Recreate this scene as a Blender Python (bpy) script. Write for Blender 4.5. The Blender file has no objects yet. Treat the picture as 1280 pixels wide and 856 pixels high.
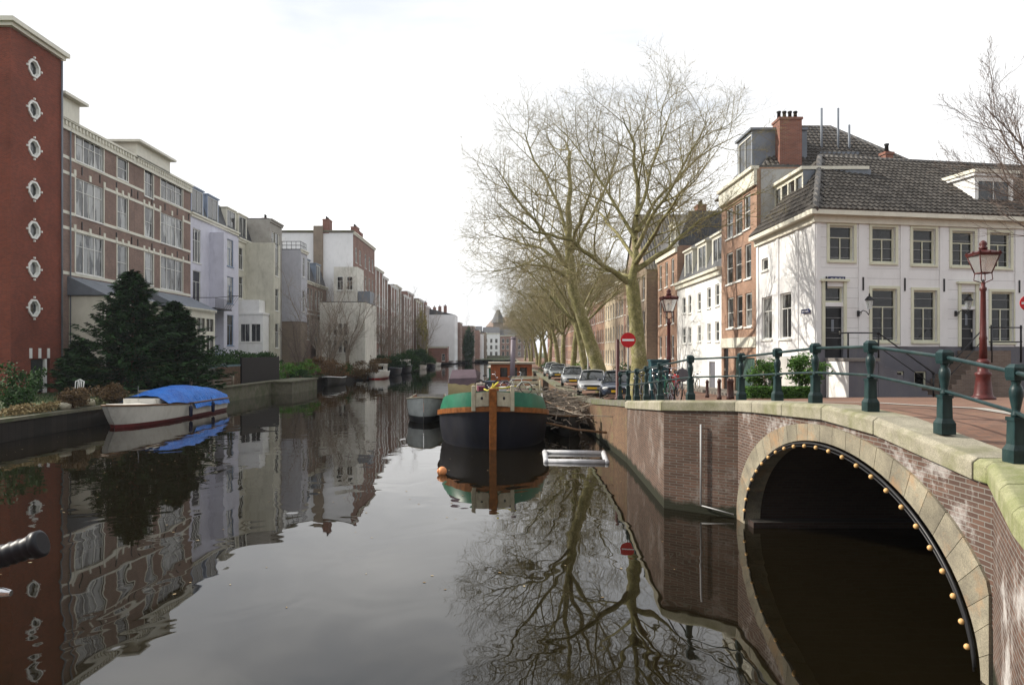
import bpy, math, random
from mathutils import Vector, Matrix
R = math.radians
scene = bpy.context.scene
COL = scene.collection
H = 3.7                      # eye height above the water
FPX = 900.0; VX = 630.0; VY = 440.0   # how the photo was measured: focal length and vanishing point, px

# ------------------------------------------------------------------ materials
def _m(name):
    m = bpy.data.materials.new(name); m.use_nodes = True
    nt = m.node_tree; nt.nodes.clear()
    out = nt.nodes.new('ShaderNodeOutputMaterial'); b = nt.nodes.new('ShaderNodeBsdfPrincipled')
    nt.links.new(b.outputs[0], out.inputs[0])
    return m, nt, b
def N(nt, t, **kw):
    n = nt.nodes.new(t)
    for k, v in kw.items(): setattr(n, k, v)
    return n
def rgb(c): return (c[0], c[1], c[2], 1)
def noise(nt, vec, scale, detail=4, rough=.6):
    n = N(nt, 'ShaderNodeTexNoise'); n.inputs['Scale'].default_value = scale
    n.inputs['Detail'].default_value = detail; n.inputs['Roughness'].default_value = rough
    if vec: nt.links.new(vec, n.inputs['Vector'])
    return n
def ramp(nt, fac, stops):
    r = N(nt, 'ShaderNodeValToRGB'); e = r.color_ramp.elements
    e[0].position, e[0].color = stops[0][0], rgb(stops[0][1]); e[1].position, e[1].color = stops[-1][0], rgb(stops[-1][1])
    for p, c in stops[1:-1]:
        q = e.new(p); q.color = rgb(c)
    nt.links.new(fac, r.inputs[0]); return r
def mixc(nt, fac, a, b, mode='MIX'):
    x = N(nt, 'ShaderNodeMix', data_type='RGBA', blend_type=mode)
    for s, v in ((x.inputs[0], fac), (x.inputs[6], a), (x.inputs[7], b)):
        if hasattr(v, 'is_output'): nt.links.new(v, s)
        elif isinstance(v, (int, float)): s.default_value = v
        else: s.default_value = rgb(v)
    return x.outputs[2]
def bump(nt, b, h, strength=.3, dist=.02):
    n = N(nt, 'ShaderNodeBump'); n.inputs['Strength'].default_value = strength; n.inputs['Distance'].default_value = dist
    nt.links.new(h, n.inputs['Height']); nt.links.new(n.outputs[0], b.inputs['Normal'])
MC = {}
def paint(name, c, rough=.5, var=.12, scale=1.5, metal=0, bmp=0, spec=.28, dirt=None, dirt_amt=.35):
    if name in MC: return MC[name]
    m, nt, b = _m(name)
    pos = N(nt, 'ShaderNodeTexCoord').outputs['Object']
    n1 = noise(nt, pos, scale, 6)
    lo = [max(0, x*(1-var*1.6)) for x in c]; hi = [min(1, x*(1+var)) for x in c]
    r = ramp(nt, n1.outputs[0], [(.3, lo), (.7, hi)])
    col = r.outputs[0]
    if dirt is not None:
        mp = N(nt, 'ShaderNodeMapping'); mp.inputs['Scale'].default_value = (1.2, 1.2, .35); nt.links.new(pos, mp.inputs[0])
        n2 = noise(nt, mp.outputs[0], 2.2, 8, .7)
        r2 = ramp(nt, n2.outputs[0], [(.5, (0,0,0)), (.72, (dirt_amt,)*3)])
        col = mixc(nt, r2.outputs[0], col, dirt)
    nt.links.new(col, b.inputs['Base Color'])
    b.inputs['Roughness'].default_value = rough; b.inputs['Metallic'].default_value = metal
    b.inputs['Specular IOR Level'].default_value = spec
    if bmp: bump(nt, b, noise(nt, pos, scale*12, 4).outputs[0], bmp, .01)
    MC[name] = m; return m
def wallvec(nt):
    g = N(nt, 'ShaderNodeNewGeometry'); sp = N(nt, 'ShaderNodeSeparateXYZ'); nt.links.new(g.outputs['Position'], sp.inputs[0])
    sn = N(nt, 'ShaderNodeSeparateXYZ'); nt.links.new(g.outputs['True Normal'], sn.inputs[0])
    a = N(nt, 'ShaderNodeMath', operation='ABSOLUTE'); nt.links.new(sn.outputs[0], a.inputs[0])
    g2 = N(nt, 'ShaderNodeMath', operation='GREATER_THAN'); nt.links.new(a.outputs[0], g2.inputs[0]); g2.inputs[1].default_value = .6
    mx = N(nt, 'ShaderNodeMix'); nt.links.new(g2.outputs[0], mx.inputs[0]); nt.links.new(sp.outputs[0], mx.inputs[2]); nt.links.new(sp.outputs[1], mx.inputs[3])
    cb = N(nt, 'ShaderNodeCombineXYZ'); nt.links.new(mx.outputs[0], cb.inputs[0]); nt.links.new(sp.outputs[2], cb.inputs[1])
    return cb.outputs[0], g.outputs['Position']
def brick(name, c1, c2, mortar, w=.22, h=.065, flat=False, stain=None, stain_amt=.6, ms=.008, bmp=.4, patch=.25, rough=.85, algae=0):
    if name in MC: return MC[name]
    m, nt, b = _m(name)
    if flat:
        pos = N(nt, 'ShaderNodeNewGeometry').outputs['Position']; vec = pos
    else: vec, pos = wallvec(nt)
    t = N(nt, 'ShaderNodeTexBrick'); nt.links.new(vec, t.inputs[0])
    t.inputs['Scale'].default_value = 1; t.inputs['Brick Width'].default_value = w; t.inputs['Row Height'].default_value = h
    t.inputs['Mortar Size'].default_value = ms; t.inputs['Mortar Smooth'].default_value = .2; t.inputs['Bias'].default_value = 0
    t.inputs['Color1'].default_value = rgb(c1); t.inputs['Color2'].default_value = rgb(c2); t.inputs['Mortar'].default_value = rgb(mortar)
    n1 = noise(nt, pos, .55, 6, .65)
    r = ramp(nt, n1.outputs[0], [(.3, (1-patch,)*3), (.7, (1+patch*.5,)*3)])
    col = mixc(nt, 1.0, t.outputs[0], r.outputs[0], 'MULTIPLY')
    if stain is not None:
        n2 = noise(nt, pos, 1.1, 8, .72)
        r2 = ramp(nt, n2.outputs[0], [(.53, (0,0,0)), (.68, (stain_amt,)*3)])
        col = mixc(nt, r2.outputs[0], col, stain)
    if algae:                                  # green-black tide mark of algae along the waterline
        sz = N(nt, 'ShaderNodeSeparateXYZ'); nt.links.new(pos, sz.inputs[0]); n3 = noise(nt, pos, 2.5, 6, .7)
        mm = N(nt, 'ShaderNodeMath', operation='MULTIPLY_ADD'); nt.links.new(n3.outputs[0], mm.inputs[0]); mm.inputs[1].default_value = -.38; nt.links.new(sz.outputs[2], mm.inputs[2])
        r4 = ramp(nt, mm.outputs[0], [(0, (1, 1, 1)), (.12, (0, 0, 0))]); r4.color_ramp.elements[0].position = 0
        col = mixc(nt, r4.outputs[0], col, (.02, .021, .012))
    nt.links.new(col, b.inputs['Base Color']); b.inputs['Roughness'].default_value = rough; b.inputs['Specular IOR Level'].default_value = .2
    if bmp:
        iv = N(nt, 'ShaderNodeMath', operation='SUBTRACT'); iv.inputs[0].default_value = 1; nt.links.new(t.outputs['Fac'], iv.inputs[1])
        bump(nt, b, iv.outputs[0], bmp, .008)
    MC[name] = m; return m
def stone(name, c1, c2, moss=None, moss_lo=.5, scale=3, isl=0):
    if name in MC: return MC[name]
    m, nt, b = _m(name)
    pos = N(nt, 'ShaderNodeNewGeometry').outputs['Position']
    n1 = noise(nt, pos, scale, 8, .7); r = ramp(nt, n1.outputs[0], [(.3, c1), (.7, c2)]); col = r.outputs[0]
    sp = noise(nt, pos, 60, 3, .8); r3 = ramp(nt, sp.outputs[0], [(.35, (.62,)*3), (.65, (1.15,)*3)])
    col = mixc(nt, 1.0, col, r3.outputs[0], 'MULTIPLY')
    if moss is not None:
        n2 = noise(nt, pos, .9, 7, .7); r2 = ramp(nt, n2.outputs[0], [(moss_lo-.06, (0,0,0)), (moss_lo+.1, (.85,)*3)])
        col = mixc(nt, r2.outputs[0], col, moss)
    if isl:
        ri = ramp(nt, N(nt, 'ShaderNodeNewGeometry').outputs['Random Per Island'], [(0, (1-isl,)*3), (1, (1+isl*.4,)*3)]); col = mixc(nt, 1.0, col, ri.outputs[0], 'MULTIPLY')
    nt.links.new(col, b.inputs['Base Color']); b.inputs['Roughness'].default_value = .9
    bump(nt, b, n1.outputs[0], .5, .02); MC[name] = m; return m
def leafmat(name, a, b_, rough=.55):
    if name in MC: return MC[name]
    m, nt, b = _m(name)
    g = N(nt, 'ShaderNodeNewGeometry')
    r = ramp(nt, g.outputs['Random Per Island'], [(0, a), (1, b_)])
    nt.links.new(r.outputs[0], b.inputs['Base Color']); b.inputs['Roughness'].default_value = max(rough, .7); b.inputs['Specular IOR Level'].default_value = .06
    MC[name] = m; return m
def barkmat(name, a, b_, c):
    if name in MC: return MC[name]
    m, nt, b = _m(name)
    pos = N(nt, 'ShaderNodeTexCoord').outputs['Object']
    n1 = noise(nt, pos, 2.3, 6, .7); r = ramp(nt, n1.outputs[0], [(.33, a), (.5, b_), (.68, c)])
    n2 = noise(nt, pos, 14, 4, .7)
    r2 = ramp(nt, n2.outputs[0], [(.4, (.6,)*3), (.6, (1.1,)*3)])
    nt.links.new(mixc(nt, 1.0, r.outputs[0], r2.outputs[0], 'MULTIPLY'), b.inputs['Base Color']); b.inputs['Roughness'].default_value = .9
    bump(nt, b, n2.outputs[0], .5, .03); MC[name] = m; return m
def panemat(name, dark, light, lo=.45, hi=.75, rough=.03, ior=1.6):
    if name in MC: return MC[name]
    m, nt, b = _m(name)
    oi = N(nt, 'ShaderNodeObjectInfo')
    pos = N(nt, 'ShaderNodeTexCoord').outputs['Generated']
    r = ramp(nt, oi.outputs['Random'], [(lo, (0,0,0)), (hi, (1,1,1))])
    col = mixc(nt, r.outputs[0], dark, light)
    wv = N(nt, 'ShaderNodeTexWave'); wv.inputs['Scale'].default_value = 6; wv.inputs['Distortion'].default_value = 3; nt.links.new(pos, wv.inputs[0])
    r2 = ramp(nt, wv.outputs[0], [(0, (.7,)*3), (1, (1,)*3)])
    gp = N(nt, 'ShaderNodeNewGeometry').outputs['Position']; mp = N(nt, 'ShaderNodeMapping'); mp.inputs['Scale'].default_value = (1.5, 1.5, .3); nt.links.new(gp, mp.inputs[0])
    cn = noise(nt, mp.outputs[0], 1.0, 3, .5); r3 = ramp(nt, cn.outputs[0], [(.47, (0,)*3), (.53, (1,)*3)])
    nt.links.new(mixc(nt, r3.outputs[0], dark, mixc(nt, 1.0, col, r2.outputs[0], 'MULTIPLY')), b.inputs['Base Color'])
    b.inputs['Roughness'].default_value = rough; b.inputs['IOR'].default_value = ior
    n = noise(nt, N(nt, 'ShaderNodeNewGeometry').outputs['Position'], .8, 2)
    bump(nt, b, n.outputs[0], .12, .02)
    MC[name] = m; return m
def tiles(name, c1, c2, sx=.26, sz=.2):
    if name in MC: return MC[name]
    m, nt, b = _m(name)
    vec, pos = wallvec(nt)
    g = N(nt, 'ShaderNodeNewGeometry'); sn = N(nt, 'ShaderNodeSeparateXYZ'); nt.links.new(pos, sn.inputs[0])
    mp = N(nt, 'ShaderNodeMapping'); mp.inputs['Scale'].default_value = (1/sx, 1/sz, 1); nt.links.new(vec, mp.inputs[0])
    s = N(nt, 'ShaderNodeSeparateXYZ'); nt.links.new(mp.outputs[0], s.inputs[0])
    def M(op, a, b2=None):
        q = N(nt, 'ShaderNodeMath', operation=op)
        for i, v in enumerate((a, b2)):
            if v is None: continue
            if isinstance(v, (int, float)): q.inputs[i].default_value = v
            else: nt.links.new(v, q.inputs[i])
        return q.outputs[0]
    row = M('FLOOR', s.outputs[1]); fr = M('FRACT', s.outputs[1])
    cx = M('MULTIPLY', s.outputs[0], 2*math.pi)
    wave = M('SINE', cx)
    h = M('ADD', M('MULTIPLY', wave, .5), M('MULTIPLY', fr, -.9))
    cell = N(nt, 'ShaderNodeTexWhiteNoise', noise_dimensions='2D')
    cb = N(nt, 'ShaderNodeCombineXYZ'); nt.links.new(M('FLOOR', s.outputs[0]), cb.inputs[0]); nt.links.new(row, cb.inputs[1]); nt.links.new(cb.outputs[0], cell.inputs['Vector'])
    r = ramp(nt, cell.outputs[0], [(0, c1), (1, c2)])
    n1 = noise(nt, pos, .7, 6, .7); r3 = ramp(nt, n1.outputs[0], [(.35, (.75,)*3), (.7, (1.2,)*3)])
    nt.links.new(mixc(nt, 1.0, r.outputs[0], r3.outputs[0], 'MULTIPLY'), b.inputs['Base Color']); b.inputs['Roughness'].default_value = .55
    bump(nt, b, h, 1.0, .07); MC[name] = m; return m

# ------------------------------------------------------------------ mesh builder
class Fr:                                     # a facade frame: u along the wall, v into the house, z up
    def __init__(s, ox, oy, ux, uy, vx, vy): s.o = (ox, oy); s.u = (ux, uy); s.v = (vx, vy)
    def p(s, u, v, z): return (s.o[0]+u*s.u[0]+v*s.v[0], s.o[1]+u*s.u[1]+v*s.v[1], z)
    def pu(s, x):
        k = (x-VX)/FPX; return (k*s.o[1]-s.o[0])/(s.u[0]-k*s.u[1])
    def pz(s, x, y):
        return H-(y-VY)/FPX*(s.o[1]+s.pu(x)*s.u[1])
def LF(X, y0): return Fr(X, y0, 0, 1, -1, 0)   # left bank house, facade faces +X
def RF(X, y0): return Fr(X, y0, 0, 1, 1, 0)    # right bank house, facade faces -X
def CF(X0, y, vdir=1): return Fr(X0, y, 1, 0, 0, vdir)   # wall facing the camera
WORLD = Fr(0, 0, 1, 0, 0, 1)

class MB:
    def __init__(s): s.v = []; s.f = []; s.sm = []
    def add(s, vs, fs, smooth=False):
        o = len(s.v); s.v += [tuple(x) for x in vs]; s.f += [tuple(i+o for i in f) for f in fs]; s.sm += [smooth]*len(fs); return s
    def quad(s, *p): return s.add(p, [tuple(range(len(p)))])
    def box(s, F, u0, u1, v0, v1, z0, z1):
        P = [F.p(u, v, z) for z in (z0, z1) for (u, v) in ((u0, v0), (u1, v0), (u1, v1), (u0, v1))]
        return s.add(P, [(0,3,2,1), (4,5,6,7), (0,1,5,4), (1,2,6,5), (2,3,7,6), (3,0,4,7)])
    def b(s, x0, x1, y0, y1, z0, z1): return s.box(WORLD, x0, x1, y0, y1, z0, z1)
    def tube(s, pts, r, n=6, caps=True):
        pts = [Vector(p) for p in pts]; k = len(pts)
        if not isinstance(r, (list, tuple)): r = [r]*k
        vs = []; ref = Vector((0, 0, 1))
        t0 = (pts[1]-pts[0]).normalized() if (pts[1]-pts[0]).length > 1e-9 else Vector((0,0,1))
        a = t0.cross(ref if abs(t0.z) < .9 else Vector((1, 0, 0))).normalized()
        for i in range(k):
            t = (pts[min(i+1, k-1)]-pts[max(i-1, 0)])
            t = t.normalized() if t.length > 1e-9 else t0
            a = (a - t*a.dot(t))
            a = a.normalized() if a.length > 1e-6 else t.orthogonal().normalized()
            b = t.cross(a)
            for j in range(n):
                q = 2*math.pi*j/n; vs.append(pts[i]+(a*math.cos(q)+b*math.sin(q))*r[i])
        fs = [(i*n+j, i*n+(j+1) % n, (i+1)*n+(j+1) % n, (i+1)*n+j) for i in range(k-1) for j in range(n)]
        s.add(vs, fs, n > 4)
        if caps and n > 3:
            o = len(s.v)-k*n
            s.f += [tuple(o+j for j in range(n))[::-1], tuple(o+(k-1)*n+j for j in range(n))]; s.sm += [False, False]
        return s
    def lathe(s, c, prof, n=12, smooth=True, sq=False):     # prof: (radius, z) from bottom to top
        vs = []
        off = math.pi/n if sq else 0
        for (r, z) in prof:
            for j in range(n):
                q = 2*math.pi*j/n+off; vs.append((c[0]+r*math.cos(q), c[1]+r*math.sin(q), c[2]+z))
        k = len(prof)
        fs = [(i*n+j, i*n+(j+1) % n, (i+1)*n+(j+1) % n, (i+1)*n+j) for i in range(k-1) for j in range(n)]
        s.add(vs, fs, smooth); o = len(s.v)-k*n
        s.f += [tuple(o+j for j in range(n))[::-1], tuple(o+(k-1)*n+j for j in range(n))]; s.sm += [False]*2
        return s
    def ball(s, c, r, n=10, m=6, sc=(1,1,1)):
        prof = [(r*math.sin(math.pi*(i+.001)/m)+.0005, -r*math.cos(math.pi*i/m)) for i in range(m+1)]
        vs = []
        for (q, z) in prof:
            for j in range(n):
                a = 2*math.pi*j/n; vs.append((c[0]+q*math.cos(a)*sc[0], c[1]+q*math.sin(a)*sc[1], c[2]+z*sc[2]))
        return s.add(vs, [(i*n+j, i*n+(j+1) % n, (i+1)*n+(j+1) % n, (i+1)*n+j) for i in range(m) for j in range(n)], True)
    def grid(s, rows, smooth=True, close=False):            # rows of equal length points
        n = len(rows[0]); vs = [p for r in rows for p in r]
        m = n if close else n-1
        return s.add(vs, [(i*n+j, i*n+(j+1) % n, (i+1)*n+(j+1) % n, (i+1)*n+j) for i in range(len(rows)-1) for j in range(m)], smooth)
    def build(s, name, mat, parent=None, base=None, bevel=0):
        off = Vector((0, 0, 0)); p = parent
        while p: off += p.location; p = p.parent
        if base is not None and parent is None: off = Vector(base)
        me = bpy.data.meshes.new(name)
        me.from_pydata([(x-off.x, y-off.y, z-off.z) for x, y, z in s.v], [], s.f)
        me.polygons.foreach_set('use_smooth', s.sm); me.materials.append(mat); me.update()
        o = bpy.data.objects.new(name, me); COL.objects.link(o)
        if parent: o.parent = parent
        elif base is not None: o.location = off
        if bevel:
            md = o.modifiers.new('bevel', 'BEVEL'); md.width = bevel; md.segments = 2; md.limit_method = 'ANGLE'
        return o
def tag(o, label=None, cat=None, group=None, kind=None):
    if label: o['label'] = label
    if cat: o['category'] = cat
    if group: o['group'] = group
    if kind: o['kind'] = kind
    return o
def thing(name, label, cat, loc=(0, 0, 0), group=None):
    o = bpy.data.objects.new(name, None); COL.objects.link(o); o.location = loc; o.empty_display_size = .3
    return tag(o, label, cat, group)
def struct(o): o['kind'] = 'structure'; return o
KIDS = {}
def copy_tree(o, parent=None):
    c = o.copy(); COL.objects.link(c); c.parent = parent
    for ch in [q for q in bpy.data.objects if q.parent == o]: copy_tree(ch, c)
    return c
def place(o, loc, rz=0, sc=1, label=None, group=None):
    o.location = loc; o.rotation_euler = (0, 0, rz); o.scale = (sc, sc, sc) if not isinstance(sc, tuple) else sc
    if label: o['label'] = label
    if group: o['group'] = group
    return o
def at(x, y, d):                             # photo measurement -> place at distance d
    return ((x-VX)/FPX*d, d, H-(y-VY)/FPX*d)
def lerp(x, xs, ys):
    if x <= xs[0]: return ys[0]
    for i in range(len(xs)-1):
        if x <= xs[i+1]:
            t = (x-xs[i])/(xs[i+1]-xs[i]); return ys[i]+(ys[i+1]-ys[i])*t
    return ys[-1]

# ------------------------------------------------------------------ shared materials
M_white = paint('white_paint', (.78, .78, .76), .5, .05, 1.2, dirt=(.45, .43, .38), dirt_amt=.3)
M_trim = paint('cream_trim', (.68, .66, .56), .5, .06, 1.2, dirt=(.4, .38, .3), dirt_amt=.3)
M_frame = paint('white_frame', (.74, .74, .70), .45, .05)
M_dark = paint('black_paint', (.02, .02, .022), .4, .2)
M_iron = paint('green_black_iron', (.012, .032, .034), .38, .25, 6, bmp=.3, dirt=(.1, .13, .11), dirt_amt=.25)
M_lampred = paint('dark_red_iron', (.08, .018, .017), .4, .2, 6, bmp=.2, dirt=(.05, .03, .02), dirt_amt=.3)
M_pane = panemat('window_glass', (.012, .014, .016), (.22, .225, .22), .3, .95)
M_pane_left = panemat('curtained_glass', (.02, .023, .026), (.42, .43, .42), .0, .9)
M_pane_dark = panemat('dark_window_glass', (.006, .007, .008), (.05, .052, .05), .5, .9, ior=1.45)
M_slate = tiles('dark_slate', (.035, .036, .042), (.06, .062, .068), .3, .25)
M_tile = tiles('grey_pantile', (.06, .056, .052), (.12, .108, .098))
M_lead = paint('lead_grey', (.17, .19, .22), .5, .15, 1)
M_flat = paint('roof_felt', (.08, .08, .08), .8, .2)
M_brickdark = brick('brown_brick', (.27, .17, .135), (.20, .125, .10), (.27, .235, .21))
M_brickred = brick('red_brick', (.25, .052, .026), (.16, .035, .02), (.17, .10, .075), patch=.3, stain=(.10, .035, .025), stain_amt=.5)
M_brickmid = brick('house_brick', (.26, .125, .09), (.20, .09, .068), (.3, .27, .24))
M_brickwarm = brick('orange_brick', (.36, .195, .125), (.28, .15, .10), (.38, .34, .28))
M_brickgrey = brick('greybrown_brick', (.32, .24, .17), (.23, .17, .125), (.36, .32, .27))
M_chim = brick('chimney_brick', (.26, .10, .065), (.18, .07, .05), (.25, .2, .18))
M_wood = paint('brown_wood', (.16, .085, .04), .6, .3, 5)
M_glasslamp = None

# ------------------------------------------------------------------ house pieces
def wall_open(mb, F, u0, u1, z0, z1, ops, depth=.16, v=0):
    us = sorted(set([u0, u1]+[q for o in ops for q in (o[0], o[1]) if u0 < q < u1]))
    zs = sorted(set([z0, z1]+[q for o in ops for q in (o[2], o[3]) if z0 < q < z1]))
    for i in range(len(us)-1):
        for j in range(len(zs)-1):
            cu = (us[i]+us[i+1])/2; cz = (zs[j]+zs[j+1])/2
            if any(o[0] < cu < o[1] and o[2] < cz < o[3] for o in ops): continue
            mb.quad(F.p(us[i], v, zs[j]), F.p(us[i+1], v, zs[j]), F.p(us[i+1], v, zs[j+1]), F.p(us[i], v, zs[j+1]))
    for (a, b, c, d) in [o[:4] for o in ops]:
        for (p, q) in (((a, c), (b, c)), ((b, c), (b, d)), ((b, d), (a, d)), ((a, d), (a, c))):
            mb.quad(F.p(p[0], v, p[1]), F.p(q[0], v, q[1]), F.p(q[0], v+depth, q[1]), F.p(p[0], v+depth, p[1]))
def window(parent, F, u0, u1, z0, z1, style='cross', fm=None, pm=None, v=0, sill=True, t=.07, depth=.16, name='window'):
    if u0 > u1: u0, u1 = u1, u0
    fm = fm or M_frame; pm = pm or M_pane
    mb = MB(); a, b = v+depth-.1, v+depth-.02
    mb.box(F, u0, u0+t, a, b, z0, z1); mb.box(F, u1-t, u1, a, b, z0, z1)
    mb.box(F, u0+t, u1-t, a, b, z0, z0+t); mb.box(F, u0+t, u1-t, a, b, z1-t, z1)
    h = z1-z0; w = u1-u0; c = b-.012; s = t*.55
    um = (u0+u1)/2
    if style in ('sash', 'cross', 'triple'):
        zt = z0+h*(.5 if style == 'sash' else .66)
        mb.box(F, u0+t, u1-t, a+.008, c, zt-s/2, zt+s/2)
        if style == 'cross': mb.box(F, um-s/2, um+s/2, a+.012, c, z0+t, zt-s/2)
        if style == 'triple':
            for q in (.3, .7): mb.box(F, u0+w*q-s, u0+w*q+s, a+.004, b+.004, z0+t, z1-t)
            mb.box(F, um-s/2, um+s/2, a+.012, c, z0+t, zt-s/2)
    elif style == 'grid':
        for q in (1/3, 2/3): mb.box(F, u0+w*q-s/2, u0+w*q+s/2, a+.01, c, z0+t, z1-t)
        mb.box(F, u0+t, u1-t, a+.014, c-.004, z0+h*.5-s/2, z0+h*.5+s/2)
    elif style == 'bar': mb.box(F, um-s/2, um+s/2, a+.01, c, z0+t, z1-t)
    if sill: mb.box(F, u0-.08, u1+.08, v-.07, a-.002, z0-.09, z0-.003)
    o = mb.build(name, fm, parent)
    MB().quad(F.p(u0+t*.5, a+.05, z0+t*.5), F.p(u1-t*.5, a+.05, z0+t*.5), F.p(u1-t*.5, a+.05, z1-t*.5), F.p(u0+t*.5, a+.05, z1-t*.5)).build('pane', pm, o)
    return o
def door(parent, F, u0, u1, z0, z1, mat, v=0, depth=.16, panels=True):
    mb = MB().box(F, u0, u1, v+depth-.07, v+depth-.02, z0, z1)
    if panels:
        w = u1-u0; h = z1-z0
        for (a, b) in ((.08, .45), (.52, .92)): mb.box(F, u0+w*.18, u1-w*.18, v+depth-.085, v+depth-.0705, z0+h*a, z0+h*b)
    o = mb.build('door', mat, parent)
    hx = u0+(u1-u0)*.88
    MB().box(F, hx-.02, hx+.02, v+depth-.12, v+depth-.086, z0+(z1-z0)*.46, z0+(z1-z0)*.52).build('handle', M_trim, o)
    return o
def chimney(parent, F, u, v, z0, z1, w=.9, d=.6, pots=3, mat=None):
    mb = MB().box(F, u-w/2, u+w/2, v-d/2, v+d/2, z0, z1-.12).box(F, u-w/2-.05, u+w/2+.05, v-d/2-.05, v+d/2+.05, z1-.12, z1)
    o = mb.build('chimney', mat or M_chim, parent)
    pm = MB()
    for i in range(pots):
        q = u-w/2+w*(i+.5)/pots; p = F.p(q, v, z1); pm.lathe(p, [(.11, 0), (.09, .35), (.12, .38), (.12, .45)], 8)
    pm.build('chimney_pot', M_dark, o)
def dormer(parent, F, u0, u1, z0, z1, v0, v1, mat, style='bar', side=None, over=.12):
    mb = MB(); ops = [(u0+.14, u1-.14, z0+.12, z1-.14)]
    wall_open(mb, F, u0, u1, z0, z1, ops, .12, v0)
    for u in (u0, u1): mb.quad(F.p(u, v0, z0), F.p(u, v1, z0), F.p(u, v1, z1), F.p(u, v0, z1))
    mb.box(F, u0-over, u1+over, v0-over, v1, z1, z1+.12)
    o = mb.build('dormer', mat, parent)
    window(o, F, u0+.14, u1-.14, z0+.12, z1-.14, style, v=v0, sill=False, depth=.12, name='window_frame')
    ch = [q for q in bpy.data.objects if q.parent and q.parent.name.startswith('window_frame') and q.parent.parent == o]
    for c in ch: c.parent = o
    return o
def tiled_roof(parent, a, b_, r0, r1, mat, tw=.25, th=.34):
    # a-b eave line, r0-r1 ridge line (same plane): real overlapping pantiles, S-shaped across
    a, b_, r0, r1 = map(Vector, (a, b_, r0, r1)); ex = (b_-a).normalized(); n = ex.cross(r0-a).normalized()
    if n.z < 0: n = -n
    ey = n.cross(ex); ey = ey if ey.z > 0 else -ey
    H_ = (r0-a).dot(ey); xl = (r0-a).dot(ex); L_ = (b_-a).length; xr = (r1-a).dot(ex); mb = MB()
    rows = int(H_/th); rr = random.Random(5)
    for j in range(rows+1):
        y0 = j*th; y1 = min(y0+th+.03, H_); f0, f1 = y0/H_, min(1, (y0+th)/H_)
        if y1-y0 < .04: break
        lo = max(xl*f0, xl*f1); hi = min(L_+(xr-L_)*f0, L_+(xr-L_)*f1); k0 = int(lo/tw); k1 = int(hi/tw)+1
        for k in range(k0, k1):
            x0 = k*tw; j_ = rr.uniform(-.006, .006); pr = [(0, .01), (.25, .045), (.5, .05), (.75, .015), (1, .01)]; vs = []
            if x0 < lo-.02 or x0+tw > hi+.02: continue
            for (yy, hz) in ((y0, .045), (y1, .0)):
                for (q, hh) in pr: vs.append(a+ex*(x0+q*tw)+ey*yy+n*(hh+hz+j_+.012))
            base = [a+ex*(x0+q*tw)+ey*y0+n*.004 for q, _ in pr]
            mb.add(vs+base, [(i, i+1, i+6, i+5) for i in range(4)]+[(i, i+1, i+11, i+10) for i in range(4)])
    mb.build('roof_tiles', mat, parent)
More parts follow.
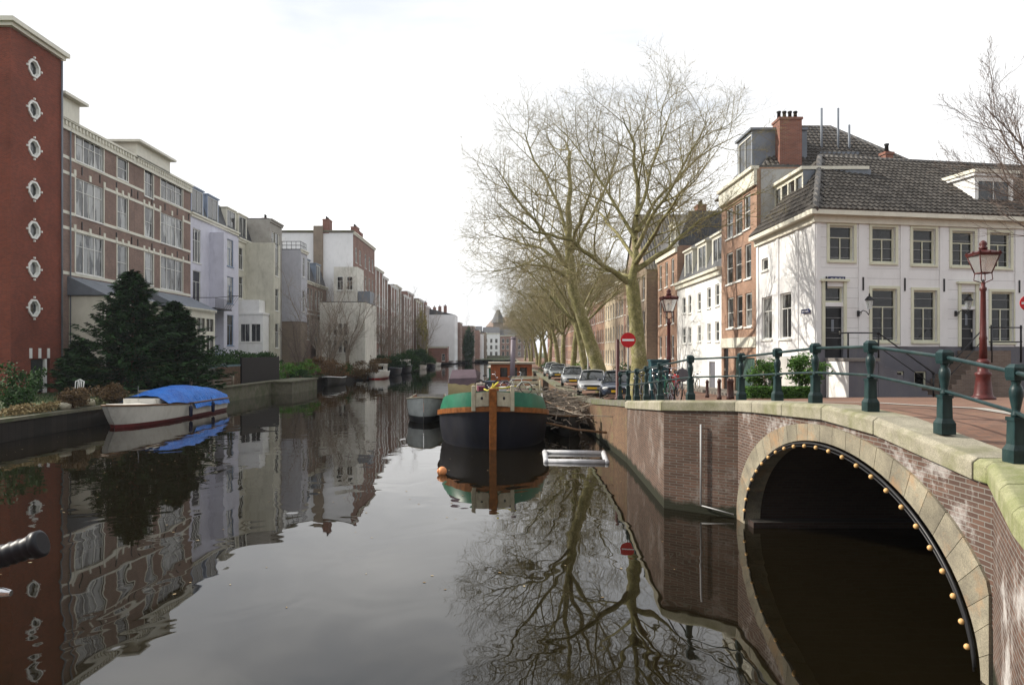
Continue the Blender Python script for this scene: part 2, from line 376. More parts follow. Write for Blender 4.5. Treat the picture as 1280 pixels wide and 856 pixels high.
def house(name, label, F, L, D, z0, zt, mat, wins, roof='flat', cor=M_trim, corh=.35, group=None, cat='house', rmat=None, rh=2.6,
          wallops=None, fm=None, pm=None, v=0, chims=(), doors=(), bands=(), bandmat=None, cornice=True, plinth=None):
    base = F.p(L/2, D/2, z0); t = thing(name, label, cat, base, group)
    mb = MB(); ops = [(min(w[0], w[1]), max(w[0], w[1]), w[2], w[3]) for w in wins]+[d[:4] for d in doors]
    wall_open(mb, F, 0, L, z0, zt, ops)
    mb.quad(F.p(0, 0, z0), F.p(0, D, z0), F.p(0, D, zt), F.p(0, 0, zt)); mb.quad(F.p(L, 0, z0), F.p(L, D, z0), F.p(L, D, zt), F.p(L, 0, zt))
    mb.quad(F.p(0, D, z0), F.p(L, D, z0), F.p(L, D, zt), F.p(0, D, zt))
    if roof == 'gable':
        mb.add([F.p(0, 0, zt), F.p(L, 0, zt), F.p(L*.5, 0, zt+rh)], [(0, 1, 2)]); mb.add([F.p(0, D, zt), F.p(L, D, zt), F.p(L*.5, D, zt+rh)], [(0, 1, 2)])
    mb.build('wall', mat, t)
    for w in wins: window(t, F, w[0], w[1], w[2], w[3], w[4] if len(w) > 4 else 'cross', fm, pm)
    for d in doors: door(t, F, *d[:4], d[4] if len(d) > 4 else M_dark)
    rm = rmat or (M_flat if roof == 'flat' else M_slate)
    if roof == 'flat': ro = MB().box(F, .02, L-.02, .02, D-.02, zt+.003, zt+.12).build('roof', rm, t)
    elif roof == 'mansard':
        a = F; i = .9
        P = [a.p(0, .02, zt+.01), a.p(L, .02, zt+.01), a.p(L, D-.02, zt+.01), a.p(0, D-.02, zt+.01), a.p(0, i, zt+rh), a.p(L, i, zt+rh), a.p(L, D-i, zt+rh), a.p(0, D-i, zt+rh)]
        ro = MB().add(P, [(0,1,5,4), (1,2,6,5), (2,3,7,6), (3,0,4,7), (4,5,6,7)]).build('roof', rm, t)
    elif roof == 'gable':
        o = .15
        P = [F.p(-o, -o, zt-.1), F.p(L/2, -o, zt+rh+.08), F.p(L+o, -o, zt-.1), F.p(-o, D+o, zt-.1), F.p(L/2, D+o, zt+rh+.08), F.p(L+o, D+o, zt-.1)]
        ro = MB().add(P, [(0,1,4,3), (1,2,5,4)]).build('roof', rm, t)
    elif roof == 'ridge':                     # ridge along the facade
        P = [F.p(0, -.1, zt), F.p(L, -.1, zt), F.p(0, D/2, zt+rh), F.p(L, D/2, zt+rh), F.p(0, D+.1, zt), F.p(L, D+.1, zt)]
        ro = MB().add(P, [(0,1,3,2), (2,3,5,4), (0,2,4), (1,3,5)]).build('roof', rm, t)
    elif roof == 'hip':
        q = min(L, D)*.45
        P = [F.p(-.1, -.1, zt), F.p(L+.1, -.1, zt), F.p(L+.1, D+.1, zt), F.p(-.1, D+.1, zt)]
        if L > D: P += [F.p(q, D/2, zt+rh), F.p(L-q, D/2, zt+rh)]; fs = [(0,1,5,4), (1,2,5), (2,3,4,5), (3,0,4)]
        else: P += [F.p(L/2, q, zt+rh), F.p(L/2, D-q, zt+rh)]; fs = [(0,1,4), (1,2,5,4), (2,3,5), (3,0,4,5)]
        ro = MB().add(P, fs).build('roof', rm, t)
    if cornice:
        c = MB().box(F, -.03, L+.03, -.16, -.002, zt-corh, zt-.1).box(F, -.06, L+.06, -.3, .1, zt-.1+.002, zt+.07)
        c.build('cornice', cor, t)
    if bands:
        c = MB()
        for z in bands:
            cuts = sorted([(o[0], o[1]) for o in ops if o[2]-.05 < z < o[3]+.05])
            u = 0
            for (a, b) in cuts+[(L, L)]:
                if a-u > .05: c.box(F, u+.004, a-.004, -.035, .003, z-.11, z+.11)
                u = max(u, b)
        c.build('stone_band', bandmat or M_trim, t)
    for c in chims: chimney(t, F, *c)
    return t
def PW(F, x0, y0, x1, y1, style='cross'):
    a, b = F.pu(x0), F.pu(x1); xm = (x0+x1)/2
    return (min(a, b), max(a, b), F.pz(xm, y1), F.pz(xm, y0), style)
def grid_wins(L, z0, storeys, sh, n, w, h, style='cross', margin=.5, zo=.9):
    out = []
    for s in range(storeys):
        for i in range(n):
            c = margin+(L-2*margin)*(i+.5)/n
            out.append((c-w/2, c+w/2, z0+zo+s*sh, z0+zo+s*sh+h, style))
    return out
# ------------------------------------------------------------------ camera, sky, sun
cd = bpy.data.cameras.new('camera'); cam = bpy.data.objects.new('camera', cd); COL.objects.link(cam)
cam.location = (0, 0, H); cam.rotation_euler = (R(90), 0, 0)
cd.sensor_width = 36; cd.lens = 36*FPX/1280; cd.shift_x = (640-VX)/1280; cd.shift_y = (VY-428)/1280
cd.clip_start = .05; cd.clip_end = 4000; scene.camera = cam
SUN_EL = 33; sx, sy = -.955, .296
w = bpy.data.worlds.new('World'); scene.world = w; w.use_nodes = True; nt = w.node_tree
bg = nt.nodes['Background']
sky = N(nt, 'ShaderNodeTexSky', sky_type='NISHITA'); sky.sun_disc = False; sky.sun_elevation = R(SUN_EL); sky.sun_rotation = math.atan2(sx, sy)
sky.air_density = 1.2; sky.dust_density = 3.0
tc = N(nt, 'ShaderNodeTexCoord'); mp = N(nt, 'ShaderNodeMapping'); mp.inputs['Scale'].default_value = (1.0, 1.0, 3.0); nt.links.new(tc.outputs['Generated'], mp.inputs[0])
n1 = noise(nt, mp.outputs[0], 1.6, 9, .55); n1.inputs['Distortion'].default_value = .4
cl = ramp(nt, n1.outputs[0], [(.30, (9.9, 10.9, 12.2)), (.50, (12.9, 13.1, 13.4)), (.70, (18, 17.9, 17.6))])
fc = ramp(nt, n1.outputs[0], [(.28, (.80,)*3), (.5, (.96,)*3)])
nt.links.new(mixc(nt, fc.outputs[0], sky.outputs[0], cl.outputs[0]), bg.inputs[0]); bg.inputs[1].default_value = .066
sl = bpy.data.lights.new('sun', 'SUN'); sl.energy = 5.0; sl.angle = R(.6); sl.color = (1, .93, .82)
so = bpy.data.objects.new('sun', sl); COL.objects.link(so)
sd = Vector((sx*math.cos(R(SUN_EL)), sy*math.cos(R(SUN_EL)), math.sin(R(SUN_EL))))
so.rotation_euler = sd.to_track_quat('Z', 'Y').to_euler()
vs_ = scene.view_settings; scene.display_settings.display_device = 'sRGB'; vs_.view_transform = 'Standard'; vs_.look = 'None'; vs_.gamma = 1; vs_.exposure = .36; vs_.use_curve_mapping = False

# ------------------------------------------------------------------ the ground, water and quays
QY = [-40, .9, 6.0, 7.95, 16.0, 17.1, 24, 31, 60, 300]
QX = [1.8, 1.8, 4.3, 5.4, 5.2, 3.8, 4.1, 4.0, 3.8, 3.6]
def qx(y): return lerp(y, QY, QX)
ZY = [-40, .9, 6, 8.2, 10, 11.9, 15.3, 18, 23.4, 28, 31, 38, 60, 300]
ZZ = [2.25, 2.3, 2.42, 2.5, 2.76, 2.83, 2.68, 2.5, 2.12, 1.85, 1.65, 1.35, 1.3, 1.3]
def zc(y): return lerp(y, ZY, ZZ)
def stz(x, y):
    k = max(0, min(1, (x-6)/6))*max(0, min(1, (y-14)/10)); k2 = max(0, min(1, (55-y)/15))
    return zc(y)-.07+.17*k*k2
# water
m, nt, b = _m('canal_water')
pos = N(nt, 'ShaderNodeNewGeometry').outputs['Position']
mp = N(nt, 'ShaderNodeMapping'); mp.inputs['Scale'].default_value = (1.0, .8, 1); nt.links.new(pos, mp.inputs[0])
na = noise(nt, mp.outputs[0], .55, 2, .5); na.inputs['Distortion'].default_value = .8
nb = noise(nt, mp.outputs[0], 3.0, 3, .5)
nd = noise(nt, pos, .035, 3, .5)
mk = ramp(nt, nd.outputs[0], [(.45, (.08,)*3), (.62, (1,)*3)])
mul = N(nt, 'ShaderNodeMath', operation='MULTIPLY'); nt.links.new(nb.outputs[0], mul.inputs[0]); nt.links.new(mk.outputs[0], mul.inputs[1])
ms = N(nt, 'ShaderNodeMath', operation='MULTIPLY'); ms.inputs[1].default_value = .12; nt.links.new(mul.outputs[0], ms.inputs[0])
ad = N(nt, 'ShaderNodeMath', operation='ADD'); nt.links.new(na.outputs[0], ad.inputs[0]); nt.links.new(ms.outputs[0], ad.inputs[1])
bump(nt, b, ad.outputs[0], 1.0, .013)
b.inputs['Base Color'].default_value = (.006, .0045, .002, 1); b.inputs['Roughness'].default_value = .015; b.inputs['IOR'].default_value = 1.52
M_water = m
struct(MB().quad((-60, -60, 0), (200, -60, 0), (200, 420, 0), (-60, 420, 0)).build('canal_water', M_water))
M_pave = brick('street_clinker', (.235, .125, .085), (.17, .095, .068), (.12, .10, .085), .21, .1, flat=True, ms=.007, patch=.3, stain=(.13, .12, .06), stain_amt=.35)
M_walk = brick('pavement_slabs', (.25, .22, .19), (.2, .18, .155), (.12, .11, .1), .3, .3, flat=True, ms=.008)
M_grass = paint('bank_grass', (.055, .075, .025), .9, .4, 1.5, dirt=(.09, .07, .035), dirt_amt=.8)
M_earth = paint('ground_earth', (.06, .055, .04), .9, .3, .4)
# street on the right bank and over the side canal
mb = MB()
ys = [-40, -20, -8, 0, .9, 3, 6, 7, 7.95, 9, 10, 11, 12, 13, 14, 15.3, 16, 16.6, 17.1, 19, 21, 24, 27, 31, 35, 38, 45, 60, 90, 140, 200, 300]
for i in range(len(ys)-1):
    a, c = ys[i], ys[i+1]
    if a >= 7 and c <= 16.6: xs = [None, 6.5, 8, 10, 13, 16.5]
    else: xs = [None, 6.5, 8, 10, 13, 16.5, 30, 60, 200]
    for j in range(len(xs)-1):
        P = []
        for (yy, xi) in ((a, j), (a, j+1), (c, j+1), (c, j)):
            x = xs[xi] if xs[xi] is not None else qx(yy)+.5
            P.append((x, yy, stz(x, yy)))
        mb.quad(*P)
mb.quad((-21.5, -40, 2.2), (2.3, -40, 2.2), (2.3, .85, 2.2), (-21.5, .85, 2.2))
struct(mb.build('street', M_pave))
mb = MB().quad((-800, -40, .98), (-20.8, -40, .98), (-20.8, 200, .98), (-800, 200, .98)).quad((-800, 200, .98), (-20.8, 200, .98), (-15.5, 222, .98), (-800, 222, .98))
mb.quad((-800, 222, .98), (-15.5, 222, .98), (-9.5, 262, .98), (-800, 262, .98)).quad((-800, 262, .98), (200, 262, .98), (800, 2500, .98), (-800, 2500, .98))
mb.quad((200, -60, 1), (1500, -60, 1), (1500, 2500, 1), (200, 300, 1)).quad((-800, -200, 1), (1500, -200, 1), (1500, -61, 1), (-800, -40, 1))
struct(mb.build('ground', M_grass))
for nm, s in (('pavement', [(37, 60), (60, 100), (100, 200)]),):
    mb = MB()
    for a, c in s:
        z1, z2 = stz(12, a), stz(12, c)
        mb.add([(11.4, a, z1+.1), (13, a, z1+.1), (13, c, z2+.1), (11.4, c, z2+.1), (11.4, a, z1-.1), (11.4, c, z2-.1), (13, a, z1-.1)], [(0,1,2,3), (0,3,5,4), (0,4,6,1)])
    struct(mb.build(nm, M_walk))
mb = MB()   # gutter of pale setts beside the bridge footway
gy = [7.2, 9, 10, 11, 12, 13, 14, 15.3, 16, 17.1, 19, 21, 24]
for i in range(len(gy)-1):
    a, c = gy[i], gy[i+1]
    xa, xb = 7.8, 8.05
    mb.quad((xa, a, stz(xa, a)+.012), (xb, a, stz(xb, a)+.012), (xb, c, stz(xb, c)+.012), (xa, c, stz(xa, c)+.012))
struct(mb.build('gutter', stone('gutter_stone', (.3, .28, .25), (.4, .38, .34))))

# right quay wall, bridge
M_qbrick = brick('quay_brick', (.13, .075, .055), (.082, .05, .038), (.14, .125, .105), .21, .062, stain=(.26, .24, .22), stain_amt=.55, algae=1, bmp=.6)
M_qbrick2 = brick('sunny_quay_brick', (.185, .105, .062), (.125, .072, .046), (.15, .12, .085), .21, .062, stain=(.16, .17, .07), stain_amt=.5, algae=1, bmp=.6)  # lighter, warmer copy of the quay brick, sunlight put into its colour
M_bbrick = brick('bridge_brick', (.135, .08, .06), (.085, .052, .042), (.20, .185, .165), .21, .062, stain=(.5, .48, .46), stain_amt=.95, algae=1, bmp=.8)
M_cop = stone('coping_stone', (.22, .20, .15), (.40, .37, .28), moss=(.15, .15, .07), moss_lo=.53)
M_copmoss = stone('mossy_coping_stone', (.20, .21, .09), (.36, .35, .22), moss=(.13, .155, .035), moss_lo=.48)
M_capdark = stone('dark_cap_stone', (.12, .115, .09), (.2, .19, .15), moss=(.1, .11, .04))
M_vouss = stone('voussoir_stone', (.14, .125, .095), (.36, .32, .23), moss=(.36, .20, .09), moss_lo=.6, scale=1.6, isl=.35)
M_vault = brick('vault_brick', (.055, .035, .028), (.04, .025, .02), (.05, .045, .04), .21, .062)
def pathwall(mb, ylist, z0, ztf, x0=0):
    for i in range(len(ylist)-1):
        a, c = ylist[i], ylist[i+1]
        mb.quad((qx(a)+x0, a, z0), (qx(c)+x0, c, z0), (qx(c)+x0, c, ztf(c)), (qx(a)+x0, a, ztf(a)))
qw = thing('quay_wall', 'long brown brick quay wall with dark stone cap on the right bank beyond the bridge', 'quay wall', (4.1, 24, 0))
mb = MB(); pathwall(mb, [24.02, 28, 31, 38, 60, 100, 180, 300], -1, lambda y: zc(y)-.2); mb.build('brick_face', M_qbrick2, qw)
mb = MB()
yy = 24.05
while yy < 300:
    st = 1.2 if yy < 60 else 12
    a, c = yy, min(yy+st-.02, 300); 
    P = []
    for (o, dz) in ((-.06, -.2), (.5, -.2), (.5, 0), (-.06, 0)):
        P += [(qx(a)+o, a, zc(a)+dz), (qx(c)+o, c, zc(c)+dz)]
    mb.add(P, [(0,2,3,1), (2,4,5,3), (4,6,7,5), (6,0,1,7), (0,6,4,2), (1,3,5,7)]); yy += st
mb.build('cap_stone', M_capdark, qw)
br = thing('arched_bridge', 'low brick and sandstone arch bridge over the side canal on the right', 'bridge', (5.3, 11.8, 0))
AC, AA, AB = 11.8, 3.7, 2.21
def ell(y, a=AA, b_=AB):
    t = (y-AC)/a; return b_*math.sqrt(max(0, 1-t*t))
mb = MB(); n = 90
ysp = [7.95+(16-7.95)*i/n for i in range(n+1)]
for i in range(n):
    a, c = ysp[i], ysp[i+1]
    mb.quad((qx(a), a, max(-1 if abs(a-AC) >= AA+.3 else 0, ell(a, AA+.3, AB+.15))), (qx(c), c, max(-1 if abs(c-AC) >= AA+.3 else 0, ell(c, AA+.3, AB+.15))), (qx(c), c, zc(c)-.25), (qx(a), a, zc(a)-.25))
pathwall(mb, [15.5, 16.0], -1, lambda y: .3); mb.build('spandrel_wall', M_bbrick, br)
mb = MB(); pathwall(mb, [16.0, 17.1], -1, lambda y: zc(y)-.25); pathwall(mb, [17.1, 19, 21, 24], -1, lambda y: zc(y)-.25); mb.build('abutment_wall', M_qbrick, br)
mb = MB(); pathwall(mb, [.9, 3, 6, 7.95], -1, lambda y: zc(y)-.25); mb.build('wing_wall', M_bbrick, br)
# voussoirs
mb = MB(); K = 27
for i in range(K):
    t0 = math.pi*(i+.012)/K; t1 = math.pi*(i+.988)/K
    P = []
    for t in (t0, (t0+t1)/2, t1):
        ci, si = math.cos(t), math.sin(t)
        th = .28+.24*abs(ci)**2
        nx_, nz_ = ci/AA, si/AB; L_ = math.hypot(nx_, nz_)
        y0_, z0_ = AC-AA*ci, AB*si
        y1_, z1_ = y0_-nx_/L_*th*(1.0), z0_+nz_/L_*th
        y1_ = max(y1_, 7.97); y1_ = min(y1_, 15.99); z1_ = min(z1_, zc(y1_)-.252)
        P.append(((y0_, z0_), (y1_, z1_)))
    fr = []; 
    for (q0, q1) in P:
        fr += [(qx(q0[0])-.035, q0[0], q0[1]), (qx(q1[0])-.035, q1[0], q1[1]), (qx(q1[0])+.3, q1[0], q1[1]), (qx(q0[0])+.3, q0[0], q0[1])]
    fs = []
    for k in (0, 4):
        fs += [(k, k+1, k+5, k+4), (k+1, k+2, k+6, k+5), (k+2, k+3, k+7, k+6), (k+3, k, k+4, k+7)]
    fs += [(0, 3, 2, 1), (8, 9, 10, 11)]
    mb.add(fr, fs)
mb.build('arch_ring', M_vouss, br)
mb = MB(); rows = []
for X in (5.2, 16.4):
    rows.append([(X if X > 6 else qx(AC-AA*math.cos(math.pi*i/40))+.02, AC-(AA+.02)*math.cos(math.pi*i/40), (AB+.02)*math.sin(math.pi*i/40)) for i in range(41)])
mb.grid(rows); mb.quad((5.35, 8.08, -1), (16.4, 8.08, -1), (16.4, 8.08, 0.02), (5.35, 8.08, .02)).quad((5.2, 15.52, -1), (16.4, 15.52, -1), (16.4, 15.52, .02), (5.2, 15.52, .02))
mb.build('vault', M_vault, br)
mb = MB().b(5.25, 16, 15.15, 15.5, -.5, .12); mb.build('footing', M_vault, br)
# coping stones
def coping(mb, pts, wdt=.55):
    for (a, c) in pts:
        P = []
        for (o, dz) in ((-.07, -.25), (wdt, -.25), (wdt, 0), (.0, 0), (-.07, -.05)):
            P += [(qx(a)+o, a, zc(a)+dz), (qx(c)+o, c, zc(c)+dz)]
        mb.add(P, [(0,2,3,1), (2,4,5,3), (4,6,7,5), (6,8,9,7), (8,0,1,9), (0,8,6,4,2), (1,3,5,7,9)])
mb = MB(); coping(mb, [(8.2, 10.28), (10.3, 11.88), (11.9, 13.48), (13.5, 15.0), (15.02, 15.99), (16.0, 17.09), (17.1, 18.6), (18.62, 20.3), (20.32, 22.1), (22.12, 24.0)]); mb.build('coping', M_cop, br, bevel=.012)
mb = MB(); coping(mb, [(7.95, 8.18), (6.85, 7.94), (6.0, 6.83), (4.6, 5.99), (3, 4.58), (1.0, 2.98)], .62); mb.build('mossy_coping', M_copmoss, br, bevel=.02)
# far edge of the bridge and the banks of the side canal
mb = MB().b(16.4, 16.8, 6.5, 17, 2.2, 2.95).b(16.45, 16.75, 6.5, 17, -.5, 0); mb.build('far_parapet', M_cop, br)
sc = thing('side_canal_walls', 'brick walls lining the side canal behind the arch bridge', 'quay wall', (20, 12, 0))
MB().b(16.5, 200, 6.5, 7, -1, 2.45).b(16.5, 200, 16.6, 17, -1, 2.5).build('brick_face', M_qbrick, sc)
# drain pipe on the abutment
o = MB().tube([(4.50, 16.46, 2.05), (4.50, 16.46, .2)], .022, 8).tube([(4.50, 16.46, .2), (5.1, 15.98, .1)], .014, 8).build('wall_pipe', paint('pipe_grey', (.4, .4, .4), .5), None, base=(4.3, 16.7, .2))
tag(o, 'thin pale pipe running down the brick abutment left of the arch', 'pipe')
# string of bulbs round the arch
ls = thing('light_string', 'black cable with a string of round orange bulbs around the bridge arch', 'string lights', (5.3, 11.8, 2.2))
cab = MB(); bl = []
pts = []
for i in range(61):
    t = math.pi*(.02+.96*i/60); ci, si = math.cos(t), math.sin(t); y_ = AC-(AA-.05)*ci; pts.append((qx(y_)-.06, y_, (AB-.05)*si))
cab.tube(pts, .022, 6); cab.tube([(p[0]-.01, p[1], p[2]-.05) for p in pts], .012, 5); cab.build('cable', M_dark, ls)
M_bulb = paint('orange_bulb', (.62, .38, .16), .25, .1)
for i in range(24):
    t = math.pi*(.05+.90*i/23); ci, si = math.cos(t), math.sin(t); y_ = AC-(AA-.1)*ci
    MB().ball((qx(y_)-.09, y_, (AB-.1)*si), .036, 10, 6).build('bulb', M_bulb, ls)

# railing
def post_mb(s=1.0):
    mb = MB()
    def sq(r0, r1, z0, z1): mb.lathe((0, 0, 0), [(r0*1.24, z0), (r1*1.24, z1)], 4, False, True)
    sq(.105, .105, 0, .14); sq(.105, .075, .14, .2); sq(.075, .07, .2, .46); sq(.082, .082, .46, .5)
    mb.lathe((0, 0, 0), [(.05, .5), (.052, .53), (.038, .56), (.045, .6), (.066, .72), (.07, .78), (.06, .82), (.04, .86), (.05, .88), (.05, .9)], 12)
    sq(.075, .085, .9, .94); sq(.085, .085, .94, 1.04); sq(.085, .05, 1.04, 1.08)
    return mb
rl = thing('bridge_railing', 'dark green cast iron railing with square capped posts along the bridge', 'railing', (5.6, 11, 2.8))
PP = [(3.4, 3.2), (4.15, 4.7), (4.85, 6.25), (5.62, 7.9), (5.66, 9.25), (5.6, 11.0), (5.6, 12.95), (5.6, 14.75), (5.42, 16.45), (4.48, 17.3), (4.42, 20.4), (4.45, 22.5), (4.5, 24.4), (4.5, 26.1), (4.5, 27.9)]
pm0 = post_mb(); first = None; tops = []
for (x, y) in PP:
    z = zc(y)
    if first is None:
        first = MB(); first.v = [(vx+x, vy+y, vz+z) for vx, vy, vz in pm0.v]; first.f = pm0.f; first.sm = pm0.sm
        ox, oy, oz = x, y, z; first = first.build('post', M_iron, rl, bevel=0)
    else:
        c = first.copy(); COL.objects.link(c); c.location = (x-ox, y-oy, z-oz)
    tops.append((x, y, z))
for hgt, nm, r_ in ((.985, 'top_rail', .026), (.55, 'mid_rail', .022)):
    MB().tube([(x, y, z+hgt) for x, y, z in tops], r_, 10).build(nm, M_iron, rl)

# left bank walls
lq = thing('timber_quay', 'dark timber sheet quay with a weathered concrete edge on the left bank', 'quay wall', (-20.6, 30, 0))
M_timber = brick('old_timber', (.03, .024, .02), (.02, .017, .014), (.01, .01, .009), .4, 2.5, ms=.012)
M_conc = stone('old_concrete', (.085, .08, .055), (.18, .165, .115), moss=(.06, .07, .028), moss_lo=.5)
MB().b(-21, -20.5, -20, 47, -1, .82).build('timber_face', M_timber, lq)
MB().b(-21.15, -20.42, -20, 47, .822, .97).build('concrete_edge', M_conc, lq)
lq2 = thing('concrete_quay', 'mossy concrete quay wall on the left bank behind the white boat', 'quay wall', (-20.6, 56, 0))
MB().b(-21, -20.5, 47.02, 66, -1, 1.06).build('concrete_face', M_conc, lq2)
MB().b(-21.1, -20.4, 47.02, 66, 1.062, 1.16).build('concrete_edge', M_conc, lq2)
lq3 = thing('concrete_landing', 'square concrete landing stage jutting out past the dark fence', 'landing stage', (-19.6, 69, 0))
MB().b(-21, -18.7, 63.5, 72, -1, 1.0).build('concrete_face', M_conc, lq3); MB().b(-21.1, -18.6, 63.4, 72.1, 1.002, 1.14).build('concrete_edge', M_conc, lq3)
lq4 = thing('reed_bank', 'low dark overgrown bank wall further down the left bank', 'quay wall', (-20.6, 100, 0))
MB().b(-21, -20.5, 72.2, 221, -1, .9).build('timber_face', M_timber, lq4)
# own bridge under the camera
ob = thing('viewpoint_bridge', 'bridge deck the picture was taken from with its edge beam and railing', 'bridge', (-9, .5, 2.2))
MB().b(-21, 1.8, -8, .9, 1.7, 2.196).build('deck_edge', M_cop, ob)
mb = MB().tube([(-21, .75, 3.2), (1.7, .75, 3.2)], .025, 8).tube([(-21, .75, 2.75), (1.7, .75, 2.75)], .02, 8)
mb.build('rail', M_iron, ob)
for i in range(10):
    x = -20+i*2.3
    c = MB(); c.v = [(vx+x, vy+.75, vz*.98+2.2) for vx, vy, vz in pm0.v]; c.f = pm0.f; c.sm = pm0.sm; c.build('post', M_iron, ob)
# ------------------------------------------------------------------ LEFT BANK HOUSES
GL = 1.0
# red brick stair tower
TX, ty0, ty1, tz = -30.5, 44.5, 49.6, 24.0
t = thing('stair_tower', 'tall red brick stair tower with seven white framed round windows at the left edge', 'tower', (-33.5, 47, GL))
F = LF(TX, ty0); mb = MB()
wz = [22.07, 19.4, 16.9, 14.2, 11.6, 9.1, 6.55]; wu = 2.2; rr = .56
ops = [(wu-rr, wu+rr, z-rr, z+rr) for z in wz]+[(1.9, 3.9, GL, 3.25)]
wall_open(mb, F, 0, ty1-ty0, GL-.5, tz, ops, .25)
for z in wz:                                           # square opening filled to an octagon
    q = rr*.42
    for (a, b_) in ((1, 1), (1, -1), (-1, 1), (-1, -1)):
        mb.add([F.p(wu+a*rr, .02, z+b_*rr), F.p(wu+a*rr, .02, z+b_*q), F.p(wu+a*q, .02, z+b_*rr)], [(0, 1, 2)])
mb.quad((TX, ty0, GL-.5), (TX-12, ty0, GL-.5), (TX-12, ty0, tz), (TX, ty0, tz)); mb.quad((TX, ty1, GL-.5), (TX-12, ty1, GL-.5), (TX-12, ty1, tz), (TX, ty1, tz)); mb.quad((TX-12, ty1, GL-.5), (TX-12, ty0, GL-.5), (TX-12, ty0, tz), (TX-12, ty1, tz))
mb.build('wall', M_brickred, t)
MB().box(F, .05, ty1-ty0-.05, .05, 11.9, tz+.003, tz+.1).build('roof', M_flat, t)
MB().box(F, -.45, ty1-ty0+.3, -.45, 12.2, tz+.0, tz+.28).box(F, -.25, ty1-ty0+.15, -.25, 12.1, tz-.22, tz-.003).build('cornice', M_trim, t)
for z in wz:
    mb = MB()
    for (r0, r1, v0, v1) in ((.47, .61, -.07, .1), (.43, .469, .06, .2)):
        rows = []
        for k in range(9):
            a = 2*math.pi*k/8+math.pi/8; c, s_ = math.cos(a), math.sin(a)
            rows.append([F.p(wu+r0*c, v1, z+r0*s_), F.p(wu+r0*c, v0, z+r0*s_), F.p(wu+r1*c, v0, z+r1*s_), F.p(wu+r1*c, v1, z+r1*s_)])
        mb.grid(rows, False)
    for (a, b_) in ((.70, 0), (-.70, 0), (0, .70), (0, -.70)): mb.box(F, wu+a-.06, wu+a+.06, -.1, .02, z+b_-.06, z+b_+.06)
    o = mb.build('round_window', M_frame, t)
    MB().add([F.p(wu+.45*math.cos(2*math.pi*k/12), .13, z+.45*math.sin(2*math.pi*k/12)) for k in range(12)], [tuple(range(12))]).build('pane', M_pane, o)
door(t, F, 1.95, 3.3, GL+.1, 3.2, paint('dark_green_door', (.02, .028, .03), .4), depth=.2)
MB().box(F, 3.32, 3.5, -.03, .2, GL, 3.25).build('door_post', M_white, t)
mb = MB()
for u in (1.85, 2.75, 3.65): MB().box(F, u-.1-.0, u+.14, -.05, .003, 3.3, 3.95).build('lintel_stone', M_white, t)
MB().tube([(TX+.12, ty1-.1, GL), (TX+.12, ty1-.1, tz-.3)], .06, 6).build('drain_pipe', M_lead, t)

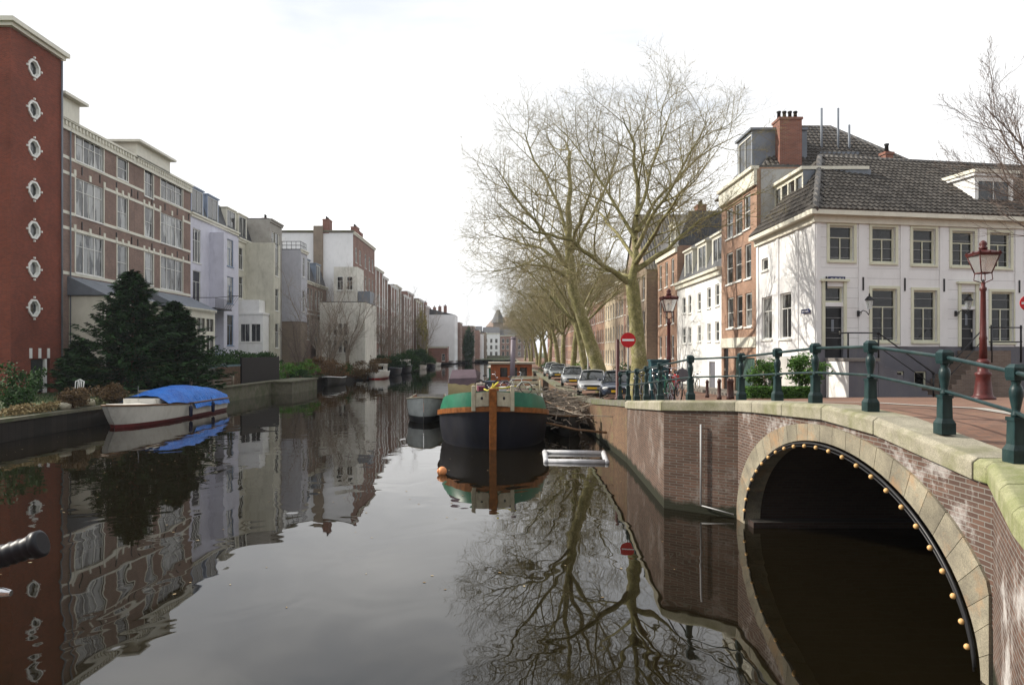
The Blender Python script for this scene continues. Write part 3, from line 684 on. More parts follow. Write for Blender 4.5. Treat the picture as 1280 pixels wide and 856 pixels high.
# the brown brick pair of houses with cream bands
X = -31.0
bandz = [17.5, 16.4, 13.6, 12.5, 9.3]
def brickpair(name, label, d0, d1, trip, sing, ped, porch):
    F = LF(X, d0); L = d1-d0; wins = []
    for (z0, z1) in ((17.6, 19.45), (13.6, 16.35), (9.45, 12.4)):
        wins.append((trip[0]-d0, trip[1]-d0, z0, z1, 'triple'))
        if z0 > 17 and ped: wins.append((sing[0]-d0, sing[1]-d0, 17.2, 19.6, 'sash'))
        else: wins.append((sing[0]-d0, sing[1]-d0, z0+.1, z1-.05, 'sash'))
    h = house(name, label, F, L, 11, GL-.5, 20.1, M_brickdark, wins, 'flat', bands=bandz, bandmat=M_trim, corh=.7, pm=M_pane_left)
    mb = MB().box(F, .02, L-.02, -.045, .002, 19.47, 19.62)
    for w_ in wins:
        for e_ in (w_[0], w_[1]): mb.box(F, e_-.13*(e_ == w_[0]), e_+.13*(e_ == w_[1]), -.03, .15, w_[2], w_[3])
    for w_ in wins:                                     # stone blocks over the windows
        um = (w_[0]+w_[1])/2; n = 3
        if w_[2] > 17: continue
        for q in ((w_[0]-.12), um, (w_[1]+.12)): MB().box(F, q-.13, q+.13, -.06, .002, w_[3]+.06, w_[3]+.5).build('keystone', M_trim, h)
    for k in range(int(L/.42)): mb.box(F, .1+k*.42, .28+k*.42, -.26, -.162, 19.68, 19.97)
    mb.build('dentil_frieze', M_trim, h)
    for k in range(5):
        q = .5+(L-1)*k/4
        for z in (8.8, 12.95, 16.95): MB().box(F, q-.035, q+.035, -.06, .003, z-.3, z+.3).build('wall_anchor', M_dark, h)
    if ped:
        a, b_ = ped[0]-d0, ped[1]-d0
        MB().box(F, a, b_, -.3, 3.5, 19.97+.1, 21.2).box(F, a-.35, b_+.35, -.75, 3.8, 21.203, 21.4).build('attic_gable', M_trim, h)
    # glazed garden room
    a, b_ = porch[0]-d0, porch[1]-d0
    mb = MB(); ops = []
    n = 4; wd = (b_-a-.3)/n
    for k in range(n):
        u0 = a+.15+k*wd; ops += [(u0+.12, u0+wd-.12, 2.2, 5.3), (u0+.12, u0+wd-.12, 5.7, 6.9)]
    wall_open(mb, F, a, b_, GL-.3, 7.7, ops, .12, -2.5)
    for u in (a, b_): mb.quad(F.p(u, -2.5, GL-.3), F.p(u, 0, GL-.3), F.p(u, 0, 7.7), F.p(u, -2.5, 7.7))
    g = mb.build('garden_room', M_trim, h)
    mb = MB()
    for o in ops: mb.quad(F.p(o[0], -2.4, o[2]), F.p(o[1], -2.4, o[2]), F.p(o[1], -2.4, o[3]), F.p(o[0], -2.4, o[3]))
    mb.build('pane', M_pane, g)
    mb = MB()
    for o in ops:
        um = (o[0]+o[1])/2; mb.box(F, um-.03, um+.03, -2.47, -2.42, o[2], o[3])
    mb.build('glazing_bar', M_frame, g)
    mb = MB().add([F.p(a-.2, -2.8, 7.75), F.p(b_+.2, -2.8, 7.75), F.p(b_+.2, 0, 9.1), F.p(a-.2, 0, 9.1), F.p(a-.2, 0, 7.75), F.p(b_+.2, 0, 7.75)], [(0,1,2,3), (0,3,4), (1,5,2), (0,4,5,1)])
    mb.build('lean_to_roof', M_lead, h)
    mb = MB()
    for k in range(int((b_-a)/.3)): mb.add([F.p(a+.3*k, -2.82, 7.75), F.p(a+.3*k+.3, -2.82, 7.75), F.p(a+.3*k+.15, -2.82, 7.45)], [(0,1,2)])
    mb.build('fringe', M_trim, h)
    return h
hA = brickpair('banded_brick_house', 'brown brick house with cream bands, next to the red tower', 50.0, 60.4, (52.1, 55.7), (57.7, 59.3), None, (51.3, 58.5))
chimney(hA, LF(X, 50), 8.4, 3.5, 20, 21.6, .8, .6, 3)
MB().box(LF(X, 50), 0, 2.0, -.35, 3, 20.1, 21.5).box(LF(X, 50), -.4, 2.4, -.8, 3.3, 21.503, 21.7).build('attic_gable', M_trim, hA)
MB().tube([(X+.12, 51.3, 1), (X+.12, 51.3, 19.6)], .05, 6).build('drain_pipe', M_lead, hA)
hB = brickpair('banded_brick_house', 'brown brick house with cream bands and raised attic gable, beside the lilac house', 60.41, 71.2, (65.0, 69.4), (62.1, 63.6), (60.2, 66.2), (62.6, 71.0))
chimney(hB, LF(X, 60.4), 6.4, 3.5, 20, 21.3, .8, .6, 3)

# lilac house
M_lilac = paint('lilac_render', (.56, .56, .64), .6, .06, .8, dirt=(.3, .3, .36), dirt_amt=.35)
M_blue = paint('blue_grey_paint', (.30, .36, .47), .5, .1, 1)
F = LF(X, 71.21); wins = [PW(F, 240, 286, 253, 330, 'triple'), PW(F, 240, 338, 253, 384, 'cross'), (.6, 2.6, 1.6, 4.6, 'cross')]
wins = [(.5, 2.4, 12.7, 16.1, 'triple'), (.5, 2.4, 8.6, 11.9, 'cross'), (.6, 2.4, 4.0, 7.4, 'cross')]
hC = house('lilac_house', 'pale lilac plastered house with blue dormers and a balcony', F, 12.6, 11, GL-.5, 17.5, M_lilac, wins, 'mansard', rmat=M_slate, rh=2.6)
dormer(hC, F, .35, 3.3, 17.6, 20.2, .1, 3, M_blue, 'bar'); dormer(hC, F, 4.3, 7.2, 17.6, 20.2, .1, 3, M_blue, 'bar')
chimney(hC, F, 2.0, 3.5, 19.7, 21.3, 1.2, .6, 4); chimney(hC, F, 7.6, 3.5, 19.7, 21.2, 1.2, .6, 4)
W = LF(-29.5, 75.8); mb = MB(); wz2 = [(.9, 2.7, 12.9, 15.8), (.9, 2.7, 8.9, 11.8), (.9, 2.7, 4.4, 7.7)]; wu1 = 4.2
F2 = Fr(-29.5, 75.8, 0, 1, -1, 0)
wall_open(mb, F2, 0, wu1, GL-.5, 16.3, wz2); mb.quad((-31, 75.8, GL-.5), (-29.5, 75.8, GL-.5), (-29.5, 75.8, 16.3), (-31, 75.8, 16.3)); mb.quad((-31, 80, GL-.5), (-29.5, 80, GL-.5), (-29.5, 80, 16.3), (-31, 80, 16.3)); mb.quad((-31, 75.8, 16.3), (-29.5, 75.8, 16.3), (-29.5, 80, 16.3), (-31, 80, 16.3))
mb.build('rear_wing', M_lilac, hC)
for w_ in wz2: window(hC, F2, *w_, 'cross', paint('blue_frame', (.22, .3, .42), .5))
mb = MB().b(-31, -28.6, 71.4, 75.7, 8.0, 8.12); 
for k in range(18): mb.tube([(-28.65, 71.5+k*.24, 8.12), (-28.65, 71.5+k*.24, 9.1)], .018, 4)
for k in range(10): mb.tube([(-31+k*.25, 75.6, 8.12), (-31+k*.25, 78.3, 9.8)], .018, 4)
mb.tube([(-31, 71.45, 9.1), (-28.65, 71.45, 9.1), (-28.65, 78.3, 9.8), (-31, 78.3, 9.8)], .035, 5)
mb.build('balcony', M_dark, hC)
MB().b(-31, -29.3, 73.8, 75.7, GL-.2, 3.6).build('blue_shed', M_blue, hC)

# beige house
M_beige = paint('beige_render', (.55, .53, .44), .7, .08, .8, dirt=(.28, .27, .2), dirt_amt=.5)
F = LF(X, 83.82); wins = [(.4, 1.7, 13.4, 16.0, 'cross'), (.4, 1.7, 10.0, 12.6, 'cross')]
hD = house('beige_house', 'beige plastered house with cream dormers and a white ground floor bay', F, 8.5, 11, GL-.5, 17.0, M_beige, wins, 'mansard', rh=2.7)
dormer(hD, LF(X, 80.6), .2, 3.0, 17.05, 19.9, .12, 3, M_trim, 'bar'); dormer(hD, F, .6, 3.3, 17.05, 19.9, .12, 3, M_trim, 'bar')
chimney(hD, F, 2, 3.5, 19.7, 21.2, 1.4, .6, 4)
F2 = LF(-27.6, 86.3); wz2 = [(.6, 1.9, 12.9, 18.1), (.6, 1.9, 8.7, 11.4), (.6, 1.9, 4.2, 7.2)]
mb = MB(); wall_open(mb, F2, 0, 2.5, GL-.5, 16.8, wz2)
for y in (86.3, 88.8): mb.quad((-31, y, GL-.5), (-27.6, y, GL-.5), (-27.6, y, 16.8), (-31, y, 16.8))
mb.quad((-31, 86.3, 16.8), (-27.6, 86.3, 16.8), (-27.6, 88.8, 16.8), (-31, 88.8, 16.8)); mb.build('rear_wing', M_beige, hD)
for w_ in wz2: window(hD, F2, *w_, 'cross')
F3 = CF(-31.0, 84.0); wz3 = [(.25, 1.35, 4.9, 7.0), (1.5, 2.6, 4.9, 7.0)]
mb = MB(); wall_open(mb, F3, 0, 2.85, GL-.5, 8.1, wz3, .12); mb.quad((-28.15, 84, GL-.5), (-28.15, 86.2, GL-.5), (-28.15, 86.2, 8.1), (-28.15, 84, 8.1)); mb.quad((-31, 84, 8.1), (-28.15, 84, 8.1), (-28.15, 86.2, 8.1), (-31, 86.2, 8.1))
mb.b(-31.1, -28.05, 83.9, 86.25, 8.103, 8.3).b(-31, -28.6, 84.1, 86.2, 8.3, 9.8)
mb.build('ground_floor_bay', M_white, hD)
for w_ in wz3: window(hD, F3, *w_, 'bar', depth=.12, t=.05)
# grey house with rough side wall
M_greyr = stone('weathered_render', (.28, .26, .23), (.44, .42, .38), scale=.8)
F = LF(-28.9, 88.85)
hE = house('grey_weathered_house', 'narrow grey weathered house rising above the beige one', F, 4.8, 12, GL-.5, 20.1, M_greyr, [(.7, 1.8, 16.5, 18.7, 'cross'), (2.8, 3.9, 16.5, 18.7, 'cross'), (2.9, 3.9, 12.8, 15.2, 'cross'), (2.9, 3.9, 8.6, 11.2, 'cross'), (2.9, 3.9, 4, 6.8, 'cross')], 'flat', cor=M_greyr)
chimney(hE, F, 4.4, 2, 19.9, 21, .7, .6, 2)
M_ggrey = paint('grey_lilac_render', (.45, .45, .49), .7, .06, .8, dirt=(.22, .22, .24), dirt_amt=.4)
F = LF(-26.4, 93.7)
hF = house('grey_box_house', 'grey plastered house block with a railed roof terrace', F, 2.9, 9, 7.7, 17.0, M_ggrey, [(.7, 1.8, 13.6, 16.2, 'cross'), (.7, 1.8, 9.0, 11.8, 'cross')], 'flat')
M_bpale = brick('pale_brown_brick', (.26, .20, .15), (.2, .15, .115), (.3, .27, .22))
MB().box(F, .05, 2.85, .1, 8.9, GL-.5, 7.68).build('lower_wall', M_bpale, hF)
mb = MB()
for k in range(8): mb.tube([F.p(.1, .1+k*.6, 17.1), F.p(.1, .1+k*.6, 18.1)], .03, 4)
for k in range(5): mb.tube([F.p(.1+k*.65, .1, 17.1), F.p(.1+k*.65, .1, 18.1)], .03, 4)
for z in (17.6, 18.1): mb.tube([F.p(.1, 5, z), F.p(.1, .1, z), F.p(2.8, .1, z)], .04, 4)
mb.build('roof_railing', M_dark, hF)
MB().box(F, .8, 2.8, 3, 6, 17.1, 19.0).build('roof_room', M_white, hF)
M_dblue = paint('slate_blue_paint', (.20, .24, .30), .5, .1, 1)
for i, (d0, d1, lab) in enumerate(((96.7, 102.3, 'brown brick house with one slate blue dormer beyond the grey terrace house'), (102.31, 109.5, 'brown brick house with slate blue dormer, half hidden by the white extension'))):
    F = LF(-27.0, d0); L = d1-d0
    h = house('dormer_brick_house', lab, F, L, 10, GL-.5, 13.4, M_brickdark, [(.5, 1.6, 9.6, 12.6, 'cross'), (2.2, 3.3, 9.6, 12.6, 'cross'), (3.9, 4.9, 9.6, 12.6, 'cross'), (.5, 1.6, 5.4, 8.4, 'cross'), (2.2, 3.3, 5.4, 8.4, 'cross'), (3.9, 4.9, 5.4, 8.4, 'cross')], 'mansard', rh=2.6, bands=[9.0], bandmat=M_white)
    dormer(h, F, 1.4, 3.9, 13.5, 16.4, .1, 3, M_dblue if i == 0 else M_dblue, 'bar')
    chimney(h, F, L-.7, 4, 15.8, 17.6, .8, .6, 2)
# white extension with the small garden windows, facing the camera
F = CF(-25.6, 100.0)
wn = []
for (z0, z1) in ((7.0-.1, 8.3+.3), (3.6, 5.4)):
    for k in range(4): wn.append((1.1+k*.72, 1.1+k*.72+.58, z0-.9 if z0 > 6 else z0, z1-.9 if z0 > 6 else z1, 'sash'))
hG = house('white_extension', 'low whitewashed rear building with eight small windows behind bare trees', F, 6.3, 9, GL-.5, 10.6, paint('whitewash', (.64, .62, .56), .7, .1, .6, dirt=(.3, .3, .22), dirt_amt=.7), wn, 'flat', cornice=False)
MB().box(F, 1.0, 4.4, 4, 8.8, 10.7, 16.0).build('upper_storey', paint('whitewash', (0,0,0)), hG)
for k in range(2): window(hG, CF(-25.6, 104.0), 1.5+k*1.4, 2.4+k*1.4, 12.6, 14.6, 'cross', v=-.16)
MB().box(F, 4.5, 6.2, 4.2, 8, 10.7, 12.5).build('lead_bay_roof', M_lead, hG)
# tall white blank gable
F = LF(-23.0, 110.0)
M_blank = paint('blank_white_gable', (.74, .74, .75), .7, .04, .5, dirt=(.5, .5, .5), dirt_amt=.35)
hH = house('tall_brick_house', 'tall brick house whose blank white side wall rises above the row', F, 18, 14, GL-.5, 22.0, M_brickmid, [(u, u+1.3, z, z+2.3, 'cross') for u in (1.5, 4.5, 9, 12.5, 15.5) for z in (3, 6.6, 10.3, 14, 17.6)], 'flat')
MB().b(-36.9, -23.05, 109.93, 109.995, GL-.5, 21.9).build('white_side_wall', M_blank, hH)
MB().b(-37, -22.9, 109.7, 110.1, 22.0, 22.25).build('wall_coping', M_capdark, hH)
MB().b(-29.0, -27.6, 109.5, 109.93, 10, 22.9).build('chimney_breast', M_bpale, hH)
for (u, v_, hgt) in ((0.9, 4.2, 24.0), (7.5, 1.3, 24.0), (10, 1.2, 23.5), (14, 2.5, 23), (15, 7, 24)): chimney(hH, F, u, v_, 21.8, hgt, 2.0, 1.0, 3)
# brick row beyond
random.seed(11)
rowd = [128.1, 137, 146, 155, 165, 176, 188, 200, 211, 221]
mats = [M_brickmid, M_brickdark, M_brickmid, M_bpale, M_brickdark, M_brickmid, M_brickdark, M_bpale, M_brickdark]
hts = [18.8, 18.4, 17.3, 18.2, 16.8, 18.5, 17.2, 18.5, 17.4]
lab = ['brick house with white drain pipes just beyond the tall white gable', 'second brick house beyond the tall white gable', 'slightly lower brick house, third beyond the tall white gable', 'paler brown brick house, fourth beyond the tall white gable', 'lower brown brick house, fifth beyond the white gable', 'sixth brick house beyond the tall white gable', 'seventh brick house, overgrown with yellow-green ivy', 'pale brick house two before the white canal-side gable', 'brick house right before the white canal-side gable']
for i in range(9):
    off = (i % 2)*.9; F = LF(-23.0-off*.6, rowd[i]+.01); L = rowd[i+1]-rowd[i]-.02
    ws = [(c-.6, c+.6, z, z+2.1, 'cross') for z in (2.2, 5.5, 8.8, 12.1) for c in [L*(k+.5)/4 for k in range(4)]]
    h = house('canal_brick_house', lab[i], F, L, 12, GL-.5, hts[i], mats[i], ws, 'flat', group=None, cor=M_white if i % 3 else M_trim)
    mb = MB()
    for k in range(3): MB().tube([F.p(.4+k*L*.4, -.12, GL), F.p(.4+k*L*.4, -.12, hts[i]-.4)], .09, 5).build('drain_pipe', M_white, h)
    chimney(h, F, L*.5, 3.5, hts[i]-.1, hts[i]+1.7, 2.2, .8, 4)
# white gable at the water
F = LF(-15.2, 222.0)
h = house('white_gable_house', 'big white rendered house standing at the water, far down the left bank', F, 14, 22, .3, 15.2, M_blank, [(u, u+1.2, z, z+2, 'cross') for u in (1.2, 4.5, 8, 11.5) for z in (2.5, 6, 9.5)], 'ridge', rh=2.6, rmat=M_slate, cornice=False)
for k in range(4): chimney(h, F, 1+k*3.5, 3+k*2.0, 15, 18, 1.6, .9, 3)
chimney(h, F, .8, 9.2, 15, 19, 2.2, 1, 4)
h = house('garden_shed', 'small red-brown brick shed at the foot of the far white house', CF(-21.6, 205), 5.5, 5, .8, 5.2, M_chim, [(3.9, 4.8, 1.2, 3.2, 'cross')], 'flat', cat='shed')
farL = [(-14.3, 236.5, 10, 13.4, M_brickdark, 'dark brick house with white window strips past the far white house'), (-10.5, 250, 12, 12.7, M_brickdark, 'far flat-topped brick house covered in dark ivy'),
        (-9.5, 275, 14, 12.0, M_brickmid, 'small far brick house behind the ivy house'), (-8.6, 292, 12, 11, M_blank, 'far narrow white house at the left of the canal end'), (-7.6, 306, 12, 12, M_bpale, 'far pale brick house at the left of the canal end')]
for (X_, d, L, zt, m_, lb) in farL:
    F = LF(X_, d); house('far_house', lb, F, L, 14, .3, zt, m_, [(c-.6, c+.6, z, z+1.8, 'cross') for z in (2, 5, 8) for c in (L*.2, L*.5, L*.8)], 'ridge' if zt < 12.5 else 'flat', rh=2)
# buildings closing the canal
CL = [(-10, 338, 8, 12.5, M_blank, 'far white house closing the canal, left of the spires'), (-1.8, 338, 7, 11.5, M_brickmid, 'far brick house closing the canal below the twin spires'), (5.4, 338, 9, 12.0, M_brickdark, 'far brown house closing the canal right of the spires'), (-19, 338, 8.6, 13, M_brickdark, 'far dark house closing the canal on the left')]
for (x0, d, L, zt, m_, lb) in CL:
    F = CF(x0, d); house('far_house', lb, F, L, 10, .8, zt, m_, [(c-.6, c+.6, z, z+1.9, 'cross') for z in (2, 5, 8) for c in (L*.2, L*.5, L*.8)], 'ridge', rh=3, rmat=M_slate)
M_pinkroof = tiles('sandy_roof', (.30, .20, .15), (.38, .27, .2), .3, .3)
ch = thing('twin_spire_church', 'distant church with two pointed slate spires at the end of the canal', 'church', (0, 372, 1))
MB().b(-9, 9, 365, 385, .5, 16.5).build('wall', M_bpale, ch)
MB().add([(-9.3, 364.6, 16.5), (9.3, 364.6, 16.5), (9.3, 385, 16.5), (-9.3, 385, 16.5), (-5, 375, 22), (5, 375, 22)], [(0,1,5,4), (1,2,5), (2,3,4,5), (3,0,4)]).build('roof', M_pinkroof, ch)
for (x, d, zt) in ((-2.9, 362, 25), (4.3, 372, 24)):
    tw = MB().b(x-2.5, x+2.5, d, d+5, .5, 18.5).build('tower', M_bpale, ch)
    MB().lathe((x, d+2.5, 18.5), [(3.8, 0), (1.2, 5.5), (.9, 6.5), (.03, zt-18.5)], 8, False).build('spire', M_slate, tw)
    MB().tube([(x, d+2.5, zt-.2), (x, d+2.5, zt+1.2)], .05, 4).build('finial', M_dark, tw)
lb_ = thing('low_far_bridge', 'low dark bridge crossing the canal at its far end', 'bridge', (-2, 300, 0))
MB().b(-9.6, 4.2, 318, 322, .9, 2.2).build('deck', M_capdark, lb_); MB().b(-9.6, -5, 318.3, 321.7, -1, .9).b(0.5, 4.2, 318.3, 321.7, -1, .9).build('pier', M_capdark, lb_)

# ------------------------------------------------------------------ RIGHT BANK HOUSES
# white corner house: street front turned 10 degrees away from the camera
M_wc = paint('corner_white_paint', (.74, .74, .74), .55, .03, .7, dirt=(.5, .5, .47), dirt_amt=.25)
M_plinth = paint('plinth_grey', (.12, .12, .14), .6, .1, .8, dirt=(.2, .19, .17), dirt_amt=.3)
M_creamf = paint('cream_frame', (.62, .62, .48), .45, .05)
c10, s10 = math.cos(R(10)), math.sin(R(10))
FS = Fr(13, 30, c10, s10, -s10, c10); FCn = RF(13, 30)
hz0, hzt = 1.5, 9.6; LS = 15.5; LC = 7.0
W1 = thing('corner_house', 'white two-storey corner house with dark pantiled roof and grey plinth', 'house', (16, 33, 1.7))
pz = lambda x, y: FS.pz(x, y)
ww = [PW(FS, 1037, 282, 1067, 326), PW(FS, 1090, 284, 1119, 328.5), PW(FS, 1141, 286, 1169, 331), PW(FS, 1190, 289, 1218, 333), PW(FS, 1237, 291, 1263, 335), PW(FS, 1284, 293, 1310, 337), PW(FS, 1333, 295, 1357, 339),
      PW(FS, 1090, 361, 1121, 427), PW(FS, 1142, 363, 1171, 427), PW(FS, 1239, 365, 1267, 428), PW(FS, 1288, 367, 1314, 429)]
ww = [(a, b_, c, d_, s_) for a, b_, c, d_, s_ in ww]
d1 = (FS.pu(1031), FS.pu(1054), FS.pz(1042, 447), FS.pz(1042, 383)); tr1 = (FS.pu(1031), FS.pu(1054), FS.pz(1042, 378), FS.pz(1042, 358), 'none')
d2 = (FS.pu(1201), FS.pu(1219), FS.pz(1210, 438), FS.pz(1210, 387)); tr2 = (FS.pu(1201), FS.pu(1219), FS.pz(1210, 383), FS.pz(1210, 365), 'none')
base_w = [PW(FS, 1116, 464, 1130, 485, 'none'), PW(FS, 1143, 464, 1158, 486, 'none')]
zp = FS.pz(1100, 433)
mb = MB(); wall_open(mb, FS, 0, LS, zp, hzt-.5, [w_[:4] for w_ in ww+[tr1, tr2]]+[(d[0], d[1], max(d[2], zp), d[3]) for d in (d1, d2)])
mb.build('street_wall', M_wc, W1)
mb = MB(); wall_open(mb, FS, 0, LS, hz0-.6, zp, [w_[:4] for w_ in base_w]+[(d[0], d[1], d[2], zp+.001) for d in (d1, d2)])
mb.build('plinth', M_plinth, W1)
for w_ in ww+[tr1, tr2]: window(W1, FS, *w_[:4], w_[4], M_creamf, M_pane_dark, t=.075, depth=.2, sill=w_[4] != 'none')
for w_ in base_w: window(W1, FS, *w_[:4], 'none', M_creamf, M_pane_dark, t=.06, sill=False)
M_blackdoor = paint('black_door', (.012, .013, .016), .3, .2)
for d in (d1, d2):
    dd = door(W1, FS, *d, M_blackdoor, depth=.2)
    mb = MB().box(FS, d[0]-.14, d[0]-.005, -.05, .02, max(d[2], zp), FS.pz(1042, 352)).box(FS, d[1]+.005, d[1]+.14, -.05, .02, max(d[2], zp), FS.pz(1042, 352)).box(FS, d[0]-.22, d[1]+.22, -.14, .02, FS.pz(1042, 352)+.003, FS.pz(1042, 352)+.1)
    mb.build('door_surround', M_creamf, W1)
    um = (d[0]+d[1])/2
    MB().box(FS, um-.06, um+.06, .095, .108, d[2]+1.1, d[2]+1.6).build('letter_plate', M_lead, dd)
# pilasters, bands, frieze, anchors
mb = MB(); fz = hzt-.5
pu_ = [0.0, FS.pu(1078), FS.pu(1130), FS.pu(1179), FS.pu(1228), FS.pu(1273), FS.pu(1321), LS]
for q in pu_: MB().box(FS, max(0, q-.19), min(LS, q+.19), -.04, .003, zp+.003, fz).build('pilaster', M_wc, W1)
mb = MB()
for w_ in ww: 
    a, b_ = w_[0]-.13, w_[1]+.13
    mb.box(FS, a, w_[0]-.004, -.03, .004, w_[2]-.1, w_[3]+.12).box(FS, w_[1]+.004, b_, -.03, .004, w_[2]-.1, w_[3]+.12).box(FS, w_[0]-.004, w_[1]+.004, -.03, .004, w_[3]+.004, w_[3]+.12)
mb.build('window_surround', M_creamf, W1)
mb = MB()
for q in pu_[1:-1]+[FS.pu(1032)]: MB().box(FS, q-.03, q+.03, -.075, -.042, 6.3, 6.85).build('wall_anchor', M_dark, W1)
mb = MB()
for k in range(14): mb.box(FS, .02, LS, -.0035, .0, zp+.35+k*.42, zp+.362+k*.42)
mb.build('wall_joint', paint('joint_grey', (.42, .42, .42), .7), W1)
# canal side
cw = [PW(FCn, 952, 371, 965, 424), PW(FCn, 975, 366, 989, 423), PW(FCn, 952, 323, 960, 338, 'none')]
mb = MB(); wall_open(mb, FCn, 0, LC, 3.5, hzt-.5, [w_[:4] for w_ in cw], .18); mb.build('canal_wall', M_wc, W1)
cb_ = [(1.2, 2.0, 2.1, 3.0, 'none'), (4.6, 5.6, 1.7, 3.2, 'none')]
mb = MB(); wall_open(mb, FCn, 0, LC, hz0-.6, 3.497, [w_[:4] for w_ in cb_], .15, -.04); mb.build('canal_plinth', paint('pale_plinth', (.48, .47, .45), .7, .12, .8, dirt=(.3, .3, .26), dirt_amt=.5), W1)
for w_ in cw: window(W1, FCn, *w_[:4], w_[4], M_frame, M_pane, depth=.18)
for w_ in cb_: window(W1, FCn, *w_[:4], 'none', M_frame, M_pane_dark, v=-.04, sill=False)
mb = MB()
for u in (.0, 1.75, 4.0, 6.7): MB().box(FCn, u, u+.28, -.05, .002, 3.5, fz).build('pilaster', M_wc, W1)
# back and far sides
bk0 = FS.p(LS, 0, 0); bk1 = FS.p(LS, 8, 0)
mb = MB().quad((bk0[0], bk0[1], hz0-.6), (bk1[0], bk1[1], hz0-.6), (bk1[0], bk1[1], fz), (bk0[0], bk0[1], fz)).quad((bk1[0], bk1[1], hz0-.6), (13, 37, hz0-.6), (13, 37, fz), (bk1[0], bk1[1], fz)).build('rear_wall', M_wc, W1)
# cornice
mb = MB().box(FS, -.15, LS, -.12, .05, fz, fz+.28).box(FS, -.45, LS, -.42, .05, fz+.283, fz+.47).build('cornice', M_trim, W1)
mb = MB().box(FCn, .02, LC+.1, -.12, -.003, fz-.002, fz+.278).box(FCn, .02, LC+.1, -.40, -.003, fz+.281, fz+.468).build('cornice', M_trim, W1)
# roof
ez = fz+.47; rz_ = 13.15
e = .42
A_ = FS.p(-.3, -e, ez); B_ = FS.p(LS+.3, -e, ez); r0 = FS.p(3.1, 4.4, rz_); r1 = FS.p(LS+.3, 4.4, rz_); C_ = (12.6, 37.2, ez); D_ = FS.p(LS+.3, 8.6, ez)
MB().add([A_, B_, r1, r0, C_, D_], [(0,1,2,3), (0,3,4), (4,3,2,5)]).build('roof', M_tile, W1)
mb = MB().tube([r0, r1], .12, 8).tube([A_, r0], .13, 8); mb.build('ridge_tiles', M_tile, W1)
chimney(W1, FS, 7.2, 5.0, 12.6, 13.7, .42, .4, 1)
M_tile2 = leafmat('pantile', (.058, .053, .048), (.098, .09, .082), .6)
tiled_roof(W1, A_, B_, r0, r1, M_tile2); tiled_roof(W1, C_, A_, (r0[0], r0[1]+.01, r0[2]), r0, M_tile2)
# street dormer
F = FS; a, b_ = FS.pu(1226), FS.pu(1266)
dormer(W1, FS, FS.pu(1236), FS.pu(1285), ez+.15, ez+2.0, .75, 3.2, M_white, 'bar')
MB().box(FS, FS.pu(1233)-.05, FS.pu(1288)+.05, .55, 3.2, ez+2.13, ez+2.28).build('dormer_roof', M_trim, W1)
# canal-side glazed dormer
F = RF(13.9, 33.4)
mb = MB(); ops = [(.2+k*.86, .2+k*.86+.74, 10.9, 11.95) for k in range(5)]
wall_open(mb, F, 0, 4.6, 10.3, 12.15, ops, .1)
mb.quad(F.p(0, 0, 10.3), F.p(0, 3, 10.3), F.p(0, 3, 12.15), F.p(0, 0, 12.15)); o = mb.box(F, -.1, 4.7, -.15, 3, 12.153, 12.3).build('roof_dormer', M_trim, W1)
mb = MB()
for q in ops: mb.quad(F.p(q[0], .07, q[2]), F.p(q[1], .07, q[2]), F.p(q[1], .07, q[3]), F.p(q[0], .07, q[3]))
mb.build('pane', M_pane, o)
MB().quad((13.85, 33.35, 10.3), (17, 33.35, 10.3), (17, 33.35, 12.15), (13.85, 33.35, 12.15)).build('dormer_side', M_lead, o)
# street name plates
for (FF, x0, x1, y0, y1, lb) in ((FS, 1034, 1055, 346, 352, 'dark blue street name plate above the black corner door'), (FCn, 1004, 1014, 386.5, 391.5, 'small dark blue street name plate on the canal side of the white corner house')):
    a, b_ = sorted((FF.pu(x0), FF.pu(x1))); z0, z1 = FF.pz((x0+x1)/2, y1), FF.pz((x0+x1)/2, y0)
    p = thing('street_name_plate', lb, 'street sign', FF.p((a+b_)/2, -.05, z0))
    MB().box(FF, a, b_, -.09, -.06, z0, z1).build('plate', paint('sign_blue', (.012, .018, .09), .3), p)
    mb = MB(); n = 11
    for k in range(n):
        u = a+(b_-a)*(.08+.84*k/n); h2 = (z1-z0)*.22; zm = (z0+z1)/2
        mb.box(FF, u, u+(b_-a)*.045, -.094, -.0905, zm-h2, zm+h2*(1 if k % 3 else .3))
    mb.build('lettering', paint('sign_white', (.7, .7, .7), .4), p)
# steps and handrails
M_step = stone('step_stone', (.16, .15, .14), (.24, .22, .2))
sg = lambda u, v: stz(FS.p(u, v, 0)[0], FS.p(u, v, 0)[1])
s1 = thing('front_steps', 'grey stone landing and steps with iron handrail below the corner door', 'steps', FS.p(1, -.6, 1.6))
zl = d1[2]
MB().box(FS, .45, 1.75, -1.5, -.045, 1.0, zl-.13).build('landing', M_plinth, s1)
MB().box(FS, .4, 1.8, -1.56, -.043, zl-.127, zl-.01).build('landing_slab', M_step, s1)
MB().box(FS, .43, .449, -1.49, -.05, 1.0, zl-.14).build('painted_sun_cheek', M_white, s1)  # white sheet: sunlight on the landing's canal side put into colour
mb = MB(); ns = 9
for k in range(ns): mb.box(FS, 1.802+k*.28, 1.802+(k+1)*.28-.002, -1.45, -.045, 1.0, zl-.02-(k+1)*(zl-1.8)/(ns+1))
mb.build('step', M_plinth, s1)
mb = MB()
P0 = FS.p(.45, -1.45, zl+1.0); P1 = FS.p(1.8, -1.45, zl+1.0); P2 = FS.p(4.3, -1.45, 2.85)
mb.tube([FS.p(.45, -.1, zl+1.0), P0, P1, P2], .028, 8).tube([FS.p(1.8, -1.45, zl+.45), FS.p(4.3, -1.45, 2.35)], .02, 6)
for p in (P0, P1): mb.tube([(p[0], p[1], p[2]-1.0), p], .035, 8)
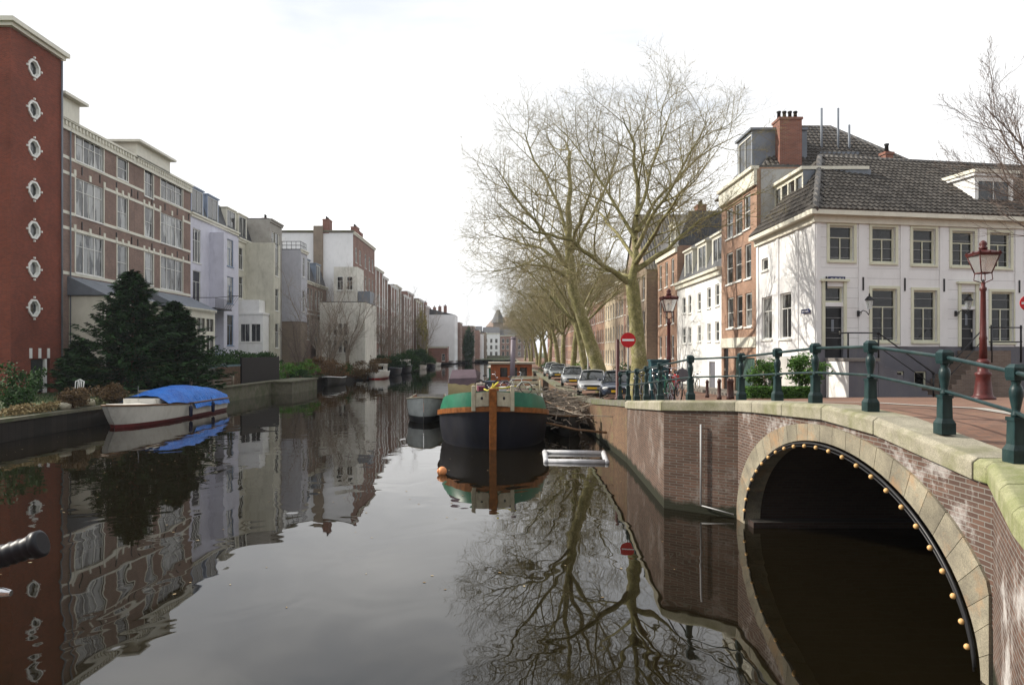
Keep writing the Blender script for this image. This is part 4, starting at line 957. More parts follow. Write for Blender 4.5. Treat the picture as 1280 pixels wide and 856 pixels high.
mb.tube([(P2[0], P2[1], 1.6), P2], .035, 8); mb.ball(P1, .07); mb.ball(P2, .07)
mb.build('handrail', M_dark, s1)
M_stepbr = brick('step_brick', (.2, .15, .12), (.15, .11, .09), (.2, .18, .16))
s2 = thing('front_steps', 'brick steps with slanting handrail under the second black door', 'steps', FS.p(5.6, -.6, 1.6))
zl = d2[2]; ua, ub = d2[0]-.2, d2[1]+.3
MB().box(FS, ua, ub, -1.5, -.045, 1.0, zl-.01).build('landing', M_stepbr, s2)
mb = MB()
for k in range(ns): mb.box(FS, ua-(k+1)*.22, ua-k*.22-.002, -1.45, -.045, 1.0, zl-.02-(k+1)*(zl-1.8)/(ns+1))
mb.build('step', M_stepbr, s2)
mb = MB().tube([FS.p(ua, -1.45, zl+.95), FS.p(ua-2.1, -1.45, 2.75)], .025, 6).tube([FS.p(ua, -1.45, zl+.5), FS.p(ua-2.1, -1.45, 2.3)], .02, 6)
mb.tube([FS.p(ua-2.1, -1.45, 1.5), FS.p(ua-2.1, -1.45, 2.75)], .03, 6)
for z in (zl+.35, zl+.95): mb.tube([FS.p(ua+.2, -1.48, z), FS.p(ub+.55, -1.48, z)], .03, 6)
for u in (ua+.3, ub+.5): mb.tube([FS.p(u, -1.48, zl-.5), FS.p(u, -1.48, zl+1.05)], .04, 6)
mb.build('handrail', M_dark, s2)
# brick house behind with side wall and big roof
F = RF(13, 37.02); wins = []
for r_ in ([(908, 261, 916, 298), (918.5, 254, 928, 293), (930, 243, 938, 286)], [(908, 316, 916, 355), (919, 310, 927, 351), (931, 305, 939, 348)], [(909, 372, 917, 410), (920.5, 369, 928, 409), (931.5, 366, 940, 408)]):
    for q in r_: wins.append(PW(F, *q, 'sash'))
dr = [(.3, 3.6, 1.4, 3.4, paint('green_garage', (.045, .085, .07), .5)), (4.7, 5.6, 1.5, 3.9, M_dark)]
h2 = house('tall_brick_house', 'tall orange-brown brick house with white sashes and green garage door behind the corner house', F, 6.0, 10, 1.2, 13.2, M_brickwarm, wins, 'flat', doors=dr, corh=.9, cornice=True)
MB().box(F, .05, 5.95, -.06, .003, 3.95, 4.5).build('lintel', M_trim, h2)
MB().b(13.2, 22.9, 36.99, 37.015, 9, 13.1).build('side_wall', paint('grey_render', (.38, .38, .38), .7, .12, .7, dirt=(.25, .24, .22), dirt_amt=.5), h2)
tiled_roof(h2, (13.4, 37.3, 13.3), (22.6, 37.3, 13.0), (15.6, 41, 16.6), (18.6, 41, 16.6), M_tile2)
mb = MB().add([(13.4, 37.3, 13.3), (22.6, 37.3, 13.0), (22.6, 46, 13.0), (13.4, 46, 13.3), (15.6, 41, 16.6), (18.6, 41, 16.6)], [(0,1,5,4), (1,2,5), (2,3,4,5), (3,0,4)]).build('hipped_roof', M_tile, h2)
chimney(h2, WORLD, 14.9, 37.9, 12.9, 15.9, 1.15, 1.0, 4)
dormer(h2, F, 1.0, 3.4, 13.3, 15.4, .1, 3, M_lead, 'bar')
mb = MB()
for x in (17.2, 18.1, 18.7): mb.tube([(x, 39, 14), (x, 39, 16.9 if x < 18.5 else 16)], .06, 6)
mb.b(16.9, 19, 38.5, 39.5, 13.8, 14.4).build('flue', M_lead, h2)
# picket terrace on the corner house
ft = MB()
for k in range(16): ft.b(14.6+k*.25, 14.6+k*.25+.16, 36.9, 36.94, 11.0, 12.9)
ft.build('terrace_fence', M_trim, h2)
F = RF(13.6, 37.0)
# white row house
F = RF(13, 43.04); wins = []
ty = [(372, 392), (369, 391.7), (366, 388), (359.5, 385), (355, 382)]; by = [(409.7, 429.5), (409, 429), (407, 427), (404, 426.7), (401.5, 426.7)]
xs_ = [(853, 857), (860.5, 864), (872, 876), (884, 888.5), (894, 899)]
for k in range(5):
    for q in (ty, by): wins.append(PW(F, xs_[k][0], q[k][0], xs_[k][1], q[k][1], 'sash'))
h3 = house('white_house', 'long white painted house with five narrow sashes per floor and cream dormers', F, 11, 11, 1.1, 8.75, M_white, wins, 'mansard', doors=[(1.3, 2.6, 1.3, 3.1, M_plinth), (7.2, 8.2, 1.3, 3.4, M_plinth)], corh=.4, rh=2.8)
for q in ((853, 863, 350, 318), (869, 880, 343, 313), (887, 900, 334, 301)):
    a, b_ = sorted((F.pu(q[0]), F.pu(q[1]))); dormer(h3, F, a, b_, 8.85, 10.9, .15, 3, M_trim, 'bar')
chimney(h3, F, 4, 5, 11.4, 13.3, 1.4, .8, 3)
# orange brick house
F = RF(13, 54.05)
wins = [(u, u+.9, z, z+h_, 'sash') for u in (1.0, 3.1, 5.3) for (z, h_) in ((8.9, 2.0), (5.9, 2.0), (3.2, 1.8))]
h4 = house('orange_brick_house', 'narrow orange brick house with cream cornice beside the long white house', F, 7.0, 11, 1.1, 11.7, M_brickwarm, wins, 'mansard', corh=.5, rh=2.6)
dormer(h4, F, 1.4, 3.1, 11.8, 13.6, .2, 3, M_trim, 'bar'); chimney(h4, F, .7, 6, 13, 15.6, 1.3, .8, 3)
# grey brown gabled house standing forward
F = RF(12.1, 61.1)
wins = [(u, u+1.0, z, z+2.1, 'triple' if q == 1 else 'sash') for q, u in enumerate((.8, 3.3, 6.2, 8.6)) for z in (2.2, 5.2, 8.2)]+[(4.2, 5.2, 11.6, 13.2, 'sash')]
h5 = house('gabled_brick_house', 'grey-brown brick house with steep front gable behind the big plane tree', F, 10.6, 10, 1.0, 10.8, M_brickgrey, wins, 'gable', rh=5.5, rmat=M_tile, cornice=False)
chimney(h5, F, 5.3, 6, 15, 17.2, 1.2, .8, 2)
more = [(71.8, 78, 12.4, M_brickmid, 'mansard', 'red-brown brick house with white sashes beyond the gabled house'), (78.1, 84, 11.6, M_brickgrey, 'flat', 'grey-brown brick house between trees, with tall narrow windows'),
        (84.1, 93, 11.2, paint('sand_render', (.52, .44, .32), .7, .08), 'flat', 'sand coloured flat fronted house behind the leaning plane tree'), (93.1, 102, 10.8, M_brickwarm, 'mansard', 'warm brick house seen between the leaning trees'),
        (102.1, 111, 12.2, M_brickmid, 'mansard', 'brick house behind the third plane tree'), (111.1, 121, 10.6, M_trim, 'flat', 'cream house behind the distant plane trees'), (121.1, 132, 12.4, M_brickgrey, 'mansard', 'grey-brown house far along the right bank'),
        (132.1, 146, 11.6, M_brickwarm, 'flat', 'orange brick house far along the right bank'), (146.1, 162, 12.2, M_brickmid, 'mansard', 'distant brown house on the right bank, two before the last pale one'), (162.1, 180, 11, M_bpale, 'flat', 'distant pale brick house on the right bank'), (180.1, 215, 12, M_brickmid, 'mansard', 'last brick block visible far down the right bank')]
for (d0, d1_, zt, m_, rf, lb) in more:
    F = RF(13, d0); L = d1_-d0; n = max(3, int(L/2.2)); ws = grid_wins(L, 1.0, 4 if zt > 11.3 else 3, 2.75, n, 1.0, 1.75, 'cross' if n > 3 else 'sash', .3, 1.2)
    ws = [w_ for w_ in ws if w_[3] < zt-.5]
    h = house('row_house', lb, F, L-.05, 11, .9, zt, m_, ws, rf, rh=2.6)
    if rf == 'mansard': dormer(h, F, L*.35, L*.65, zt+.1, zt+2.0, .2, 3, M_trim, 'bar')
    chimney(h, F, L*.8, 4.5, zt, zt+3.6, 1.3, .8, 3)
# ------------------------------------------------------------------ TREES AND PLANTS
M_plane = barkmat('plane_bark', (.13, .125, .04), (.22, .20, .075), (.36, .32, .19))
M_twig = barkmat('twig_bark', (.19, .165, .075), (.27, .23, .11), (.33, .28, .16))
M_redtwig = barkmat('reddish_bark', (.11, .085, .07), (.16, .12, .10), (.2, .16, .13))
M_birch = barkmat('pale_bark', (.20, .15, .11), (.28, .23, .18), (.36, .31, .26))
def rot_about(d, ang, az):
    d = d.normalized(); o = d.orthogonal().normalized(); o = Matrix.Rotation(az, 3, d) @ o
    return (d*math.cos(ang)+o*math.sin(ang)).normalized()
class Tree:
    def __init__(s, seed, up=.12, wob=.22, droop=0):
        s.r = random.Random(seed); s.big = MB(); s.tw = MB(); s.up = up; s.wob = wob; s.n = 0; s.seeds = MB()
    def seg_poly(s, pts, rad, level):
        (s.big if level < 2 else s.tw).tube(pts, rad, 8 if level == 0 else 6 if level == 1 else 4 if level == 2 else 3, caps=False); s.n += 1
    def grow(s, p, d, L, r0, level, maxl, kids, spread=.75, fr=.25):
        r = s.r; n = 6 if level < 2 else 4 if level == 2 else 3 if level == 3 else 2
        pts = [Vector(p)]; d = d.normalized(); rad = [r0]
        for i in range(n):
            j = Vector((r.uniform(-1, 1), r.uniform(-1, 1), r.uniform(-1, 1)))*s.wob
            d = (d+j+Vector((0, 0, s.up))).normalized(); pts.append(pts[-1]+d*(L/n)); rad.append(r0*(1-.8*(i+1)/n)+.0015)
        s.seg_poly(pts, rad, level)
        s.spawn(pts, rad, L, level, maxl, kids, spread, fr)
    def spawn(s, pts, rad, L, level, maxl, kids, spread, fr=.25):
        if level >= maxl: return
        r = s.r; n = len(pts)-1; k = kids[min(level, len(kids)-1)]
        for q in range(k):
            t = fr+(1-fr)*(q+r.random()*.9)/k; f = t*n; i = min(int(f), n-1); g = f-i
            p = pts[i].lerp(pts[i+1], g); d = (pts[i+1]-pts[i]).normalized()
            az = q*2.4+r.uniform(-.6, .6); an = spread*r.uniform(.65, 1.25)
            nl = L*r.uniform(.40, .66)*(1.15-.5*t)*(1.12 if level >= 1 else 1)
            s.grow(p, rot_about(d, an, az), nl, max(.0032, min(rad[i]*.6, nl*.0115+.002)), level+1, maxl, kids, spread, .15)
    def limb(s, pts, r0, r1, kids, maxl, level=0, spread=.75, fr=.2, childL=None):
        P = [Vector(p) for p in pts]; Q = [P[0]]
        for i in range(len(P)-1):
            for k in (1, 2, 3):
                t = k/3; v = P[i].lerp(P[i+1], t)
                if k < 3: v += Vector((s.r.uniform(-1, 1), s.r.uniform(-1, 1), s.r.uniform(-1, 1)))*(P[i+1]-P[i]).length*.035
                Q.append(v)
        n = len(Q); rad = [r0+(r1-r0)*(i/(n-1))**.8 for i in range(n)]
        s.seg_poly(Q, rad, level)
        L = sum((Q[i+1]-Q[i]).length for i in range(n-1))
        s.spawn(Q, rad, childL or L*.9, max(level, 0), maxl, kids, spread, fr)
    def build(s, name, label, group, base, mt=None, mtw=None, balls=0, cat='tree'):
        t = thing(name, label, cat, base, group)
        vv = list(s.tw.v)
        for i in range(balls):
            v = s.r.choice(vv); s.tw.ball((v[0], v[1], v[2]-.08), .028, 5, 4)
        s.big.build('trunk', mt or M_plane, t); s.tw.build('crown', mtw or M_twig, t)
        if balls and s.tw.v:
            pass
        return t
def P31(x, y, dd=0, d=31.0): return at(x, y, d+dd)[:1]+(d+dd,)+(at(x, y, d+dd)[2],)
bz = stz(5.75, 31)-.1
T = Tree(3, up=.055, wob=.2)
trunk = [P31(798, 500), P31(799, 450), P31(795, 400), P31(790, 352)]
T.seg_poly([Vector(p) for p in trunk], [.42, .33, .30, .29], 0)
KD = (10, 7, 5, 3)
T.limb([P31(790, 354), P31(795, 320), P31(797, 260, .3), P31(793, 180), P31(778, 145)], .20, .02, KD, 4, childL=6.4, spread=.9)
T.limb([P31(790, 356), P31(755, 333, -.5), P31(715, 300, -1), P31(668, 290, -1.5), P31(625, 255, -1.5)], .15, .02, KD, 4, childL=6, spread=.85)
T.limb([P31(794, 338), P31(835, 312, .5), P31(875, 275, 1), P31(948, 240, 1)], .14, .02, KD, 4, childL=5.5, spread=.85)
T.limb([P31(796, 310), P31(820, 262, -.7), P31(850, 215, -1.5), P31(885, 150, -2)], .11, .015, KD, 4, childL=6, spread=.85)
T.limb([P31(795, 300), P31(765, 250, .8), P31(735, 205, 1.4), P31(705, 165, 2)], .10, .015, KD, 4, childL=6, spread=.85)
T.limb([P31(795, 325), P31(770, 290, 2), P31(745, 262, 4), P31(700, 215, 5)], .10, .015, KD, 4, childL=5)
T.limb([P31(794, 330), P31(820, 290, -2), P31(845, 250, -4), P31(865, 225, -5)], .12, .015, KD, 4, childL=4)
T.limb([P31(796, 270), P31(812, 215, 1.5), P31(832, 160, 2.5), P31(840, 130, 3)], .09, .012, KD, 4, childL=5.5)
T.limb([P31(791, 346), P31(760, 338, 1), P31(728, 330, 2), P31(690, 345, 3)], .09, .012, KD, 4, childL=4)
T.limb([P31(795, 290), P31(830, 240, 2), P31(876, 195, 3), P31(930, 165, 3)], .10, .012, KD, 4, childL=5.5)
T.build('plane_tree', 'big bare plane tree with wide forking crown behind the no-entry sign', 'plane trees along the right quay', (5.75, 31, bz), balls=110)
# leaning second tree
def P43(x, y, dd=0): return P31(x, y, dd, 43.0)
T = Tree(8, up=.055, wob=.2)
tr = [P43(755, 488), P43(745, 450), P43(730, 405), P43(716, 362), P43(712, 320)]
T.seg_poly([Vector(p) for p in tr], [.52, .42, .35, .32, .28], 0)
KD2 = (10, 7, 5, 3)
T.limb([P43(712, 322), P43(710, 260), P43(712, 190, .5), P43(706, 175, 1)], .24, .03, KD2, 4, childL=7.5, spread=.9)
T.limb([P43(714, 340), P43(680, 290, -1), P43(640, 240, -2), P43(620, 210, -2)], .15, .02, KD2, 4, childL=6.5, spread=.85)
T.limb([P43(712, 335), P43(676, 310, 1), P43(640, 300, 2), P43(605, 290, 2)], .14, .02, KD2, 4, childL=7, spread=.85)
T.limb([P43(713, 318), P43(740, 270, 0), P43(765, 215, 0), P43(780, 170, 0)], .13, .02, KD2, 4, childL=7)
T.limb([P43(711, 300), P43(690, 240, 2), P43(660, 180, 3), P43(655, 165, 3)], .13, .02, KD2, 4, childL=6.5)
T.limb([P43(713, 310), P43(725, 280, -3), P43(738, 240, -5), P43(745, 215, -6)], .15, .02, KD2, 4, childL=5)
T.limb([P43(713, 350), P43(690, 335, -2), P43(655, 330, -4), P43(615, 340, -5)], .11, .015, KD2, 4, childL=6.5)
T.build('plane_tree', 'bare plane tree with thick trunk leaning left over the canal', 'plane trees along the right quay', (P43(755, 488)[0], 43, 1.2), balls=90)
# generic planes further down: two meshes, copied
def plane_generic(seed, h, lean):
    T = Tree(seed, up=.05, wob=.2); r = T.r
    lx = lean
    T.seg_poly([Vector((0, 0, -.1)), Vector((lx*.2, 0, 1.4)), Vector((lx*.55, .1, 3.0)), Vector((lx, .1, 4.4))], [.36, .29, .26, .22], 0)
    T.limb([(lx, .1, 4.2), (lx-.4, 0, 7), (lx+.3, .3, 9.6), (lx-.1, .1, h)], .17, .02, (9, 8, 6, 4), 4, childL=7, spread=.9)
    for k in range(7):
        a = k*.9+r.uniform(-.3, .3); o = 3.6+r.random()*1.6+(.8 if math.cos(a) < -.2 else 0)
        T.limb([(lx, .1, 4.0+.2*k), (lx+math.cos(a)*o*.4, math.sin(a)*o*.4, 6+.3*k), (lx+math.cos(a)*o*.75, math.sin(a)*o*.75, 7.6+.5*k), (lx+math.cos(a)*o*1.15, math.sin(a)*o*1.15, 8.4+.5*k)], .11, .015, (9, 7, 6, 4), 4, childL=5.5, spread=.85)
    return T
g1 = plane_generic(21, 12.5, -.7).build('plane_tree', 'third bare plane tree along the quay, beside the silver car', 'plane trees along the right quay', (0, 0, 0))
g2 = plane_generic(34, 11.5, .3).build('plane_tree', 'fourth bare plane tree along the right quay', 'plane trees along the right quay', (0, 0, 0))
place(g1, (6.4, 56, 1.25), .2); place(g2, (6.3, 66, 1.25), -.5)
ordn = ['fifth', 'sixth', 'seventh', 'eighth', 'ninth', 'tenth', 'eleventh', 'twelfth', 'thirteenth']
for i, d in enumerate((77, 87, 98, 110, 123, 138, 155, 175, 200)):
    place(copy_tree(g1 if i % 2 else g2), (6.3-.05*i+.4*(i % 2), d, 1.25), (.9, -.4, .2, .7, -.8, .4, 1.3, -.2, .6)[i], (.92, 1.05, .88, 1.0, .9, 1.06, .95, 1.0, .9)[i], ordn[i]+' bare plane tree counting from the bridge along the right quay', 'plane trees along the right quay')
# right-edge tree near the bridge
T = Tree(5, up=.06, wob=.17)
bx, by_ = 18.3, 20.5; z0 = stz(bx, by_)-.1
T.seg_poly([Vector((bx, by_, z0)), Vector((bx-.1, by_, z0+1.4)), Vector((bx-.2, by_, z0+3))], [.3, .24, .22], 0)
for (q, r_) in (([(0, 0, 2.8), (-1.4, .2, 5), (-2.8, .3, 7.0), (-4.2, .4, 8.6)], .1), ([(0, 0, 3), (-1.2, -.6, 6), (-2.0, -1, 9), (-2.6, -1.2, 12.5)], .12), ([(0, 0, 2.4), (-1.6, -.4, 3.9), (-3.2, -.6, 5.3), (-4.8, -.6, 6.6)], .09),
                ([(0, 0, 3), (.2, .4, 6), (.4, .6, 9), (0, .8, 13)], .14), ([(0, 0, 3), (1.6, -.5, 5.5), (3, -1, 8), (4, -1.2, 10)], .11), ([(0, 0, 2.9), (-.6, 1.2, 5), (-1.6, 2.5, 7.5), (-2.4, 3, 9.5)], .1)):
    T.limb([(bx-.2+a, by_+b_, z0+c) for a, b_, c in q], r_*.75, .01, (8, 6, 5, 3), 4, childL=4.6, spread=.5)
T.build('bare_tree', 'bare reddish tree whose twigs reach in at the right edge over the corner house', None, (bx, by_, z0), M_redtwig, M_redtwig)
# bare pale trees on the left bank
def thin_tree(seed, h, lean=(0, 0), n=5):
    T = Tree(seed, up=.1, wob=.17)
    for k in range(n):
        a = k*2*math.pi/n+seed; o = h*.34
        T.limb([(0, 0, -.1), (math.cos(a)*.3+lean[0]*.3, math.sin(a)*.3, h*.25), (math.cos(a)*o*.6+lean[0]*.7, math.sin(a)*o*.6+lean[1]*.5, h*.6), (math.cos(a)*o+lean[0], math.sin(a)*o+lean[1], h*(.85+.15*(k % 2)))], .11, .015, (10, 7, 4), 3, childL=h*.42, spread=.65)
    return T
tt = [((-21.6, 84, 1), 12, 'tall pale bare tree in front of the low whitewashed building'), ((-21.5, 76, 1), 6.0, 'small brown bare tree beside the bright green bushes'), ((-21.3, 98, 1), 13, 'tall bare tree at the corner of the whitewashed building'),
      ((-20.9, 122, .9), 14, 'bare tree in front of the brick row beyond the white gable'), ((-20.9, 150, .9), 14, 'yellowish bare tree halfway along the distant brick row'), ((-20.7, 185, .9), 15, 'bare tree just before the far white gable house'), ((-20.0, 300, .9), 20, 'bare crown rising above the far ivy house'), ((-21.8, 90, 1), 9, 'pale bare tree between the brown undergrowth and the dormer brick houses'), ((-20.9, 108, .9), 12, 'bare tree behind the white cabin boat'), ((-20.9, 135, .9), 12, 'slender bare tree before the second brick house of the far row'), ((-22, 92, 1), 7, 'low bare tree near the moored sloop on the left bank')]
for i, (loc, h, lb) in enumerate(tt):
    T = thin_tree(40+i, h, (1.5 if i == 3 else 0, 0)); place(T.build('bare_tree', lb, None, (0, 0, 0), M_birch if i != 1 else M_redtwig, M_birch if i != 1 else M_redtwig), loc, 0)

# leafy things
def leaves(mb, c, rad, n, s, r, clumps=14, flat=.8):
    cl = []
    for k in range(clumps):
        v = Vector((r.gauss(0, 1), r.gauss(0, 1), r.gauss(0, 1))).normalized()*r.uniform(.45, .95)
        cl.append((Vector((c[0]+v.x*rad[0], c[1]+v.y*rad[1], c[2]+v.z*rad[2])), r.uniform(.2, .42)))
    for i in range(n):
        q, w_ = r.choice(cl); v = Vector((r.gauss(0, 1), r.gauss(0, 1), r.gauss(0, 1)))
        v = v.normalized()*(r.random()**.5)*w_
        p = q+Vector((v.x*rad[0]*1.2, v.y*rad[1]*1.2, v.z*rad[2]*1.2))
        a = Vector((r.gauss(0, 1), r.gauss(0, 1), r.gauss(0, 1)*flat)).normalized()*s*r.uniform(.6, 1.3); b_ = a.orthogonal().normalized()*s*.5
        mb.add([p-a, p-b_, p+a, p+b_], [(0, 1, 2, 3)])
L_hedge = leafmat('hedge_leaf', (.015, .04, .012), (.05, .10, .03)); L_bright = leafmat('bright_leaf', (.04, .11, .015), (.11, .22, .04)); L_brown = leafmat('brown_leaf', (.09, .055, .03), (.17, .10, .05))
L_conif = leafmat('conifer_needle', (.012, .034, .012), (.042, .088, .03)); L_box = leafmat('box_leaf', (.03, .08, .015), (.09, .17, .035)); L_ivy = leafmat('ivy_leaf', (.012, .03, .012), (.035, .065, .025)); L_yel = leafmat('yellow_leaf', (.16, .15, .04), (.28, .22, .06)); L_rust = leafmat('rust_leaf', (.07, .045, .025), (.13, .085, .04))
rr_ = random.Random(77)
def bush(name, label, cat, c, rad, n, s, mat, group=None, clumps=14, stem=True):
    t = thing(name, label, cat, (c[0], c[1], c[2]-rad[2]), group)
    mb = MB(); leaves(mb, c, rad, n, s, rr_, clumps); mb.build('foliage', mat, t)
    if stem:
        mb = MB()
        for k in range(4): a = k*1.6; mb.tube([(c[0], c[1], c[2]-rad[2]-.1), (c[0]+math.cos(a)*rad[0]*.2, c[1]+math.sin(a)*rad[1]*.2, c[2]-rad[2]*.2), (c[0]+math.cos(a)*rad[0]*.5, c[1]+math.sin(a)*rad[1]*.5, c[2]+rad[2]*.4)], [.05, .03, .01], 5)
        mb.build('stem', M_wood, t)
    return t
def conifer(label, loc, h, rad, seed, dens=1.0):
    r = random.Random(seed); t = thing('conifer', label, 'tree', loc, 'dark conifers behind the white boat')
    MB().tube([(loc[0], loc[1], loc[2]-.2), (loc[0]+.1, loc[1], loc[2]+h*.5), (loc[0], loc[1], loc[2]+h*.97)], [.22, .12, .02], 7).build('trunk', M_wood, t)
    lm = MB(); bm_ = MB()
    nb = int(105*dens)
    for k in range(nb):
        f = .04+.95*((k+r.random())/nb); z = loc[2]+h*f
        L = rad*((1-f)**.78)*(r.uniform(.55, .95) if k % 3 else r.uniform(.95, 1.2))+.12; a = k*2.399+r.uniform(-.3, .3)
        pts = []
        for j in range(6):
            q = j/5; pts.append(Vector((loc[0]+math.cos(a)*L*q, loc[1]+math.sin(a)*L*q, z-L*.10*q+L*.32*q*q*(1 if f > .3 else .5))))
        bm_.tube(pts, [.03, .025, .02, .015, .01, .005], 3, caps=False)
        m_ = int(30+130*L/rad)
        for j in range(m_):
            q = (j+r.random())/m_; q = .12+.92*q; i = min(int(q*5), 4); p = pts[i].lerp(pts[i+1], min(1.15, q*5-i))
            side = Vector((-math.sin(a), math.cos(a), 0))*r.uniform(-1, 1)*L*.30*(1.1-q)
            p = p+side+Vector((0, 0, r.uniform(-.16, .08)))
            dr = (Vector((math.cos(a), math.sin(a), r.uniform(-.5, .3)))+side*1.4+Vector((r.gauss(0, .35), r.gauss(0, .35), 0))).normalized()*r.uniform(.2, .42)
            w_ = dr.cross(Vector((r.gauss(0, .4), r.gauss(0, .4), 1))).normalized()*r.uniform(.05, .11)
            lm.add([p-w_, p+w_, p+dr+w_*.3, p+dr-w_*.3], [(0, 1, 2, 3)])
    bm_.build('branch', M_wood, t); lm.build('foliage', L_conif, t); return t
conifer('large dark conifer standing behind the white boat with the blue cover', (-24.3, 47.0, 1.0), 8.0, 4.1, 5, 2.0)
conifer('lower dark conifer to the right of the large conifer', (-22.9, 50.0, 1.0), 6.2, 3.6, 9, 1.6)
conifer('small dark conifer beside the foot of the red tower', (-27.3, 46.2, 1.0), 3.4, 1.7, 12, .9)
# hedges and shrubs of the left gardens
for (x, y, d, rx, rz, lb, mt, s) in (
    (262, 448, 70, 2.2, 1.1, 'dark green shrub below the lilac house balcony', L_hedge, .12), (300, 450, 74, 2.6, 1.0, 'dark green shrub above the black fence', L_hedge, .12), (330, 448, 77, 2.2, .9, 'green shrub below the beige house wing', L_hedge, .12),
    (245, 455, 62, 1.6, 1.1, 'dark shrub right of the conifers', L_ivy, .12), (360, 463, 73, 1.0, 1.0, 'bright green bush right of the black fence', L_bright, .1), (384, 460, 76, 1.2, 1.0, 'bright green bush by the landing stage', L_bright, .1),
    (375, 470, 74, 1.6, .6, 'low dark bush at the landing stage', L_ivy, .1), (412, 462, 84, 2.8, 1.4, 'brown leafless undergrowth behind the small sloop', L_brown, .12), (444, 462, 92, 3.0, 1.3, 'rust brown undergrowth before the whitewashed building', L_rust, .12),
    (430, 476, 86, 1.0, .8, 'green reeds beside the small sloop', L_hedge, .13), (462, 458, 104, 3.0, 1.5, 'brown shrubs behind the white cabin boat', L_rust, .14), (484, 456, 118, 3.4, 1.6, 'dark green shrubs behind the white cabin boat', L_ivy, .16),
    (503, 455, 132, 3.6, 1.7, 'dark shrubs below the brick row', L_hedge, .18), (516, 450, 150, 4, 2.2, 'dark green ivy bank by the dark boats', L_ivy, .2), (527, 449, 172, 4.5, 2.4, 'far shrubs before the brick shed', L_hedge, .22)):
    X_, Y_, Z_ = at(x, y, d); bush('shrub', lb, 'shrub', (X_, Y_, max(Z_, .9+rz*.6)), (rx, 1.6, rz), int(900*rx), s, mt, 'shrubs along the left bank', 18)
bush('yellow_ivy', 'tall yellow-green climber on the distant brick row', 'climber', (-21.6, 190, 8), (1.5, 5, 7), 2600, .28, L_yel, clumps=30, stem=True)
bush('dark_ivy', 'dark ivy covering the wall of a far flat-topped house', 'climber', (-12.2, 248.5, 6), (2.2, .8, 6.2), 4200, .35, L_ivy, clumps=50, stem=True)
for (c, r_, lb) in (((-20.9, 35.0, 1.5), .75, 'round rust-brown bush at the left edge of the quay garden'), ((-21.0, 38.4, 1.55), .85, 'round rust-brown bush beside the tower door')):
    bush('ball_bush', lb, 'shrub', c, (r_, r_, .55), 2600, .06, L_rust, 'rust-brown ball bushes', 40)
bush('hedge', 'green hedge at the far left edge before the red tower', 'hedge', (-22.6, 33.6, 2.0), (1.0, 1.6, 1.1), 2200, .09, L_hedge, clumps=26)
for (x, y, d, rx) in ((60, 512, 33, .8), (110, 507, 36, 1.0), (25, 520, 31, .8), (85, 505, 38, .7)):
    pass
bush('dry_plants', 'dry brown and yellow plants along the quay edge below the tower', 'plant', (-21.2, 32.5, 1.15), (.5, 3.0, .28), 2400, .07, leafmat('dry_leaf', (.16, .11, .05), (.30, .24, .12)), clumps=30, stem=False)
bush('quay_ivy', 'low green and dry creeper along the timber quay beside the white boat', 'plant', (-21.2, 39.0, 1.1), (.4, 4.2, .22), 2200, .07, leafmat('creeper_leaf', (.06, .07, .03), (.2, .2, .1)), clumps=30, stem=False)
# plants by the corner house
for (x, y, d, r_, lb) in ((955, 470, 29, .75, 'round green bay tree by the green garage door'), (1006, 466, 27.5, .8, 'round green bay tree before the white corner house')):
    X_, Y_, Z_ = at(x, y, d); zg = stz(X_, Y_)
    t = thing('bay_tree', lb, 'small tree', (X_, Y_, zg), 'bay trees at the corner house'); mb = MB(); leaves(mb, (X_, Y_, Z_+.1), (r_, r_, .65), 2200, .07, rr_, 26); mb.build('crown', L_box, t)
    MB().tube([(X_, Y_, zg-.05), (X_+.04, Y_, zg+.6), (X_-.03, Y_, Z_+.2)], [.05, .04, .03], 6).build('trunk', M_birch, t)
    MB().lathe((X_, Y_, zg), [(.16, 0), (.24, .38), (.26, .4), (.23, .4), (.2, .36)], 12).build('pot', M_chim, t)
X_, Y_, Z_ = at(975, 487, 26.5)
t = thing('box_hedge', 'low clipped green box hedge at the foot of the corner house', 'hedge', (10.1, 26.5, stz(10, 26.5))); zg = stz(10, 26.5)
mb = MB(); r = rr_
for i in range(6500):
    a = r.random()
    x = 8.9+2.6*a; y = 26.3+r.random()*.5; z = zg+.03+.42*r.random(); p = Vector((x, y, z)); aa = Vector((r.gauss(0, 1), r.gauss(0, 1), r.gauss(0, 1))).normalized()*.05; bb = aa.orthogonal().normalized()*.03
    mb.add([p-aa, p-bb, p+aa, p+bb], [(0,1,2,3)])
mb.build('foliage', L_box, t)
# ground cover
mb = MB()
for i in range(9000):
    y = r.uniform(28, 100); x = r.uniform(-31, -21.2); h = r.uniform(.06, .2); a = r.random()*6.28
    mb.add([(x, y, .98), (x+.05*math.cos(a), y+.05*math.sin(a), .98), (x+r.uniform(-.06, .06), y+r.uniform(-.06, .06), .98+h)], [(0, 1, 2)])
tag(mb.build('grass', L_hedge), kind='stuff')
